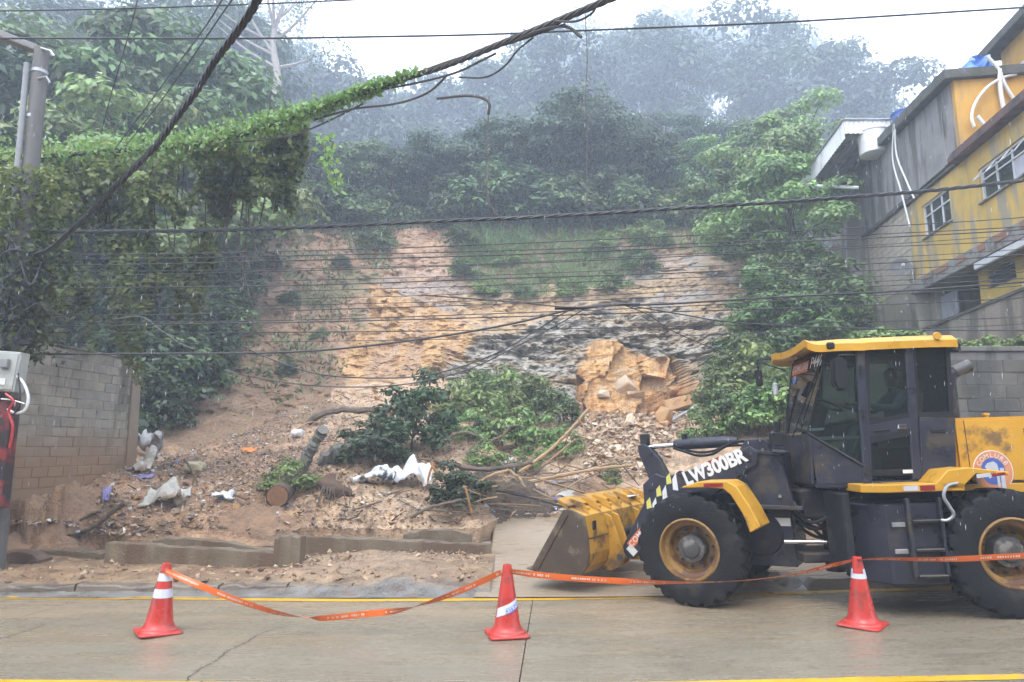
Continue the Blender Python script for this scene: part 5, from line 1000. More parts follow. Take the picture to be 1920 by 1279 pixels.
# ---- the operator inside the cab
def skinfig(name, joints, edges, m, mods=2):
    me = bpy.data.meshes.new(name); me.from_pydata([j[0] for j in joints], edges, []); o = bpy.data.objects.new(name, me); COL.objects.link(o)
    md = o.modifiers.new('s', 'SKIN'); md.use_smooth_shade = True
    for i, j in enumerate(joints): me.skin_vertices[0].data[i].radius = (j[1], j[1] if len(j) < 3 else j[2])
    me.skin_vertices[0].data[0].use_root = True
    sb = o.modifiers.new('d', 'SUBSURF'); sb.levels = mods; sb.render_levels = mods
    dg = bpy.context.evaluated_depsgraph_get(); m2 = bpy.data.meshes.new_from_object(o.evaluated_get(dg)); m2.name = name
    bpy.data.objects.remove(o); m2.materials.clear(); m2.materials.append(m); m2.polygons.foreach_set('use_smooth', [True] * len(m2.polygons)); return m2
J = [((.55, 0, 2.08), .15), ((.53, 0, 2.25), .135), ((.50, 0, 2.45), .155), ((.50, 0, 2.55), .10), ((.51, 0, 2.60), .055),
     ((.52, .20, 2.52), .065), ((.68, .27, 2.34), .05), ((.95, .24, 2.38), .042), ((1.16, .16, 2.43), .032),
     ((.52, -.20, 2.52), .065), ((.68, -.27, 2.34), .05), ((.95, -.24, 2.38), .042), ((1.16, -.16, 2.43), .032),
     ((.62, .11, 2.06), .105), ((1.02, .15, 2.10), .08), ((1.24, .15, 1.72), .055), ((1.27, .15, 1.56), .045), ((1.42, .15, 1.53), .04),
     ((.62, -.11, 2.06), .105), ((1.02, -.15, 2.10), .08), ((1.24, -.15, 1.72), .055), ((1.27, -.15, 1.56), .045), ((1.42, -.15, 1.53), .04)]
E_ = [(0, 1), (1, 2), (2, 3), (3, 4), (2, 5), (5, 6), (6, 7), (7, 8), (2, 9), (9, 10), (10, 11), (11, 12), (0, 13), (13, 14), (14, 15), (15, 16), (16, 17), (0, 18), (18, 19), (19, 20), (20, 21), (21, 22)]
m_skin = mat('skin', (.30, .16, .10), .5, .15, 10, .05); m_shirt = mat('blue_grey_shirt', (.12, .155, .18), .8, .25, 6, .2)
pe = empty('person', (0, 0, 0), 'operator in blue-grey work clothes seated inside the loader cab', 'person'); pe.matrix_world = LM @ Matrix.Translation((.55, 0, 1.85)); PI_ = Matrix.Translation((-.55, 0, -1.85))
o = link('body', skinfig('body', J, E_, m_shirt), None, pe, PI_)
hd = MB(); hd.lathe([(.0, -.125), (.05, -.118), (.068, -.08), (.074, -.03), (.082, .02), (.085, .06), (.072, .10), (.04, .122), (0, .128)], 18, Matrix.Translation((.54, 0, 2.74)) @ Matrix.Diagonal((1.12, .92, 1, 1)))
hh = hd.build('head', m_skin, pe, smooth=True, M=PI_)
b = MB(PI_); b.prism([(.625, 2.735), (.655, 2.705), (.62, 2.70)], -.014, .014); b.build('nose', m_skin, hh, bev=.004, M=Matrix.Identity(4)); 
b = MB(PI_); b.lathe([(.0, -.02), (.086, -.01), (.092, .05), (.082, .10), (.045, .132), (0, .138)], 16, Matrix.Translation((.528, 0, 2.745)) @ Matrix.Rotation(R(-16), 4, 'Y') @ Matrix.Diagonal((1.10, .96, 1, 1))); b.build('hair', mat('black_hair', (.012, .011, .010), .6, .2, 20, .3), pe, smooth=True)
for s in (1, -1):
    b = MB(PI_); b.box((1.13, s * .16 - .035, 2.415), (1.22, s * .16 + .035, 2.45)); hn = b.build('hand', m_skin, pe, bev=.012, seg=2)
    for k in range(4): b = MB(PI_); y = s * .16 + (-.027 + .018 * k); b.tube([(1.21, y, 2.44), (1.25, y, 2.45), (1.275, y, 2.425), (1.26, y, 2.40)], [.0095, .0095, .009, .008], 6); b.build('finger', m_skin, hn, smooth=True)
    b = MB(PI_); b.tube([(1.16, s * .16 - s * .03, 2.42), (1.20, s * .16 - s * .055, 2.42), (1.235, s * .16 - s * .05, 2.405)], [.011, .010, .008], 6); b.build('thumb', m_skin, hn, smooth=True)
    for nm, x in (('ear', .54),): b = MB(PI_); b.lathe([(0, -.008), (.02, -.004), (.024, .004), (0, .008)], 10, Matrix.Translation((x, s * .078, 2.74)), ax='y'); b.build(nm, m_skin, hh, smooth=True)
# ================================================================== cones and tape
m_cone = mat('cone_red', (.62, .055, .04), .35, .2, 4, .12, 30, stain=(.30, .06, .045), stain_amt=.42, stain_scale=6)
m_band = mat('cone_band', (.68, .70, .78), .35, .08, 10, .05)
CH = .72
def rad(z): return .155 - (.155 - .045) * z / CH
def cone(px, py, rz, label, tilt=(0, 0)):
    p = onroad(px, py); o = empty('traffic_cone', p, label, 'traffic cone', 'traffic cones holding the tape'); o.rotation_euler = (R(tilt[0]), R(tilt[1]), R(rz))
    b = MB(); q = []; h = .215
    for cx_, cy_ in ((1, 1), (-1, 1), (-1, -1), (1, -1)):
        for k in range(5):
            a = math.atan2(cy_, cx_) - R(45) + R(90) * k / 4; q.append(((h - .05) * cx_ + .05 * math.cos(a), (h - .05) * cy_ + .05 * math.sin(a)))
    b.prism(q, .006, .032, ax='z'); b.build('base', m_cone, o, bev=.008)
    b = MB(); b.lathe([(.20, .0325), (.19, .05), (.168, .058), (.155, .075)] + [(rad(z), z) for z in (.12, .2, .3, .4, .5, .6, .68)] + [(.045, CH), (.034, CH + .004), (.034, CH - .12)], 36, ); b.build('body', m_cone, o, smooth=True)
    b = MB(); b.lathe([(.19, .0500), (.196, .045), (.2005, .0345)], 36); 
    return o
def band(o, z0, z1, m=None, a0=0, a1=360, slope=0.0, off=.002, name='band'):
    n = 40; V = []; Fc = []; full = a1 - a0 >= 360
    for i in range(n + 1):
        a = R(a0 + (a1 - a0) * i / n); dz = slope * (i / n - .5)
        for z in (z0 + dz, z1 + dz):
            V.append(((rad(z) + off) * math.cos(a), (rad(z) + off) * math.sin(a), z))
    Fc = [(2 * i, 2 * i + 2, 2 * i + 3, 2 * i + 1) for i in range(n)]
    b = MB(); b.add(V, Fc); return b.build(name, m or m_band, o, smooth=True)
k1 = cone(296, 1187, 38, 'red traffic cone with two white bands', (0, 3)); band(k1, .37, .46); band(k1, .54, .62)
k2 = cone(951, 1191, 12, 'red traffic cone with one torn slanting white and blue sticker'); 
band(k2, .245, .335, None, 205 - 12, 345 - 12, .11)
m_sblue = mat('sticker_blue', (.08, .24, .72), .4, .1, 8, 0); band(k2, .262, .318, m_sblue, 262 - 12, 340 - 12, .062, .0035, 'blue_panel')
for i, ch in enumerate('CETRIO'):
    ad = 268 - 12 + 11.5 * i + (4 if i > 2 else 0); a = R(ad); z = .29 + .062 * ((ad - (250)) / 78 - .5); rr = rad(z) + .005
    text('sticker_letter', ch, .052, m_white, k2, tM((rr * math.cos(a), rr * math.sin(a), z), (-math.sin(a), math.cos(a), .55), (-.14 * math.cos(a), -.14 * math.sin(a), 1)), .0003, 0, 1, .001)
k3 = cone(1618, 1173, 46, 'worn red traffic cone in front of the loader tank', (0, -2)); band(k3, .50, .60, None, 0, 360); band(k3, .555, .66, m_cone, 150, 240, 0, .0045, 'peeled_patch')
m_tape = mat('orange_tape', (.80, .16, .03), .3, .12, 3, .1, 20); m_tapeprint = mat('tape_print', (.86, .62, .50), .35, .1, 6, 0)
def tape(pts, y0, y1, label, twists, seed):
    r = random.Random(seed); n = len(pts); P = smoothpath([ony(px, py, y0 + (y1 - y0) * i / (n - 1)) for i, (px, py) in enumerate(pts)], 14); m = len(P)
    o0 = P[0].copy(); G = np.zeros((m, 3, 3)); frm = []
    for i, p in enumerate(P):
        t = (P[min(i + 1, m - 1)] - P[max(i - 1, 0)]).normalized(); side = t.cross(Vector((0, 1, 0))).normalized(); dep_ = t.cross(side).normalized()
        a = R(float(np.interp(i / (m - 1), [q[0] for q in twists], [q[1] for q in twists]))); d = side * math.cos(a) + dep_ * math.sin(a); nr = t.cross(d).normalized(); frm.append((p, t, d, nr))
        for j, w in enumerate((-.033, 0, .033)): G[i, j] = p - o0 + d * w + nr * (.003 if j == 1 else 0)
    o = link('barrier_tape', grid('barrier_tape', G), m_tape); o.location = o0; tag(o, label, 'tape', 'orange barrier tape strung between the cones')
    V = []; i = 3
    s_acc = 0
    for i in range(2, m - 2):
        s_acc += (P[i] - P[i - 1]).length
        if (s_acc % .62) < .40:
            p, t, d, nr = frm[i]; L = (P[i + 1] - P[i]).length
            k = max(1, int(L / .014))
            for q in range(k):
                if r.random() < .22: continue
                c = p + t * (L * q / k) - o0; w = L / k * r.uniform(.45, .8); h = r.uniform(.009, .013)
                for sg in (1, -1):
                    e = c + nr * (.0042 * sg); V += [e - d * h, e - d * h + t * w, e + d * h + t * w, e + d * h]
    me = fastmesh('tape_lettering', np.array(V), 4); q = link('tape_lettering', me, m_tapeprint, o); q['kind'] = 'stuff'
Yc = [onroad(296, 1187).y, onroad(951, 1191).y, onroad(1618, 1173).y]
tape([(309, 1070), (325, 1077), (370, 1096), (440, 1124), (520, 1149), (575, 1158), (610, 1159), (680, 1152), (745, 1145), (800, 1131), (870, 1105), (940, 1073)], Yc[0] - .05, Yc[1] - .06, 'sagging orange barrier tape between the striped and the middle cone', [(0, 10), (.15, -25), (.38, 40), (.45, 88), (.52, 25), (.68, -12), (.78, 75), (.9, 15), (1, 20)], 1)
tape([(955, 1071), (1000, 1077), (1060, 1083), (1150, 1089), (1230, 1092), (1310, 1092), (1400, 1088), (1480, 1078), (1540, 1065), (1597, 1051)], Yc[1] - .06, Yc[2] - .06, 'orange barrier tape crossing in front of the bucket and front wheel', [(0, 35), (.12, 5), (.35, 5), (.5, 55), (.62, 74), (.8, 60), (.92, 35), (1, 50)], 2)
tape([(1606, 1050), (1650, 1048), (1740, 1049), (1800, 1048), (1860, 1045), (1930, 1041), (2010, 1030)], Yc[2] - .06, Yc[2] - .3, 'orange barrier tape running from the right cone past the rear wheel', [(0, 70), (.25, 50), (.5, 20), (1, 10)], 3)
for i, (px, py, y) in enumerate(((305, 1069, Yc[0]), (949, 1071, Yc[1]), (1602, 1050, Yc[2]))):
    pass
# ================================================================== overhead wires
def wire(pts, y, rad_, label, name='overhead_wire', m=None, twist=0, n=7, group='overhead wires across the street', sides=6, cat='wire'):
    k = len(pts); ys = y if isinstance(y, (list, tuple)) else [y] * k
    P = smoothpath([ony(p[0], p[1], q) for p, q in zip(pts, ys)], n); o0 = P[0].copy(); b = MB(Matrix.Translation(-o0))
    if not twist: b.tube(P, rad_, sides); o = b.build(name, m or m_cable, smooth=True); o.location = o0
    else:
        o = None; ph = 0; F_ = []
        acc = 0
        for i, p in enumerate(P):
            t = (P[min(i + 1, len(P) - 1)] - P[max(i - 1, 0)]).normalized(); a = t.cross(Vector((0, 0, 1))).normalized(); c = a.cross(t); acc += (p - P[max(i - 1, 0)]).length; F_.append((p, a, c, acc))
        o = empty(name, o0)
        for s_ in range(twist):
            b = MB(Matrix.Translation(-o0)); Q = [p + (a * math.cos(acc * 9 + s_ * 6.283 / twist) + c * math.sin(acc * 9 + s_ * 6.283 / twist)) * rad_ * .55 for p, a, c, acc in F_]; b.tube(Q, rad_ * .55, 5); b.build('strand', m or m_cable, o, smooth=True)
    return tag(o, label, cat, group)
wire([(-60, 438), (60, 436), (250, 434), (400, 432), (550, 427), (700, 420), (830, 414), (960, 409), (1130, 400), (1300, 389), (1450, 380), (1600, 369), (1760, 356), (1920, 338), (2100, 318)], 11.0, .032, 'thick twisted black cable crossing the whole view above the cliff', twist=3, n=34)
wire([(-40, 72), (100, 72), (480, 72), (700, 69), (900, 65), (1100, 57), (1300, 49), (1500, 40), (1920, 14), (2050, 5)], 10.4, .016, 'single wire crossing the sky near the top edge')
wire([(-30, 21), (150, 18), (300, 14), (500, 7), (700, -2), (800, -8)], 10.2, .012, 'faint wire in the top left corner')
wire([(262, -20), (248, 40), (225, 120), (205, 190), (190, 250)], [7, 8, 9, 10, 11], .007, 'thin wire dropping steeply at top left')
wire([(445, -15), (400, 50), (345, 130), (290, 205), (235, 275)], [5.5, 6.5, 8, 9.5, 11], .008, 'thin slanting wire just left of the thick bundle')
wire([(425, -15), (385, 50), (330, 125), (275, 200), (215, 280)], [5.5, 6.5, 8, 9.5, 11], .008, 'second thin slanting wire left of the thick bundle')
wire([(492, -20), (470, 22), (440, 65), (400, 118), (372, 165), (330, 222), (295, 270), (255, 312), (215, 352), (170, 398), (130, 436), (95, 466), (60, 480)], [4.9, 5.2, 5.6, 6.2, 6.7, 7.3, 7.9, 8.4, 8.9, 9.5, 10, 10.5, 10.8], .036, 'thick black cable bundle slanting down to the pole at left', twist=4, n=18)
mids = [(478, 407, 9), (486, 424, 10), (497, 431, 7), (508, 441, 12), (518, 449, 6), (531, 466, 10), (541, 478, 8), (556, 492, 5), (566, 503, 9), (579, 511, 10), (592, 522, 7), (603, 536, 12), (612, 560, 4), (624, 595, 7), (640, 607, 9)]
words = ['first', 'second', 'third', 'fourth', 'fifth', 'sixth', 'seventh', 'eighth', 'ninth', 'tenth', 'eleventh', 'twelfth', 'thirteenth', 'fourteenth', 'fifteenth', 'sixteenth', 'seventeenth', 'eighteenth', 'nineteenth', 'twentieth']
r = random.Random(21)
for i, (a, c, sg) in enumerate(mids):
    pts = [(-80, a - 6)] + [(x, a + (c - a) * (x / 1920) ** 1.25 + sg * 4 * (x / 1920) * (1 - x / 1920) + r.uniform(-1.5, 1.5)) for x in (60, 330, 620, 930, 1230, 1560, 1900)] + [(2060, c - 18)]
    wire(pts, 11.0 + .12 * (i % 5), r.choice((.006, .008, .010, .007)), '%s from the top of the thin wires sagging across the cliff' % words[i])
wire([(-60, 664), (150, 664), (330, 663), (480, 662), (600, 657), (720, 645), (850, 627), (970, 605), (1060, 583), (1110, 576), (1160, 572), (1250, 570), (1480, 556), (1700, 545), (1930, 528)], 11.3, .018, 'thick wire rising from the low left to the knot of wires')
wire([(455, 650), (520, 678), (600, 702), (700, 709), (790, 705), (870, 686), (940, 658), (1000, 623), (1045, 594), (1075, 578)], 11.25, .012, 'wire looping low left of the knot of wires')
wire([(420, 695), (500, 712), (600, 724), (700, 725), (790, 716), (880, 692), (960, 654), (1040, 612), (1100, 577)], 11.2, .011, 'lowest wire looping up to the knot of wires')
wire([(790, 553), (880, 560), (980, 568), (1060, 576), (1130, 575), (1160, 571)], 11.15, .012, 'short wire falling gently onto the knot of wires')
wire([(1170, 572), (1215, 590), (1260, 620), (1340, 655), (1420, 690)], 11.2, .009, 'wire falling right from the knot toward the cab')
wire([(1185, 574), (1280, 590), (1360, 603), (1480, 611), (1700, 618), (1930, 620)], 11.1, .011, 'wire leaving the knot and passing above the cab roof')
wire([(1040, 578), (1085, 578), (1120, 574), (1158, 571), (1200, 571)], 11.2, .03, 'black knot where many wires are taped together', name='wire_knot')
wire([(215, 598), (265, 594), (300, 618), (340, 645), (365, 655)], 11.6, .007, 'pale short cable slanting in front of the dark shrubs', m=mat('grey_conduit', (.26, .26, .26), .6, .2, 6, .1))
wire([(1097, 25), (1101, 110), (1098, 180), (1101, 260), (1100, 340), (1102, 440)], 12.4, .010, 'long dry stem hanging straight down from the vine cable', name='dry_liana', m=mat('dry_stem', (.13, .10, .085), .8, .3, 10, .3), cat='liana', group='dry stems hanging from the cables')
wire([(917, 180), (914, 280), (912, 350), (925, 395), (955, 425), (975, 445)], 12.2, .011, 'long dry stem hanging with a hooked lower end', name='dry_liana', m=MATS['dry_stem'], cat='liana', group='dry stems hanging from the cables')
# ================================================================== vegetation
rs = np.random.RandomState(3)
def unit(v): return v / (np.linalg.norm(v, axis=-1, keepdims=True) + 1e-9)
def leafV(C, A, L, Wd, up=None):
    """pointed, slightly folded leaf quads: C base, A direction, L length, Wd width (arrays)"""
    n = len(C); ref = rs.randn(n, 3) if up is None else up
    S_ = unit(np.cross(A, ref)); N_ = np.cross(S_, A); L = L[:, None]; Wd = Wd[:, None]
    return np.stack([C, C + A * L * .45 + S_ * Wd * .5 + N_ * L * .06, C + A * L - N_ * L * .05, C + A * L * .45 - S_ * Wd * .5 + N_ * L * .06], 1).reshape(-1, 3)
def leafcol(n, lo=.6, hi=1.35, tip=None):
    v = rs.uniform(lo, hi, n); c = np.stack([v * rs.uniform(.9, 1.15, n), v, v * rs.uniform(.8, 1.1, n)], -1); return np.repeat(c, 4, 0)
def crown(name, H, Rr, nc, nl, leaf, flat=.7, base=.35, gap=.0, droop=.3, asp=.5, seed=0, clump=.36):
    r = np.random.RandomState(seed); cc = []
    while len(cc) < nc:
        p = r.uniform(-1, 1, 3); d = np.linalg.norm(p)
        if d > 1 or d < .45: continue
        if p[2] < -.55: continue
        cc.append(p)
    cc = np.array(cc); cz = H * (base + (1 - base) / 2); cc = cc * np.array((Rr, Rr, H * (1 - base) / 2)) * (1 + .18 * r.randn(nc, 1) * .6) + np.array((0, 0, cz))
    cr = Rr * clump * r.uniform(.6, 1.25, nc); tone = r.uniform(.72, 1.28, nc)
    C = []; A = []; T = []; NU = []
    for i in range(nc):
        q = unit(r.randn(nl, 3)) * (r.rand(nl, 1) ** .45); q[:, 2] = np.where(q[:, 2] < -.25, -q[:, 2], q[:, 2])
        C.append(cc[i] + q * cr[i] * np.array((1, 1, flat))); qn = unit(q * np.array((1, 1, 1.3)) + np.array((0, 0, .35)) + r.randn(nl, 3) * .38); a = r.randn(nl, 3); a -= qn * (a * qn).sum(1, keepdims=True); A.append(unit(unit(a) + np.array((0, 0, -droop)))); NU.append(qn); T.append(np.full(nl, tone[i]) * r.uniform(.7, 1.3, nl))
    C = np.vstack(C); A = np.vstack(A); T = np.concatenate(T); n = len(C); L = leaf * r.uniform(.6, 1.3, n)
    cols = np.repeat(np.stack([T * r.uniform(.9, 1.15, n), T, T * r.uniform(.8, 1.1, n)], -1), 4, 0)
    return fastmesh(name, leafV(C, A, L, L * asp, np.vstack(NU)), 4, cols), cc
def trunkmesh(name, H, r0, cc, bend=.3, seed=0, nb=9):
    r = random.Random(seed); b = MB(); top = .8 * H; P = [Vector((bend * math.sin(k * 1.1 + seed) * k / 6, bend * math.cos(k * .9 + seed) * k / 7, top * k / 6 - (.6 if k == 0 else 0))) for k in range(7)]
    b.tube(P, [r0 * (1.25 if k == 0 else 1 - .12 * k) for k in range(7)], 8)
    for c in cc[:nb]:
        k = r.randint(2, 5); s_ = P[k]; e = Vector(c); m_ = s_.lerp(e, .5) + Vector((0, 0, .25)); b.tube(smoothpath([s_, m_, e], 3), [r0 * .38 - r0 * .28 * i / 6 for i in range(7)], 5)
    o = b.build(name, None, smooth=True); me = o.data; bpy.data.objects.remove(o); return me
L_dark = leafmat('leaf_dark', (.048, .084, .034)); L_mid = leafmat('leaf_mid', (.105, .165, .06)); L_lite = leafmat('leaf_light', (.175, .255, .085)); L_blu = leafmat('leaf_bluegreen', (.070, .116, .066)); L_vine = leafmat('leaf_vine', (.165, .24, .068), trans=.38)
m_bark = mat('bark', (.11, .085, .06), .9, .4, 6, .6, 30); m_pale = mat('pale_bark', (.36, .31, .27), .8, .3, 4, .4, 20)
PR = []
for nm, H_, R_, nc, nl, lf, fl, bs, lm, sd_ in (('a', 7, 2.7, 34, 380, .25, .62, .06, L_dark, 1), ('b', 7, 2.4, 30, 380, .24, .7, .12, L_mid, 2), ('c', 7, 3.2, 34, 360, .24, .40, .38, L_blu, 3), ('d', 7, 2.2, 30, 380, .24, .8, .03, L_dark, 4), ('e', 7, 2.6, 30, 380, .23, .55, .15, L_lite, 5)):
    cm, cc = crown('crown', H_, R_, nc, nl, lf, fl, bs, seed=sd_); cm.materials.append(lm); tm = trunkmesh('trunk', H_, .16, cc, seed=sd_); tm.materials.append(m_bark); PR.append((cm, tm))
def tree(pr, p, h, label, group, rz=0, w=1.0, name='tree'):
    o = empty(name, p, label, 'tree', group); s_ = h / 7; o.scale = (s_ * w, s_ * w, s_); o.rotation_euler = (0, 0, rz)
    link('trunk', PR[pr][1], None, o); link('crown', PR[pr][0], None, o); return o
r = random.Random(77)
def fs(Y): return float(np.interp(Y, [16.2, 21, 24, 27.5], [1, 1.167, 1.27, 1.36]))
row1 = [(545, 29, 5.0, 0), (600, 28.3, 4.6, 3), (668, 28.6, 4.6, 1), (735, 29.2, 4.4, 0), (800, 29.5, 4.6, 2), (868, 28.8, 5.2, 0), (930, 29.0, 5.6, 3), (990, 29.3, 5.4, 0), (1052, 29.0, 6.4, 2), (1118, 29.6, 6.0, 2), (1185, 30, 5.6, 0), (1245, 30, 4.6, 1), (1310, 29.5, 4.2, 1), (1370, 29, 5.2, 4), (1430, 28, 6.0, 1)]
kinds = ['dark bushy tree', 'mid green leafy tree', 'spreading blue-green tree', 'dense dark round tree', 'bright green leafy tree']
for i, (px, Y_, h, k) in enumerate(row1):
    tree(k, hillY(px, Y_ * fs(Y_)) - Vector((0, 0, .2)), h * 1.12, '%s on the cliff top, %s from the left' % (kinds[k], words[i]), 'trees along the cliff top', r.uniform(0, 6), 1.15)
row2 = [(455, 36, 7.5, 0), (520, 38, 7.0, 3), (590, 37, 6.6, 1), (660, 39, 6.8, 0), (730, 40, 6.4, 3), (800, 39, 6.6, 0), (872, 41, 7.2, 2), (945, 40, 8.2, 0), (1020, 39, 8.4, 3), (1095, 40, 8.8, 1), (1170, 41, 8.6, 0), (1245, 40, 8.0, 3), (1320, 39, 8.0, 0), (1395, 38, 7.6, 1), (1470, 37, 7.0, 0), (1545, 37, 6.6, 3), (1620, 38, 6.0, 0)]
for i, (px, Y_, h, k) in enumerate(row2):
    tree(k, hillY(px, Y_ * fs(Y_)) - Vector((0, 0, .3)), h * .86, 'hazy %s in the second row up the hill, %s from the left' % (kinds[k], words[i]), 'trees in the second row up the hill', r.uniform(0, 6), 1.15)
row3 = [(-70, 20, 9.0, 1), (10, 22, 9.2, 0), (85, 20, 8.4, 4), (150, 23, 10.2, 1), (215, 21, 8.8, 4), (285, 23, 9.6, 1), (345, 22, 7.6, 4), (375, 26, 7.2, 0), (420, 26, 4.6, 3)]
for i, (px, Y_, h, k) in enumerate(row3):
    tree(k, hillY(px, Y_ * fs(Y_)) - Vector((0, 0, .3)), h * fs(Y_), '%s rising behind the vine curtain, %s from the left edge' % (kinds[k], words[i]), 'trees behind the vine curtain', r.uniform(0, 6), 1.1)
row4 = [(1385, 25.5, 4.0, 1), (1420, 23.5, 4.0, 4), (1440, 24.5, 6.0, 4), (1490, 22.5, 5.6, 4), (1505, 27.0, 6.4, 4), (1470, 19.5, 3.4, 1), (1415, 20.0, 2.6, 4), (1500, 20.5, 3.4, 1)]
for i, (px, Y_, h, k) in enumerate(row4):
    tree(k, hillY(px, Y_ * fs(Y_)) - Vector((0, 0, .2)), h * fs(Y_), '%s between the cliff and the houses, %s of its clump' % (kinds[k], words[i]), 'trees beside the houses', r.uniform(0, 6), 1.1)
# tall pale-trunked tree
def bigtree(px, pyb, pyt, Y_, label, m, leafm, lean, nl, spread, rf=1.0):
    p0 = ony(px, pyb, Y_); ptop = ony(px + lean, pyt, Y_); h = ptop.z - p0.z; o = empty('tall_tree', p0, label, 'tree'); b = MB(); d = ptop - p0
    P = [Vector((d.x * t + .35 * math.sin(t * 7), 0, h * t)) for t in [i / 8 for i in range(9)]]; P[0].z -= 4
    b.tube(P, [rf * (.36 - .027 * i) for i in range(9)], 9); tips = []
    rr = random.Random(px)
    for k in range(9):
        s_ = P[min(8, 3 + k // 2)]; a = rr.uniform(0, 6.28); e = s_ + Vector((math.cos(a) * rr.uniform(2.6, 5) * spread, math.sin(a) * 2, rr.uniform(2.0, 5))); b.tube(smoothpath([s_, s_.lerp(e, .5) + Vector((0, 0, -.3)), e], 4), [rf * (.16 - .014 * i) for i in range(9)], 5); tips.append(e)
    b.build('trunk', m, o, smooth=True)
    C = []; A = []
    for e in tips:
        for q in range(5):
            c = np.array(e) + rs.randn(3) * np.array((1.0, 1.0, .6)); qn = rs.randn(nl, 3) * np.array((.6, .6, .4)); C.append(c + qn); A.append(unit(rs.randn(nl, 3) + np.array((0, 0, -.9))))
    C = np.vstack(C); A = np.vstack(A); L = rs.uniform(.2, .42, len(C)); link('crown', fastmesh('crown', leafV(C, A, L, L * .35), 4, leafcol(len(C))), leafm, o)
bigtree(508, 200, 10, 50, 'tall pale-trunked tree standing against the sky at upper left', m_pale, L_blu, 18, 60, 1.2)
bigtree(1690, 215, 110, 190, 'thin sparse tree against the sky left of the grey house', m_bark, L_blu, 8, 40, .9, .6)
# the far wood: one mass
V = []; cols = []
wr = np.random.RandomState(9)
def farwood(px, Y_, h, n):
    Y_ *= 1.36; f2 = float(np.interp(Y_, [60, 75, 110, 200], [1, 1.12, 1.45, 1.58])); Y_ *= f2; h *= 1.36 * f2 * (1.1 if px > 980 else 1)
    p = hillY(px, Y_); nc = 15; R_ = h * .34; c0 = np.array((p.x, p.y, p.z + h * .55))
    q = unit(wr.randn(nc, 3)) * (wr.rand(nc, 1) ** .4) * np.array((R_, R_, h * .42)) + c0; k = wr.randint(0, nc, n); tone = wr.uniform(.65, 1.3, nc) * wr.uniform(.7, 1.3)
    d = unit(wr.randn(n, 3)); d[:, 2] = np.where(d[:, 2] < -.3, -d[:, 2], d[:, 2]); C = q[k] + d * (wr.rand(n, 1) ** .22) * R_ * .42; A = unit(d + wr.randn(n, 3) * .5 + np.array((0, 0, -.3))); L = wr.uniform(.28, .6, n) * (.95 + Y_ / 105)
    dn_ = unit(d * np.array((1, 1, 1.3)) + np.array((0, 0, .35)) + wr.randn(n, 3) * .35); a_ = wr.randn(n, 3); a_ -= dn_ * (a_ * dn_).sum(1, keepdims=True); A = unit(unit(a_) + np.array((0, 0, -.3))); V.append(leafV(C, A, L, L * .6, dn_)); t = tone[k] * wr.uniform(.75, 1.25, n); cols.append(np.repeat(np.stack([t, t, t * .95], -1), 4, 0))
    tp = np.array([[p.x + o[0], p.y + o[1], z] for z, w_ in ((p.z - .5, .25), (p.z + h * .6, .12)) for o in ((w_, 0), (0, w_), (-w_, 0), (0, -w_))]); 
    for i in range(4): j = (i + 1) % 4; V.append(tp[[i, j, 4 + j, 4 + i]]); cols.append(np.full((4, 3), .9))
for px in range(-260, 480, 56): farwood(px + wr.uniform(-20, 20), wr.uniform(38, 50), wr.uniform(11, 14), 3400)
for px in range(-300, 560, 70): farwood(px + wr.uniform(-25, 25), wr.uniform(70, 88), wr.uniform(14, 19), 3000)
for px in range(520, 1720, 62): farwood(px + wr.uniform(-20, 20), wr.uniform(54, 66), wr.uniform(10, 13.5), 3200)
for px in range(480, 1720, 58): farwood(px + wr.uniform(-20, 20), wr.uniform(82, 98), wr.uniform(14, 18), 3000)
for px in range(440, 1000, 52): farwood(px + wr.uniform(-20, 20), wr.uniform(125, 165), wr.uniform(20, 27), 3000)
for px in range(1000, 1640, 66): farwood(px + wr.uniform(-25, 25), wr.uniform(100, 118), wr.uniform(15, 21), 2800)
wd = link('wood', fastmesh('wood', np.vstack(V), 4, np.vstack(cols)), L_blu); tag(wd, 'hazy far wood covering the upper hillside', 'wood', kind='stuff')
# undergrowth over the upper slope and soil patches
def scatter(polys, n, leaf, m, label, name, asp=.4, up=.7, lift=.15, lo=.6, hi=1.3, tmax=None):
    C = []
    while len(C) < n:
        P = polys[rs.randint(len(polys))]; P = np.array(P, float); x = rs.uniform(P[:, 0].min(), P[:, 0].max()); y = rs.uniform(P[:, 1].min(), P[:, 1].max())
        if inpoly(np.array([x]), np.array([y]), P)[0]:
            h = hill(x, y); k = rs.randint(4, 10); C += [(h.x + rs.randn() * .22, h.y + rs.randn() * .2 - .05, h.z + rs.rand() * lift) for _ in range(k)]
    C = np.array(C[:n]); A = unit(rs.randn(n, 3) * .6 + np.array((0, -.35, up))); L = leaf * rs.uniform(.5, 1.4, n)
    return tag(link(name, fastmesh(name, leafV(C, A, L, L * asp), 4, leafcol(n, lo, hi)), m), label, 'plants', kind='stuff')
scatter([P_grs, P_grs, [(1150, 440), (1420, 420), (1440, 470), (1330, 470), (1200, 470)], [(860, 430), (1000, 420), (1000, 470), (880, 500)]], 6500, .60, L_mid, 'tall grass hanging over the top of the cliff', 'grass', .07, .5, .1, .7, 1.6)
scatter([[(420, 640), (560, 600), (640, 700), (520, 780)], [(520, 450), (640, 440), (650, 640), (560, 640)], [(640, 440), (740, 430), (720, 520), (680, 500)]], 2600, .24, L_mid, 'low weeds on the brown earth slope', 'weeds', .3, .5, .3)
scatter([[(-40, 700), (250, 560), (560, 380), (560, 420), (420, 700), (250, 840), (-40, 800)], [(540, 330), (1500, 320), (1500, 425), (540, 440)], [(540, 330), (1500, 320), (1500, 425), (540, 440)]], 22000, .32, L_dark, 'dense dark undergrowth below the trees', 'undergrowth', .5, .3, .6)
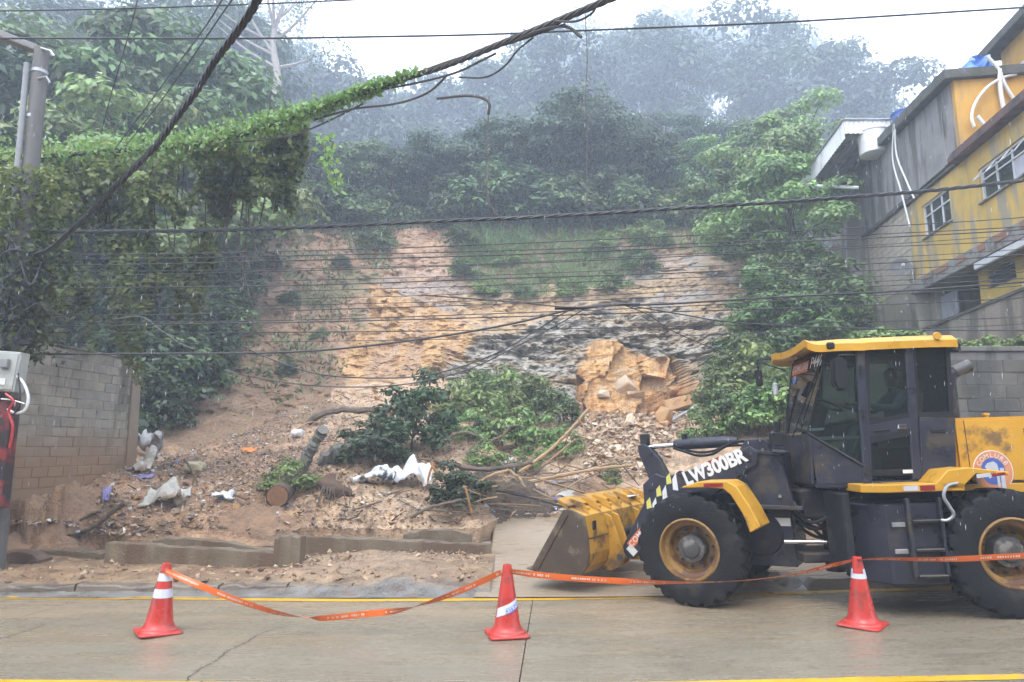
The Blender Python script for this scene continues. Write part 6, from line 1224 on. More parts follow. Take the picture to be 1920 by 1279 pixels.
# shrubs
def bushproto(seed, lm, leaf, nc=24, nl=110, asp=.5):
    cm, cc = crown('foliage', 2.0, 1.15, nc, nl, leaf, .8, .0, seed=seed, asp=asp, clump=.42); cm.materials.append(lm); tm = trunkmesh('stem', 1.4, .05, cc, .15, seed, 8); tm.materials.append(m_bark); return cm, tm
BU = [bushproto(31, L_lite, .20), bushproto(32, L_mid, .18), bushproto(33, L_dark, .20), bushproto(34, L_lite, .26, 18, 60, .7)]
def shrub(k, p, h, label, group, w=1.2):
    o = empty('shrub', p, label, 'shrub', group); s_ = h / 2 * (1.18 if p.y > 19 else 1.0); o.scale = (s_ * w, s_ * w, s_); o.rotation_euler = (0, 0, r.uniform(0, 6)); link('stem', BU[k][1], None, o); link('foliage', BU[k][0], None, o); return o
bname = ['bright green', 'mid green', 'dark green', 'broad-leaved']
grpA = [(850, 775, .9, 0), (900, 770, 1.1, 0), (950, 760, 1.2, 0), (1000, 768, 1.1, 0), (1045, 790, 1.0, 1), (880, 820, .9, 0), (940, 825, 1.0, 0), (1000, 835, 1.0, 0), (1055, 845, .8, 0), (910, 868, .7, 0), (985, 876, .7, 0), (915, 735, .8, 1)]
for i, (px, py, h, k) in enumerate(grpA): shrub(k, hill(px, py + 12) - Vector((0, 0, .1)), h, '%s shrub in the patch left of the orange rock, %s of twelve' % (bname[k], words[i]), 'shrubs left of the orange rock face')
grpB = [(1325, 815, .8, 0), (1372, 800, 1.1, 1), (1415, 805, 1.2, 0), (1455, 795, 1.2, 1), (1365, 755, 1.2, 0), (1405, 740, 1.5, 0), (1450, 725, 1.5, 1), (1385, 700, 1.3, 2), (1430, 680, 1.4, 1)]
for i, (px, py, h, k) in enumerate(grpB): shrub(k, hill(px, py + 12) - Vector((0, 0, .1)), h, '%s shrub on the slope between rock and cab, %s of nine' % (bname[k], words[i]), 'shrubs on the slope behind the loader arm')
grpC = [(275, 800, 1.4, 2), (300, 760, 1.8, 2), (340, 735, 1.9, 1), (295, 715, 2.2, 2), (385, 690, 1.2, 2), (345, 660, 2.0, 2), (385, 625, 1.7, 1), (425, 645, .8, 2), (260, 650, 2.4, 2), (440, 585, 1.0, 2), (415, 560, 1.7, 1), (535, 690, .5, 2), (600, 625, .5, 1), (545, 560, .6, 2), (712, 462, 1.2, 1), (640, 490, .6, 2)]
for i, (px, py, h, k) in enumerate(grpC): shrub(k, hill(px, py + 10) - Vector((0, 0, .2)), h, '%s shrub on the earth slope right of the block wall, %s of sixteen' % (bname[k], words[i]), 'shrubs on the brown earth slope')
grpD = [(1505, 17.5, 1.5, 0), (1560, 17.0, .9, 0), (1605, 17.0, .8, 3), (1645, 17.0, .8, 3), (1690, 17.0, .75, 3)]
for i, (px, Y_, h, k) in enumerate(grpD): shrub(k, hillY(px, Y_) - Vector((0, 0, .05)), h, '%s shrub showing above the cab roof, %s from the left' % (bname[k], words[i]), 'shrubs below the houses')
for i, (px, Y_, h) in enumerate(((1805, 14.2, .5), (1850, 14.0, .5), (1925, 14.1, .6))): shrub(3, hillY(px, Y_) - Vector((0, 0, .05)), h, 'broad-leaved plant on top of the retaining wall, %s from the cab' % words[i], 'plants on top of the retaining wall')
grpE = [(520, 2.6, 2), (575, 2.4, 1), (630, 2.0, 2), (690, 2.2, 1), (880, 2.6, 2), (940, 2.8, 1), (1000, 2.6, 2), (1060, 2.8, 1), (1120, 2.6, 2), (1175, 2.2, 1), (1290, 2.2, 0), (1345, 2.6, 1), (1400, 2.8, 0)]
for i, (px, h, k) in enumerate(grpE): shrub(k, hillY(px, 27.6 * 1.36) - Vector((0, 0, .2)), h, '%s shrub on the very edge of the cliff, %s from the left' % (bname[k], words[i]), 'shrubs along the cliff edge', 1.35)
grpG = [(872, 525, .9, 1), (910, 556, .7, 0), (985, 566, .7, 1), (1075, 560, .8, 0), (1150, 548, .8, 1), (1200, 515, 1.1, 1), (1215, 465, 1.2, 0), (870, 470, 1.2, 1), (1120, 480, 1.0, 0), (950, 500, .8, 0)]
for i, (px, py, h, k) in enumerate(grpG): shrub(k, hill(px, py) - Vector((0, 0, .1)), h, '%s shrub round the grass at the cliff top, %s of ten' % (bname[k], words[i]), 'shrubs round the cliff-top grass', 1.3)
grpF = [(1540, 21, 1.6, 1), (1565, 24, 1.2, 0), (1600, 23.5, .9, 1), (1520, 24, 2.2, 1)]
for i, (px, Y_, h, k) in enumerate(grpF): shrub(k, hillY(px, Y_) - Vector((0, 0, .1)), h, '%s shrub in front of the brick pillar, %s of four' % (bname[k], words[i]), 'shrubs in front of the brick pillar', 1.3)
# the fallen leafy branch and the leafy debris
for (px, py, h, k, w_, lab) in ((775, 850, 1.9, 2, .95, 'dark leafy crown of the fallen tree in the debris'), (700, 872, 1.0, 2, 1.5, 'low dark foliage under the fallen trunks'), (545, 925, .75, 0, 1.3, 'bright green leaves beside the cut log end'), (860, 950, .9, 2, 1.2, 'crushed dark foliage in front of the twig pile'), (1150, 905, .5, 0, .8, 'small green sprig on the heap behind the bucket')):
    shrub(k, hill(px, py) - Vector((0, 0, .15)), h, lab, 'torn foliage in the debris', w_)
# ---- vine curtain over the cables at the left
n = 34000; px = rs.uniform(-60, 575, n); top = np.interp(px, [-60, 0, 200, 330, 420, 500, 575], [296, 290, 276, 268, 258, 236, 212]); bot = np.interp(px, [-60, 60, 200, 260, 330, 400, 460, 520, 575], [610, 600, 625, 655, 600, 520, 470, 400, 300]) + (vn(px / 22, px * 0) - .5) * 150
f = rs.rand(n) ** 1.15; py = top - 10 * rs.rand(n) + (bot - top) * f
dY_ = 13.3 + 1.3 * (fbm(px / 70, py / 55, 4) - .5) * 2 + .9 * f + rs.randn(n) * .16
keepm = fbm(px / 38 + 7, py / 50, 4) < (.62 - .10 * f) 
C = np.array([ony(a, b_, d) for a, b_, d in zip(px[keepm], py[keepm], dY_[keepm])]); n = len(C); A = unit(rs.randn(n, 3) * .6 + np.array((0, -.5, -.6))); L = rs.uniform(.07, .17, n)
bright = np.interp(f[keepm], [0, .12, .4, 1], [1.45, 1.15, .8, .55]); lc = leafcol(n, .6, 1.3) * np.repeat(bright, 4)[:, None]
vc = empty('vine_curtain', (-7.5, 13.4, 5.2), 'bright green vine curtain hanging over the cables at left', 'vine'); off = np.array(vc.location)
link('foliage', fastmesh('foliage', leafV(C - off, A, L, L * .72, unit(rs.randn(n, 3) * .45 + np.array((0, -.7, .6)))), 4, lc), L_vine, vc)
b = MB(Matrix.Translation(-Vector(vc.location))); 
for k in range(34):
    x = r.uniform(0, 500); y0 = float(np.interp(x, [0, 420, 500], [300, 270, 250])); y1 = y0 + r.uniform(120, 330); q = [ony(x + r.uniform(-14, 14) * t, y0 + (y1 - y0) * t, 13.7 + r.uniform(-.3, .5)) for t in (0, .33, .66, 1)]
    b = MB(Matrix.Translation(-Vector(vc.location))); b.tube(smoothpath(q, 4), r.uniform(.008, .02), 4); b.build('stem', m_bark, vc, smooth=True)
# ---- the vine-wrapped cable climbing to the top edge
cp = [(-40, 306), (60, 296), (200, 284), (330, 274), (430, 258), (520, 232), (600, 205), (680, 175), (750, 150), (830, 125), (900, 98), (960, 74), (1050, 38), (1140, 0), (1190, -22)]
cy = [13.2, 13.1, 12.9, 12.6, 12.2, 11.7, 11.2, 10.6, 10.1, 9.6, 9.1, 8.7, 8.2, 7.7, 7.4]
wire(cp, cy, .045, 'thick cable wrapped in vines climbing to the top edge', name='vine_cable', twist=4, n=14, m=mat('dry_vine', (.085, .07, .06), .85, .4, 12, .5))
vr = bpy.data.objects['vine_cable']; v0 = Vector(vr.location)
path = smoothpath([ony(p[0], p[1], q) for p, q in zip(cp, cy)], 30); pa = np.array(path); pxs = np.array([proj(*p)[0] for p in path])
wgt = np.interp(pxs, [0, 380, 560, 700, 760, 800], [.5, 1, 1, .75, .25, 0]); wgt /= wgt.sum(); n = 5200; k = rs.choice(len(path), n, p=wgt)
sprd = np.interp(pxs[k], [0, 400, 560, 740], [.32, .24, .14, .05])[:, None]; C = pa[k] + rs.randn(n, 3) * sprd * np.array((.8, .8, .55)) + np.array((0, 0, .03)); A = unit(rs.randn(n, 3) + np.array((0, -.3, -.2))); L = rs.uniform(.05, .13, n)
link('foliage', fastmesh('foliage', leafV(C - np.array(v0), A, L, L * .7), 4, leafcol(n, .7, 1.4)), L_vine, vr)
m_dv = MATS['dry_vine']
for q, lab in (([(420, 268), (500, 262), (560, 250), (620, 225), (680, 195)], 0), ([(700, 170), (770, 158), (850, 138), (900, 115), (930, 100)], 0), ([(590, 225), (660, 205), (740, 195), (800, 175), (840, 140)], 0), ([(820, 185), (880, 180), (915, 190), (916, 215)], 0), ([(860, 145), (910, 145), (945, 125), (970, 95), (1000, 70)], 0), ([(1040, 40), (1080, 40), (1110, 25), (1120, 5)], 0), ([(960, 80), (1010, 58), (1060, 50), (1090, 70)], 0), ([(750, 148), (850, 112), (960, 80), (1060, 45)], 0)):
    Q = [ony(a, b_, float(np.interp(a, [p[0] for p in cp], cy)) + r.uniform(-.05, .15)) for a, b_ in q]; b = MB(Matrix.Translation(-v0)); b.tube(smoothpath(Q, 6), r.uniform(.010, .022), 5); b.build('loose_stem', m_dv, vr, smooth=True)
# a leafy strand hanging free in front of the trees
pts = [(600, 262), (625, 268), (610, 300), (625, 320), (632, 350)]; P = smoothpath([ony(a, b_, 12.2) for a, b_ in pts], 8); b = MB(Matrix.Translation(-P[0])); hs = empty('hanging_vine', P[0], 'bright leafy vine strand hanging free below the cable', 'vine'); b.tube(P, .008, 5); b.build('stem', m_dv, hs, smooth=True)
pa = np.array(P) - np.array(P[0]); k = rs.randint(0, len(P), 90); C = pa[k] + rs.randn(90, 3) * .07; L = rs.uniform(.08, .17, 90); link('foliage', fastmesh('foliage', leafV(C, unit(rs.randn(90, 3) + np.array((0, 0, -.6))), L, L * .7), 4, leafcol(90, 1.0, 1.8)), L_vine, hs)

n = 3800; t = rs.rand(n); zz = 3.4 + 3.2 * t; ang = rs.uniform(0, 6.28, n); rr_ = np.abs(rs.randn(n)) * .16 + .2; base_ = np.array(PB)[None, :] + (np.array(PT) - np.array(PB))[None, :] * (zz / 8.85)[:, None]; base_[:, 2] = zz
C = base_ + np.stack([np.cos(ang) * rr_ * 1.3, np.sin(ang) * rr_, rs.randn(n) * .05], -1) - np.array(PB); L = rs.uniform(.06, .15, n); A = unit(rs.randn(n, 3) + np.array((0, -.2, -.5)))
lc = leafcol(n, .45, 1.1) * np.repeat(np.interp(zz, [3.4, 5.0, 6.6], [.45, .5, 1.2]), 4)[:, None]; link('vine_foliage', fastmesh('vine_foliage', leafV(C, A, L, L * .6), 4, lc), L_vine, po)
# ================================================================== debris of the landslide
r = random.Random(5)
def rockmesh(seed, npts=16, flat=.7):
    q = random.Random(seed); bm = bmesh.new()
    for _ in range(npts):
        v = Vector((q.gauss(0, 1), q.gauss(0, 1), q.gauss(0, 1))).normalized() * q.uniform(.8, 1.05); bm.verts.new((v.x * .5, v.y * .5 * q.uniform(.8, 1), v.z * .5 * flat))
    ret = bmesh.ops.convex_hull(bm, input=bm.verts); bmesh.ops.delete(bm, geom=[e for e in ret['geom_interior'] if isinstance(e, bmesh.types.BMVert)], context='VERTS')
    bmesh.ops.bevel(bm, geom=bm.edges[:], offset=.02, segments=1, affect='EDGES', clamp_overlap=True); bmesh.ops.recalc_face_normals(bm, faces=bm.faces)
    me = bpy.data.meshes.new('stone'); bm.to_mesh(me); bm.free(); return me
RK = [rockmesh(i, 10 + i % 5, .55 + .08 * (i % 5)) for i in range(9)]
m_st = [mat('stone_tan', (.50, .34, .21), .7, .3, 3, .5, 14, stain=(.34, .19, .09), stain_amt=.35), mat('stone_pale', (.68, .53, .38), .7, .25, 3, .5, 14, stain=(.52, .34, .18), stain_amt=.35), mat('stone_orange', (.52, .29, .12), .7, .3, 3, .5, 14, stain=(.3, .15, .06), stain_amt=.4), mat('stone_brown', (.20, .125, .075), .7, .35, 3, .5, 14, stain=(.11, .07, .045), stain_amt=.4)]
RM = [[None] * 4 for _ in RK]
def stone(px, py, w, mk, label, group, p=None, sink=.25, sc=(1, 1, 1)):
    k = r.randrange(len(RK))
    if RM[k][mk] is None: RM[k][mk] = RK[k].copy(); RM[k][mk].materials.append(m_st[mk])
    p = p or hill(px, py); w *= 1.2 if p.y > 20 else 1.0; o = link('stone', RM[k][mk]); o.scale = (w * sc[0], w * sc[1], w * sc[2]); o.rotation_euler = (r.uniform(-.5, .5), r.uniform(-.5, .5), r.uniform(0, 6.28)); o.location = p + Vector((0, 0, w * .5 * .6 * sc[2] - w * sink)); return tag(o, label, 'stone', group)
for px, py, w, mk, sc, lab in ((1192, 745, .9, 1, (1.0, .5, 1.3), 'tall pale slab of rock leaning in the middle of the orange face'), (1212, 752, .9, 0, (.8, .6, 1.0), 'tan rock slab at the foot of the orange face'), (1150, 752, .7, 1, (.7, .6, 1.2), 'narrow pale slab at the left foot of the orange face'), (1243, 795, .85, 2, (.9, .7, 1.0), 'square tan block standing below the orange rock'), (1272, 772, 1.0, 2, (1.2, .8, .8), 'broad brown boulder at the right foot of the orange face'), (1305, 748, .8, 2, (1.0, .8, .9), 'orange boulder at the right end of the rock face'), (1182, 800, .5, 1, (.7, .6, 1.3), 'slender pale stone in the middle of the scree'), (1100, 770, .9, 0, (1.2, .8, .6), 'broad tan slab at the left top of the scree')):
    stone(px, py, w, mk, lab, 'big blocks fallen from the rock face', sink=.12, sc=sc)
zones = [('the scree below the orange rock face', 'stones of the scree', [(1090, 770), (1300, 775), (1265, 830), (1225, 895), (1110, 895), (1085, 840)], 120, (.14, .42), (0, 1, 1, 2)),
         ('the soil chute left of the shrubs', 'stones of the soil chute', [(620, 735), (840, 715), (850, 770), (600, 790)], 45, (.12, .34), (0, 2, 3, 0)),
         ('the mud bank above the low walls', 'stones in the mud bank', [(40, 985), (330, 900), (900, 930), (900, 985), (540, 985), (300, 1000)], 70, (.10, .26), (3, 3, 0, 2))]
for nm, grp, P, n, (a, b_), mk in zones:
    P_ = np.array(P, float); c = 0
    while c < n:
        x, y = r.uniform(P_[:, 0].min(), P_[:, 0].max()), r.uniform(P_[:, 1].min(), P_[:, 1].max())
        if inpoly(np.array([x]), np.array([y]), P_)[0]:
            stone(x, y, a + (b_ - a) * r.random() ** 2.2, r.choice(mk), 'broken stone lying in ' + nm, grp); c += 1
# small rubble: nobody could count it
def bits(name, label, polys, n, s0, s1, pal, sheet=None, seed=1, flat=(.3, 1.0)):
    q = np.random.RandomState(seed); V = []; cl = []; tet = np.array([[1, 0, 0], [0, 1, 0], [-1, 0, 0], [0, -1, 0], [0, 0, 1], [0, 0, -1]]) * .62; Fi = [(0, 1, 4), (1, 2, 4), (2, 3, 4), (3, 0, 4), (1, 0, 5), (2, 1, 5), (3, 2, 5), (0, 3, 5)]
    cnt = 0
    while cnt < n:
        if sheet is None:
            P = np.array(polys[q.randint(len(polys))], float); x, y = q.uniform(P[:, 0].min(), P[:, 0].max()), q.uniform(P[:, 1].min(), P[:, 1].max())
            if not inpoly(np.array([x]), np.array([y]), P)[0]: continue
            h = hill(x, y); c = np.array((h.x + q.randn() * .06, h.y + q.randn() * .1, h.z))
        else: c = np.array(sheet(q))
        s_ = s0 + (s1 - s0) * q.rand() ** 2.5; T = tet * s_ * np.array((1, q.uniform(.4, 1), q.uniform(*flat))) + q.randn(6, 3) * s_ * .20; a = q.uniform(0, 6.28); Rm = np.array(((math.cos(a), -math.sin(a), 0), (math.sin(a), math.cos(a), 0), (0, 0, 1))); T = T @ Rm.T + c
        col_ = np.array(pal[q.randint(len(pal))]) * q.uniform(.7, 1.2)
        for f in Fi: V += [T[f[0]], T[f[1]], T[f[2]]]; cl += [col_] * 3
        cnt += 1
    o = link(name, fastmesh(name, np.array(V), 3, np.array(cl)), mat('rubble_bits', (1, 1, 1), .65, .25, 12, .3, vcol=True)); return tag(o, label, 'rubble', kind='stuff')
bankP = [[(-40, 1020), (-40, 900), (250, 880), (480, 800), (900, 780), (900, 990), (560, 998), (300, 1005)], [(250, 880), (480, 800), (640, 740), (860, 740), (860, 880), (500, 900)]]
earth = [(.38, .24, .14), (.46, .31, .19), (.28, .17, .10), (.19, .12, .07), (.42, .28, .17), (.52, .40, .28)]
bits('rubble', 'small clods and stones scattered over the mud bank', bankP, 15000, .018, .085, earth, seed=1)
bits('scree_chips', 'chips of tan rock covering the scree', [zones[0][2]], 3600, .04, .17, [(.50, .36, .24), (.54, .41, .29), (.46, .31, .19), (.40, .27, .17)], seed=2)
bits('litter', 'scraps of paper and plastic strewn over the mud bank', [[(180, 900), (470, 800), (560, 860), (450, 930), (230, 940)], [(480, 790), (640, 745), (740, 760), (700, 800), (520, 830)], [(860, 880), (1090, 880), (1100, 970), (900, 975)], [(60, 985), (400, 900), (900, 900), (880, 960), (100, 1010)]], 2800, .022, .10, [(.62, .62, .60), (.70, .70, .68), (.50, .47, .42), (.45, .47, .52), (.60, .55, .45), (.20, .28, .45), (.50, .22, .10)], seed=3, flat=(.15, .5))
def onpav(q):
    x = q.uniform(-9, -.6); y = q.uniform(10.0, 12.9)
    if q.rand() < .5: x = q.uniform(-3.9, -.5)
    return (x, y, .10 + .03 * q.rand() + .10 * max(0, 1 - ((x + 2.1) / 1.9) ** 2) * max(0, 1 - ((y - 11.5) / 2.0) ** 2))
bits('pavement_rubble', 'clods of mud and grit on the muddy pavement', None, 1500, .02, .10, earth, sheet=onpav, seed=4)

# ---- trunks, branches
m_wood = mat('wet_wood', (.17, .12, .08), .7, .4, 8, .6, 30, stain=(.07, .05, .035), stain_amt=.4, stain_scale=4); m_greyt = mat('grey_trunk', (.21, .195, .16), .75, .35, 6, .8, 25, stain=(.10, .08, .055), stain_amt=.5, stain_scale=3)
m_tanw = mat('peeled_wood', (.46, .29, .14), .6, .3, 10, .4, 40); m_orw = mat('fresh_split_wood', (.55, .26, .09), .6, .3, 10, .4, 40)
def limb(pts, dy, r0, r1, m, label, name='branch', n=6, group='branches in the debris', anchor=None, lift=.05, sides=7):
    """branch through photo points; each point lies on the hillside there, dy metres nearer and lifted"""
    P = []; k = len(pts)
    a = anchor or hill(*pts[0])
    for i, q in enumerate(pts):
        d = a.y - (dy[i] if isinstance(dy, (list, tuple)) else dy); P.append(ony(q[0], q[1], d))
    Q = smoothpath(P, n); b = MB(Matrix.Translation(-Q[0])); w = [(r0 + (r1 - r0) * i / (len(Q) - 1)) * r.uniform(.82, 1.14) for i in range(len(Q))]; Q = [q_ + Vector((r.gauss(0, 1), r.gauss(0, 1), r.gauss(0, 1))) * r0 * .14 for q_ in Q]; b.tube(Q, w, sides); o = b.build(name, m, smooth=True); o.location = Q[0]; return tag(o, label, 'branch' if name == 'branch' else 'log', group)
limb([(562, 885), (578, 850), (592, 826), (604, 808)], [0, .1, .2, .3], .15, .12, m_greyt, 'grey stump of trunk leaning up to the right', 'fallen_log', group='broken trunks in the debris')
limb([(598, 872), (632, 848), (670, 832), (705, 828)], [.2, .15, .1, .0], .19, .13, m_greyt, 'thick mossy trunk lying beside the dark foliage', 'fallen_log', group='broken trunks in the debris')
limb([(645, 840), (690, 812), (720, 795), (738, 768), (742, 760)], .2, .07, .035, m_tanw, 'long peeled yellowish branch pointing up right', 'fallen_log', group='broken trunks in the debris')
limb([(712, 830), (722, 795), (735, 770)], .3, .09, .06, m_wood, 'short dark trunk against the fallen leafy crown', 'fallen_log', group='broken trunks in the debris')
limb([(575, 795), (600, 776), (640, 767), (690, 768), (740, 770)], 0.1, .11, .09, m_wood, 'curved brown log lying across the top of the debris', 'fallen_log', group='broken trunks in the debris')
limb([(600, 798), (640, 792), (690, 798), (720, 800)], .0, .07, .05, m_wood, 'second brown log just under the curved one', 'fallen_log', group='broken trunks in the debris')
# cut log end facing the road
c0 = hill(526, 950); lg = empty('cut_log', c0, 'sawn log end facing the road among bright leaves', 'log', 'broken trunks in the debris')
b = MB(); b.tube([(0, -.25, .18), (-.10, .5, .30), (-.2, 1.3, .5)], [.22, .21, .19], 16, cap=False); b.build('bark', m_wood, lg, smooth=True)
b = MB(); b.lathe([(0, .004), (.10, .003), (.20, 0), (.205, -.02), (0, -.02)], 18, Matrix.Translation((0, -.262, .18)) @ Matrix.Rotation(R(8), 4, 'Z') @ Matrix.Rotation(R(8), 4, 'X') @ Matrix.Rotation(math.pi, 4, 'Z'), ax='y'); b.build('cut_face', mat('cut_wood', (.30, .15, .075), .7, .3, 18, .3), lg, smooth=True)
# root plate hanging over the bank
rp = hill(628, 922) - Vector((0, 0, .08)); ro = empty('root_plate', rp, 'clump of torn roots and soil over the bank edge', 'roots'); ro.scale = (.85, .8, .72); b = MB(); Vr = []
nu, nv_ = 20, 12; Pg = np.zeros((nu, nv_, 3))
for i in range(nu):
    for j in range(nv_):
        a, c = 2 * math.pi * i / (nu - 1), math.pi * (j / (nv_ - 1)); k = .75 + .5 * float(fbm(np.array(2 * math.sin(a) * math.sin(c) + 4), np.array(2 * math.cos(c) + 2 * math.cos(a) * math.sin(c) + 3), 3)); Pg[i, j] = (.42 * k ** 2 * math.cos(a) * math.sin(c), .30 * k * math.sin(a) * math.sin(c), .16 + .26 * k ** 2 * math.cos(c) - .15 * math.cos(a))
link('soil', grid('soil', Pg), mat('root_soil', (.13, .075, .045), .85, .4, 8, .8, 25), ro)
for k in range(12):
    x = r.uniform(-.4, .4); b = MB(); b.tube(smoothpath([(x, -.15, .3), (x + r.uniform(-.1, .1), -.38, .2), (x + r.uniform(-.2, .2), -.45, -.05 - r.random() * .25)], 4), [.018 - .0012 * i for i in range(9)], 5); b.build('root', m_wood, ro, smooth=True)
limb([(1104, 766), (1070, 805), (1030, 845), (1000, 868), (975, 885)], [.6, .7, .8, .9, .9], .035, .05, m_tanw, 'long bare pole leaning across the green shrubs', anchor=hill(1040, 880))
limb([(1085, 785), (1096, 805), (1100, 830), (1100, 860)], [.7, .72, .74, .76], .016, .010, m_tanw, 'thin twig hanging from the top of the long pole', anchor=hill(1040, 880))
limb([(1055, 815), (1085, 818), (1120, 830), (1150, 845)], .75, .014, .008, m_wood, 'thin twig running right from the long pole', anchor=hill(1040, 880))
limb([(1080, 822), (1050, 848), (1020, 872)], .8, .02, .025, m_tanw, 'short peeled pole parallel to the long pole', anchor=hill(1040, 880))
limb([(1185, 872), (1130, 878), (1080, 886), (1030, 896), (985, 905)], .7, .03, .05, m_tanw, 'pale branch lying behind the bucket lip', anchor=hill(1080, 915))
limb([(815, 864), (850, 872), (900, 880), (950, 876), (1000, 866)], .5, .055, .05, m_wood, 'dark curved branch lying left of the twig pile', anchor=hill(880, 905))
limb([(840, 828), (850, 816), (880, 812), (915, 826), (945, 815), (958, 800), (975, 798)], .6, .045, .03, m_wood, 'snaking grey-brown branch on the green shrubs', anchor=hill(900, 850))
limb([(955, 882), (920, 893), (880, 915), (850, 930)], .6, .035, .02, m_tanw, 'tan branch sloping down left from the twig pile', anchor=hill(900, 930))
limb([(955, 882), (975, 900), (990, 925)], .7, .04, .03, m_tanw, 'bent tan branch dropping down in the twig pile', anchor=hill(960, 930))
limb([(872, 913), (880, 945), (886, 975)], [.6, .5, .4], .022, .026, m_orw, 'upright orange-brown stake in front of the twig pile', anchor=hill(886, 978))
limb([(815, 866), (806, 885), (802, 905)], .5, .03, .02, m_orw, 'splintered orange wood beside the white sack', anchor=hill(810, 905))
limb([(808, 868), (822, 888), (845, 900)], .5, .03, .02, m_orw, 'second splinter of orange wood beside the white sack', anchor=hill(810, 905))
limb([(110, 1006), (150, 999), (180, 986), (200, 968), (234, 944)], .1, .035, .05, m_wood, 'dark crooked branch lying on the left mud bank', anchor=hill(170, 1000))
limb([(150, 975), (175, 962), (192, 958)], .15, .03, .03, m_wood, 'short dark stick above the crooked branch', anchor=hill(170, 985))
limb([(770, 972), (800, 955), (835, 945), (865, 938)], .1, .03, .035, m_wood, 'brown branch half sunk in the bank right of centre', anchor=hill(800, 975))
limb([(345, 860), (358, 880), (370, 905)], .2, .025, .02, m_wood, 'short brown stick among the litter', anchor=hill(360, 905))
limb([(930, 920), (990, 932), (1040, 946), (1062, 952)], .8, .022, .018, m_black, 'black cable end lying toward the bucket', anchor=hill(980, 955))
limb([(1200, 900), (1195, 870), (1180, 858), (1150, 862)], .4, .015, .012, m_tanw, 'thin bent twig above the bucket', anchor=hill(1180, 910))
limb([(1305, 762), (1275, 780), (1262, 788)], .5, .04, .04, m_galv, 'grey metal post lying in the scree', anchor=hill(1290, 790))
pile_c = hill(970, 950)
for k in range(95):
    a = (r.uniform(850, 1180), r.uniform(868, 965)); d = (r.gauss(0, 45), r.gauss(0, 13)); y_ = hill(a[0], min(985, a[1] + 22)).y - r.uniform(.1, .6); q = [ony(a[0] - d[0], a[1] - d[1] + r.uniform(-4, 4), y_), ony(a[0], a[1], y_ - .05), ony(a[0] + d[0], a[1] + d[1] + r.uniform(-4, 4), y_ + r.uniform(-.2, .2))]
    Q = smoothpath(q, 3); b = MB(Matrix.Translation(-Q[0])); w = r.uniform(.007, .022); b.tube(Q, [w * (1 - .08 * i) for i in range(len(Q))], 5); o = b.build('twig', r.choice((m_wood, m_wood, m_tanw)), smooth=True); o.location = Q[0]; tag(o, 'thin twig tangled in the dark pile left of the bucket', 'twig', 'twigs in the pile left of the bucket')
# dark heap of earth under the twigs
def heap(px, py, sx, sy, szz, m, label, name='soil_heap', seed=0):
    p = hill(px, py); nu, nv_ = 40, 24; Pg = np.zeros((nu, nv_, 3)); a = np.linspace(0, 2 * math.pi, nu)[:, None]; c = np.linspace(0, 1, nv_)[None, :]
    rr_ = 1 - c; X_ = rr_ * np.cos(a); Y_ = rr_ * np.sin(a); k = fbm(X_ * 2.2 + seed * 3.1 + 8, Y_ * 2.2 + 5, 4, .6); Pg[..., 0] = X_ * sx * (.8 + .5 * k); Pg[..., 1] = Y_ * sy * (.8 + .5 * k); Pg[..., 2] = szz * (np.clip(1 - rr_ ** 2, 0, 1) ** 1.3) * (.5 + .9 * k) - .10
    for i in range(nu):
        for j in range(nv_): Pg[i, j, 2] += bankz(p.x + Pg[i, j, 0], p.y + Pg[i, j, 1]) - p.z
    o = link(name, grid(name, Pg), m); o.location = p; return tag(o, label, 'soil heap')
m_dk = mat('dark_humus', (.15, .105, .07), .85, .45, 5, .9, 14, bdist=.08); m_clod = mat('red_clod', (.37, .225, .13), .75, .4, 4, .9, 12, bdist=.08)
heap(960, 960, 1.1, .7, .75, m_dk, 'dark heap of humus under the twigs'); heap(1110, 930, .9, .5, .35, m_clod, 'brown earth heap behind the bucket lip', seed=2)
heap(115, 985, .8, .5, .7, m_clod, 'lump of red-brown soil below the block wall', seed=3); heap(40, 1000, .9, .5, .5, m_clod, 'red-brown soil mound at the left edge', seed=4); heap(480, 985, .9, .4, .4, m_clod, 'brown soil lump behind the upper ledge', seed=6)
# ---- sheets, sacks, plastic
def sheet(px, py, w, d, hgt, m, label, name, seed, rz=0, fold=1.0, cat='sheet', th=True):
    p = hill(px, py); n = 18; q = np.random.RandomState(seed); a, c = np.meshgrid(np.linspace(-.5, .5, n), np.linspace(-.5, .5, n), indexing='ij'); k = fbm(a * 3 + seed, c * 3 + seed * 2, 3); k2 = fbm(a * 6 + seed * 5, c * 6, 3)
    Pg = np.stack([a * w + (k2 - .5) * .2 * w, c * d + (k - .5) * .2 * d, hgt * (.35 + fold * (k - .35) * 1.6 + .5 * c) + .08 * (k2 - .5)], -1); o = link(name, grid(name, Pg), m); o.location = p; o.rotation_euler = (0, 0, R(rz)); sd2 = o.modifiers.new('thick', 'SOLIDIFY'); sd2.thickness = .008
    return tag(o, label, cat, 'torn sheets and plastic in the debris')
def sack(px, py, sx, sy, szz, m, label, name, seed, rz=0):
    p = hill(px, py); nu, nv_ = 26, 16; a = np.linspace(0, 2 * math.pi, nu)[:, None]; c = np.linspace(0, math.pi, nv_)[None, :]; k = .62 + .75 * fbm(np.cos(a) * np.sin(c) * 2.6 + seed, np.cos(c) * 2.6 + np.sin(a) * np.sin(c) * 2.6 + seed, 4, .6)
    sg = lambda v: np.sign(v) * np.abs(v) ** .65
    Pg = np.stack([sx / 2 * k * sg(np.cos(a) * np.sin(c)), sy / 2 * k * sg(np.sin(a) * np.sin(c)), szz / 2 * k * sg(np.cos(c) + 0 * a) + szz * .38], -1); o = link(name, grid(name, Pg), m); o.location = p; o.rotation_euler = (0, 0, R(rz)); return tag(o, label, 'bag', 'bags and cloth in the debris')
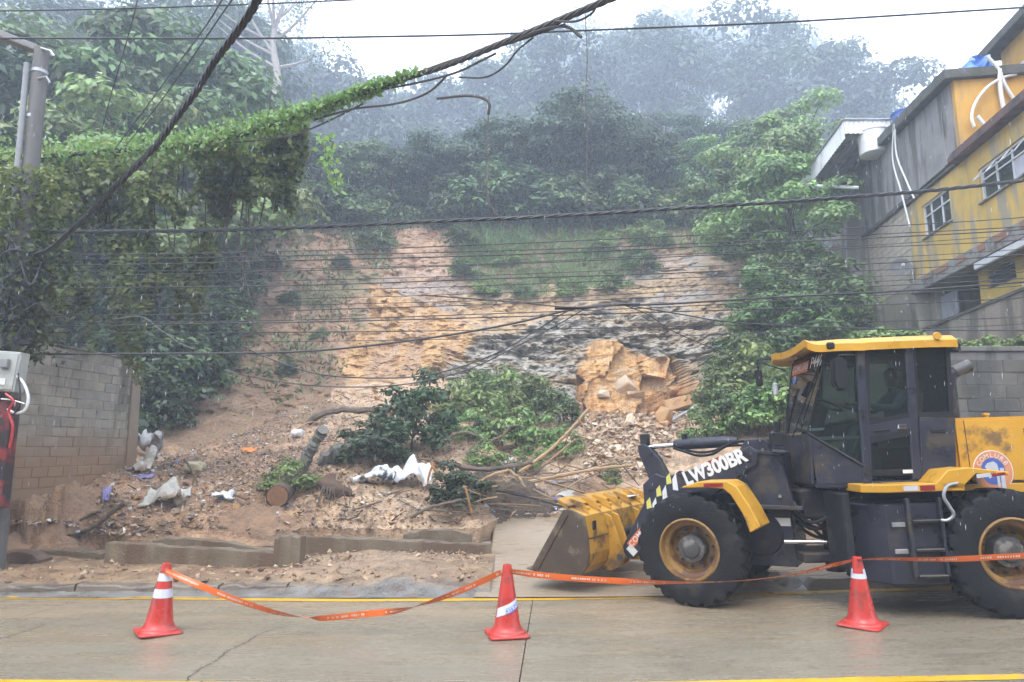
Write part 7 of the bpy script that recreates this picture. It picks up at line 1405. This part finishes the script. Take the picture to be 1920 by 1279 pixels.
m_wsack = mat('white_sack', (.72, .73, .76), .45, .15, 5, .3, 20, stain=(.36, .27, .19), stain_amt=.42); m_dsheet = mat('grey_sheet', (.34, .33, .32), .5, .3, 5, .3, 20, stain=(.15, .12, .09), stain_amt=.45); m_psheet = mat('pale_sheet', (.52, .49, .42), .6, .25, 5, .3, 20, stain=(.28, .2, .13), stain_amt=.4)
m_purp = mat('violet_plastic', (.30, .27, .55), .4, .2, 5, .2); m_orp = mat('orange_plastic', (.80, .26, .03), .4, .15, 5, .1); m_bwcl = mat('black_white_cloth', (.70, .70, .70), .7, .15, 5, .2, stain=(.02, .02, .025), stain_amt=.55, stain_scale=3.2)
sheet(776, 915, .78, .62, .46, m_wsack, 'large white sack lying open on the bank', 'white_sack', 23, 10, 1.1, 'bag'); sheet(703, 910, .95, .5, .30, m_bwcl, 'black and white cloth bundle left of the white sack', 'cloth_bundle', 27, -8, 1.2, 'cloth')
sack(366, 885, .42, .35, .25, mat('cream_bundle', (.55, .47, .30), .7, .3, 5, .3), 'cream bundle among the litter', 'bundle', 3); sack(560, 822, .34, .3, .26, m_wsack, 'small pale bag beside the grey trunk stump', 'bag', 4); sack(678, 775, .5, .25, .16, m_wsack, 'white rag lying over the curved log', 'rag', 5)
sack(848, 875, .16, .14, .12, m_wsack, 'tiny white scrap of bag right of the splinters', 'bag', 6); sack(955, 870, .30, .24, .20, m_wsack, 'white bag on top of the twig pile', 'bag', 7); sack(1078, 962, .36, .2, .12, mat('pink_rag', (.60, .36, .33), .7, .2, 5, .2), 'pink rag beside the bucket lip', 'rag', 8); sack(940, 945, .30, .30, .35, mat('green_bag', (.06, .12, .10), .4, .3, 5, .3), 'dark green plastic bag in the twig pile', 'bag', 9); sack(1098, 972, .3, .16, .1, m_wsack, 'white scrap of plastic near the bucket tip', 'rag', 10)
sheet(272, 858, .75, .5, .62, m_dsheet, 'crumpled grey metal sheet against the wall end', 'metal_sheet', 3, 20, 1.2); sheet(270, 888, .6, .4, .42, m_psheet, 'pale torn sheet below the crumpled metal sheet', 'metal_sheet', 5, -15, 1.1); sheet(308, 950, .75, .5, .28, m_psheet, 'curled pale sheet lying on the bank', 'curled_sheet', 7, 8, 1.5); sheet(1085, 935, .9, .4, .2, m_psheet, 'flat pale board in the pile behind the bucket', 'board', 9, 10, .6)
sheet(262, 896, .5, .10, .08, m_purp, 'strip of violet plastic below the metal sheets', 'plastic_strip', 11, 12, .8); sheet(466, 850, .34, .22, .14, m_orp, 'scrap of bright orange plastic on the litter', 'plastic_scrap', 13, 0, 1); sheet(195, 940, .16, .10, .25, m_purp, 'blue strip hanging on the soil lump', 'plastic_strip', 15, 60, 1); sheet(1030, 940, .5, .2, .1, m_bluesticker, 'scrap of blue plastic near the bucket lip', 'plastic_scrap', 17, 0, 1); sheet(418, 940, .4, .16, .15, m_wsack, 'white and blue scrap in the middle of the bank', 'plastic_scrap', 19, 20, 1.3)

# ---- more broken branches over the slide
zs_ = [('the upper debris under the cliff', 'branches in the upper debris', [(500, 780), (640, 735), (860, 725), (860, 800), (700, 830), (520, 850)], 42), ('the leafy debris right of the white sack', 'branches in the leafy debris', [(800, 860), (960, 840), (1080, 850), (1080, 930), (820, 930)], 34), ('the mud bank left of the cut log', 'sticks in the left mud bank', [(60, 990), (300, 900), (520, 900), (520, 985), (300, 1000)], 26), ('the mud bank right of the cut log', 'sticks in the right mud bank', [(560, 980), (640, 900), (880, 930), (890, 985)], 18)]
for nm, grp, P, n in zs_:
    P_ = np.array(P, float); c = 0
    while c < n:
        x, y = r.uniform(P_[:, 0].min(), P_[:, 0].max()), r.uniform(P_[:, 1].min(), P_[:, 1].max())
        if not inpoly(np.array([x]), np.array([y]), P_)[0]: continue
        c += 1; p = hill(x, y); a = r.uniform(0, 6.28); L = r.uniform(.3, 1.2); d = Vector((math.cos(a) * L, math.sin(a) * L * .4, r.uniform(-.05, .35) * L)); k = Vector((r.gauss(0, .1), r.gauss(0, .1), r.gauss(0, .08))) * L
        Q = smoothpath([p - d * .5 + Vector((0, 0, -.03)), p + k + Vector((0, 0, .03)), p + d * .5 + Vector((0, 0, .04))], 4); w = r.uniform(.008, .03); b = MB(Matrix.Translation(-Q[0])); b.tube(Q, [w * r.uniform(.8, 1.15) * (1 - .06 * i) for i in range(len(Q))], 5); o = b.build('branch', r.choice((m_wood, m_wood, m_wood, m_tanw)), smooth=True); o.location = Q[0]; tag(o, 'broken branch lying in ' + nm, 'branch', grp)
# ================================================================== rain drops in the air
q = np.random.RandomState(12); n = 3200; Yr = 2.2 + 13 * q.rand(n) ** .8; Xr = (q.rand(n) * 2 - 1) * .80 * Yr; Zr = 1.95 + Yr * (q.uniform(-.12, .62, n)); ok = (Zr > .25) & ~((Xr > .5) & (Yr > 7) & (Yr < 11) & (Zr < 3.4)); P = np.stack([Xr, Yr, Zr], -1)[ok]; n = len(P)
h = q.uniform(.008, .017, n)[:, None]; w = q.uniform(.0010, .0017, n)[:, None]; dn = np.array((.06, 0, 1.0)); ex = np.array((1., 0, 0)); ey = np.array((0, 1., 0))
T, B, E1, E2, E3 = P + dn * h, P - dn * h, P + ex * w, P + (-ex * .5 + ey * .87) * w, P + (-ex * .5 - ey * .87) * w
tri = np.stack([T, E1, E2, T, E2, E3, T, E3, E1, B, E2, E1, B, E3, E2, B, E1, E3], 1).reshape(-1, 3)
N = NT('rain_drop'); p = N.new('BsdfPrincipled'); p.inputs['Base Color'].default_value = (.85, .88, .92, 1); p.inputs['Roughness'].default_value = .15; t = N.new('BsdfTransparent'); m = N.new('MixShader'); m.inputs[0].default_value = .5; N.l(p.outputs[0], m.inputs[1]); N.l(t.outputs[0], m.inputs[2]); N.l(m.outputs[0], N.o.inputs[0])
tag(link('rain', fastmesh('rain', tri, 3), N.m), 'fine falling rain drops over the street', kind='stuff')
# ================================================================== rainy haze
N = NT('rain_haze'); v = N.new('VolumePrincipled'); v.inputs['Color'].default_value = (0.78, 0.87, 1.0, 1); v.inputs['Density'].default_value = 0.0034; v.inputs['Anisotropy'].default_value = 0.15
N.l(v.outputs[0], N.o.inputs['Volume'])
hb = MB(); hb.box((-400, -46, -2.0), (400, 552, 168)); tag(hb.build('haze', N.m), 'pale rain haze over the whole street and hill', kind='stuff')
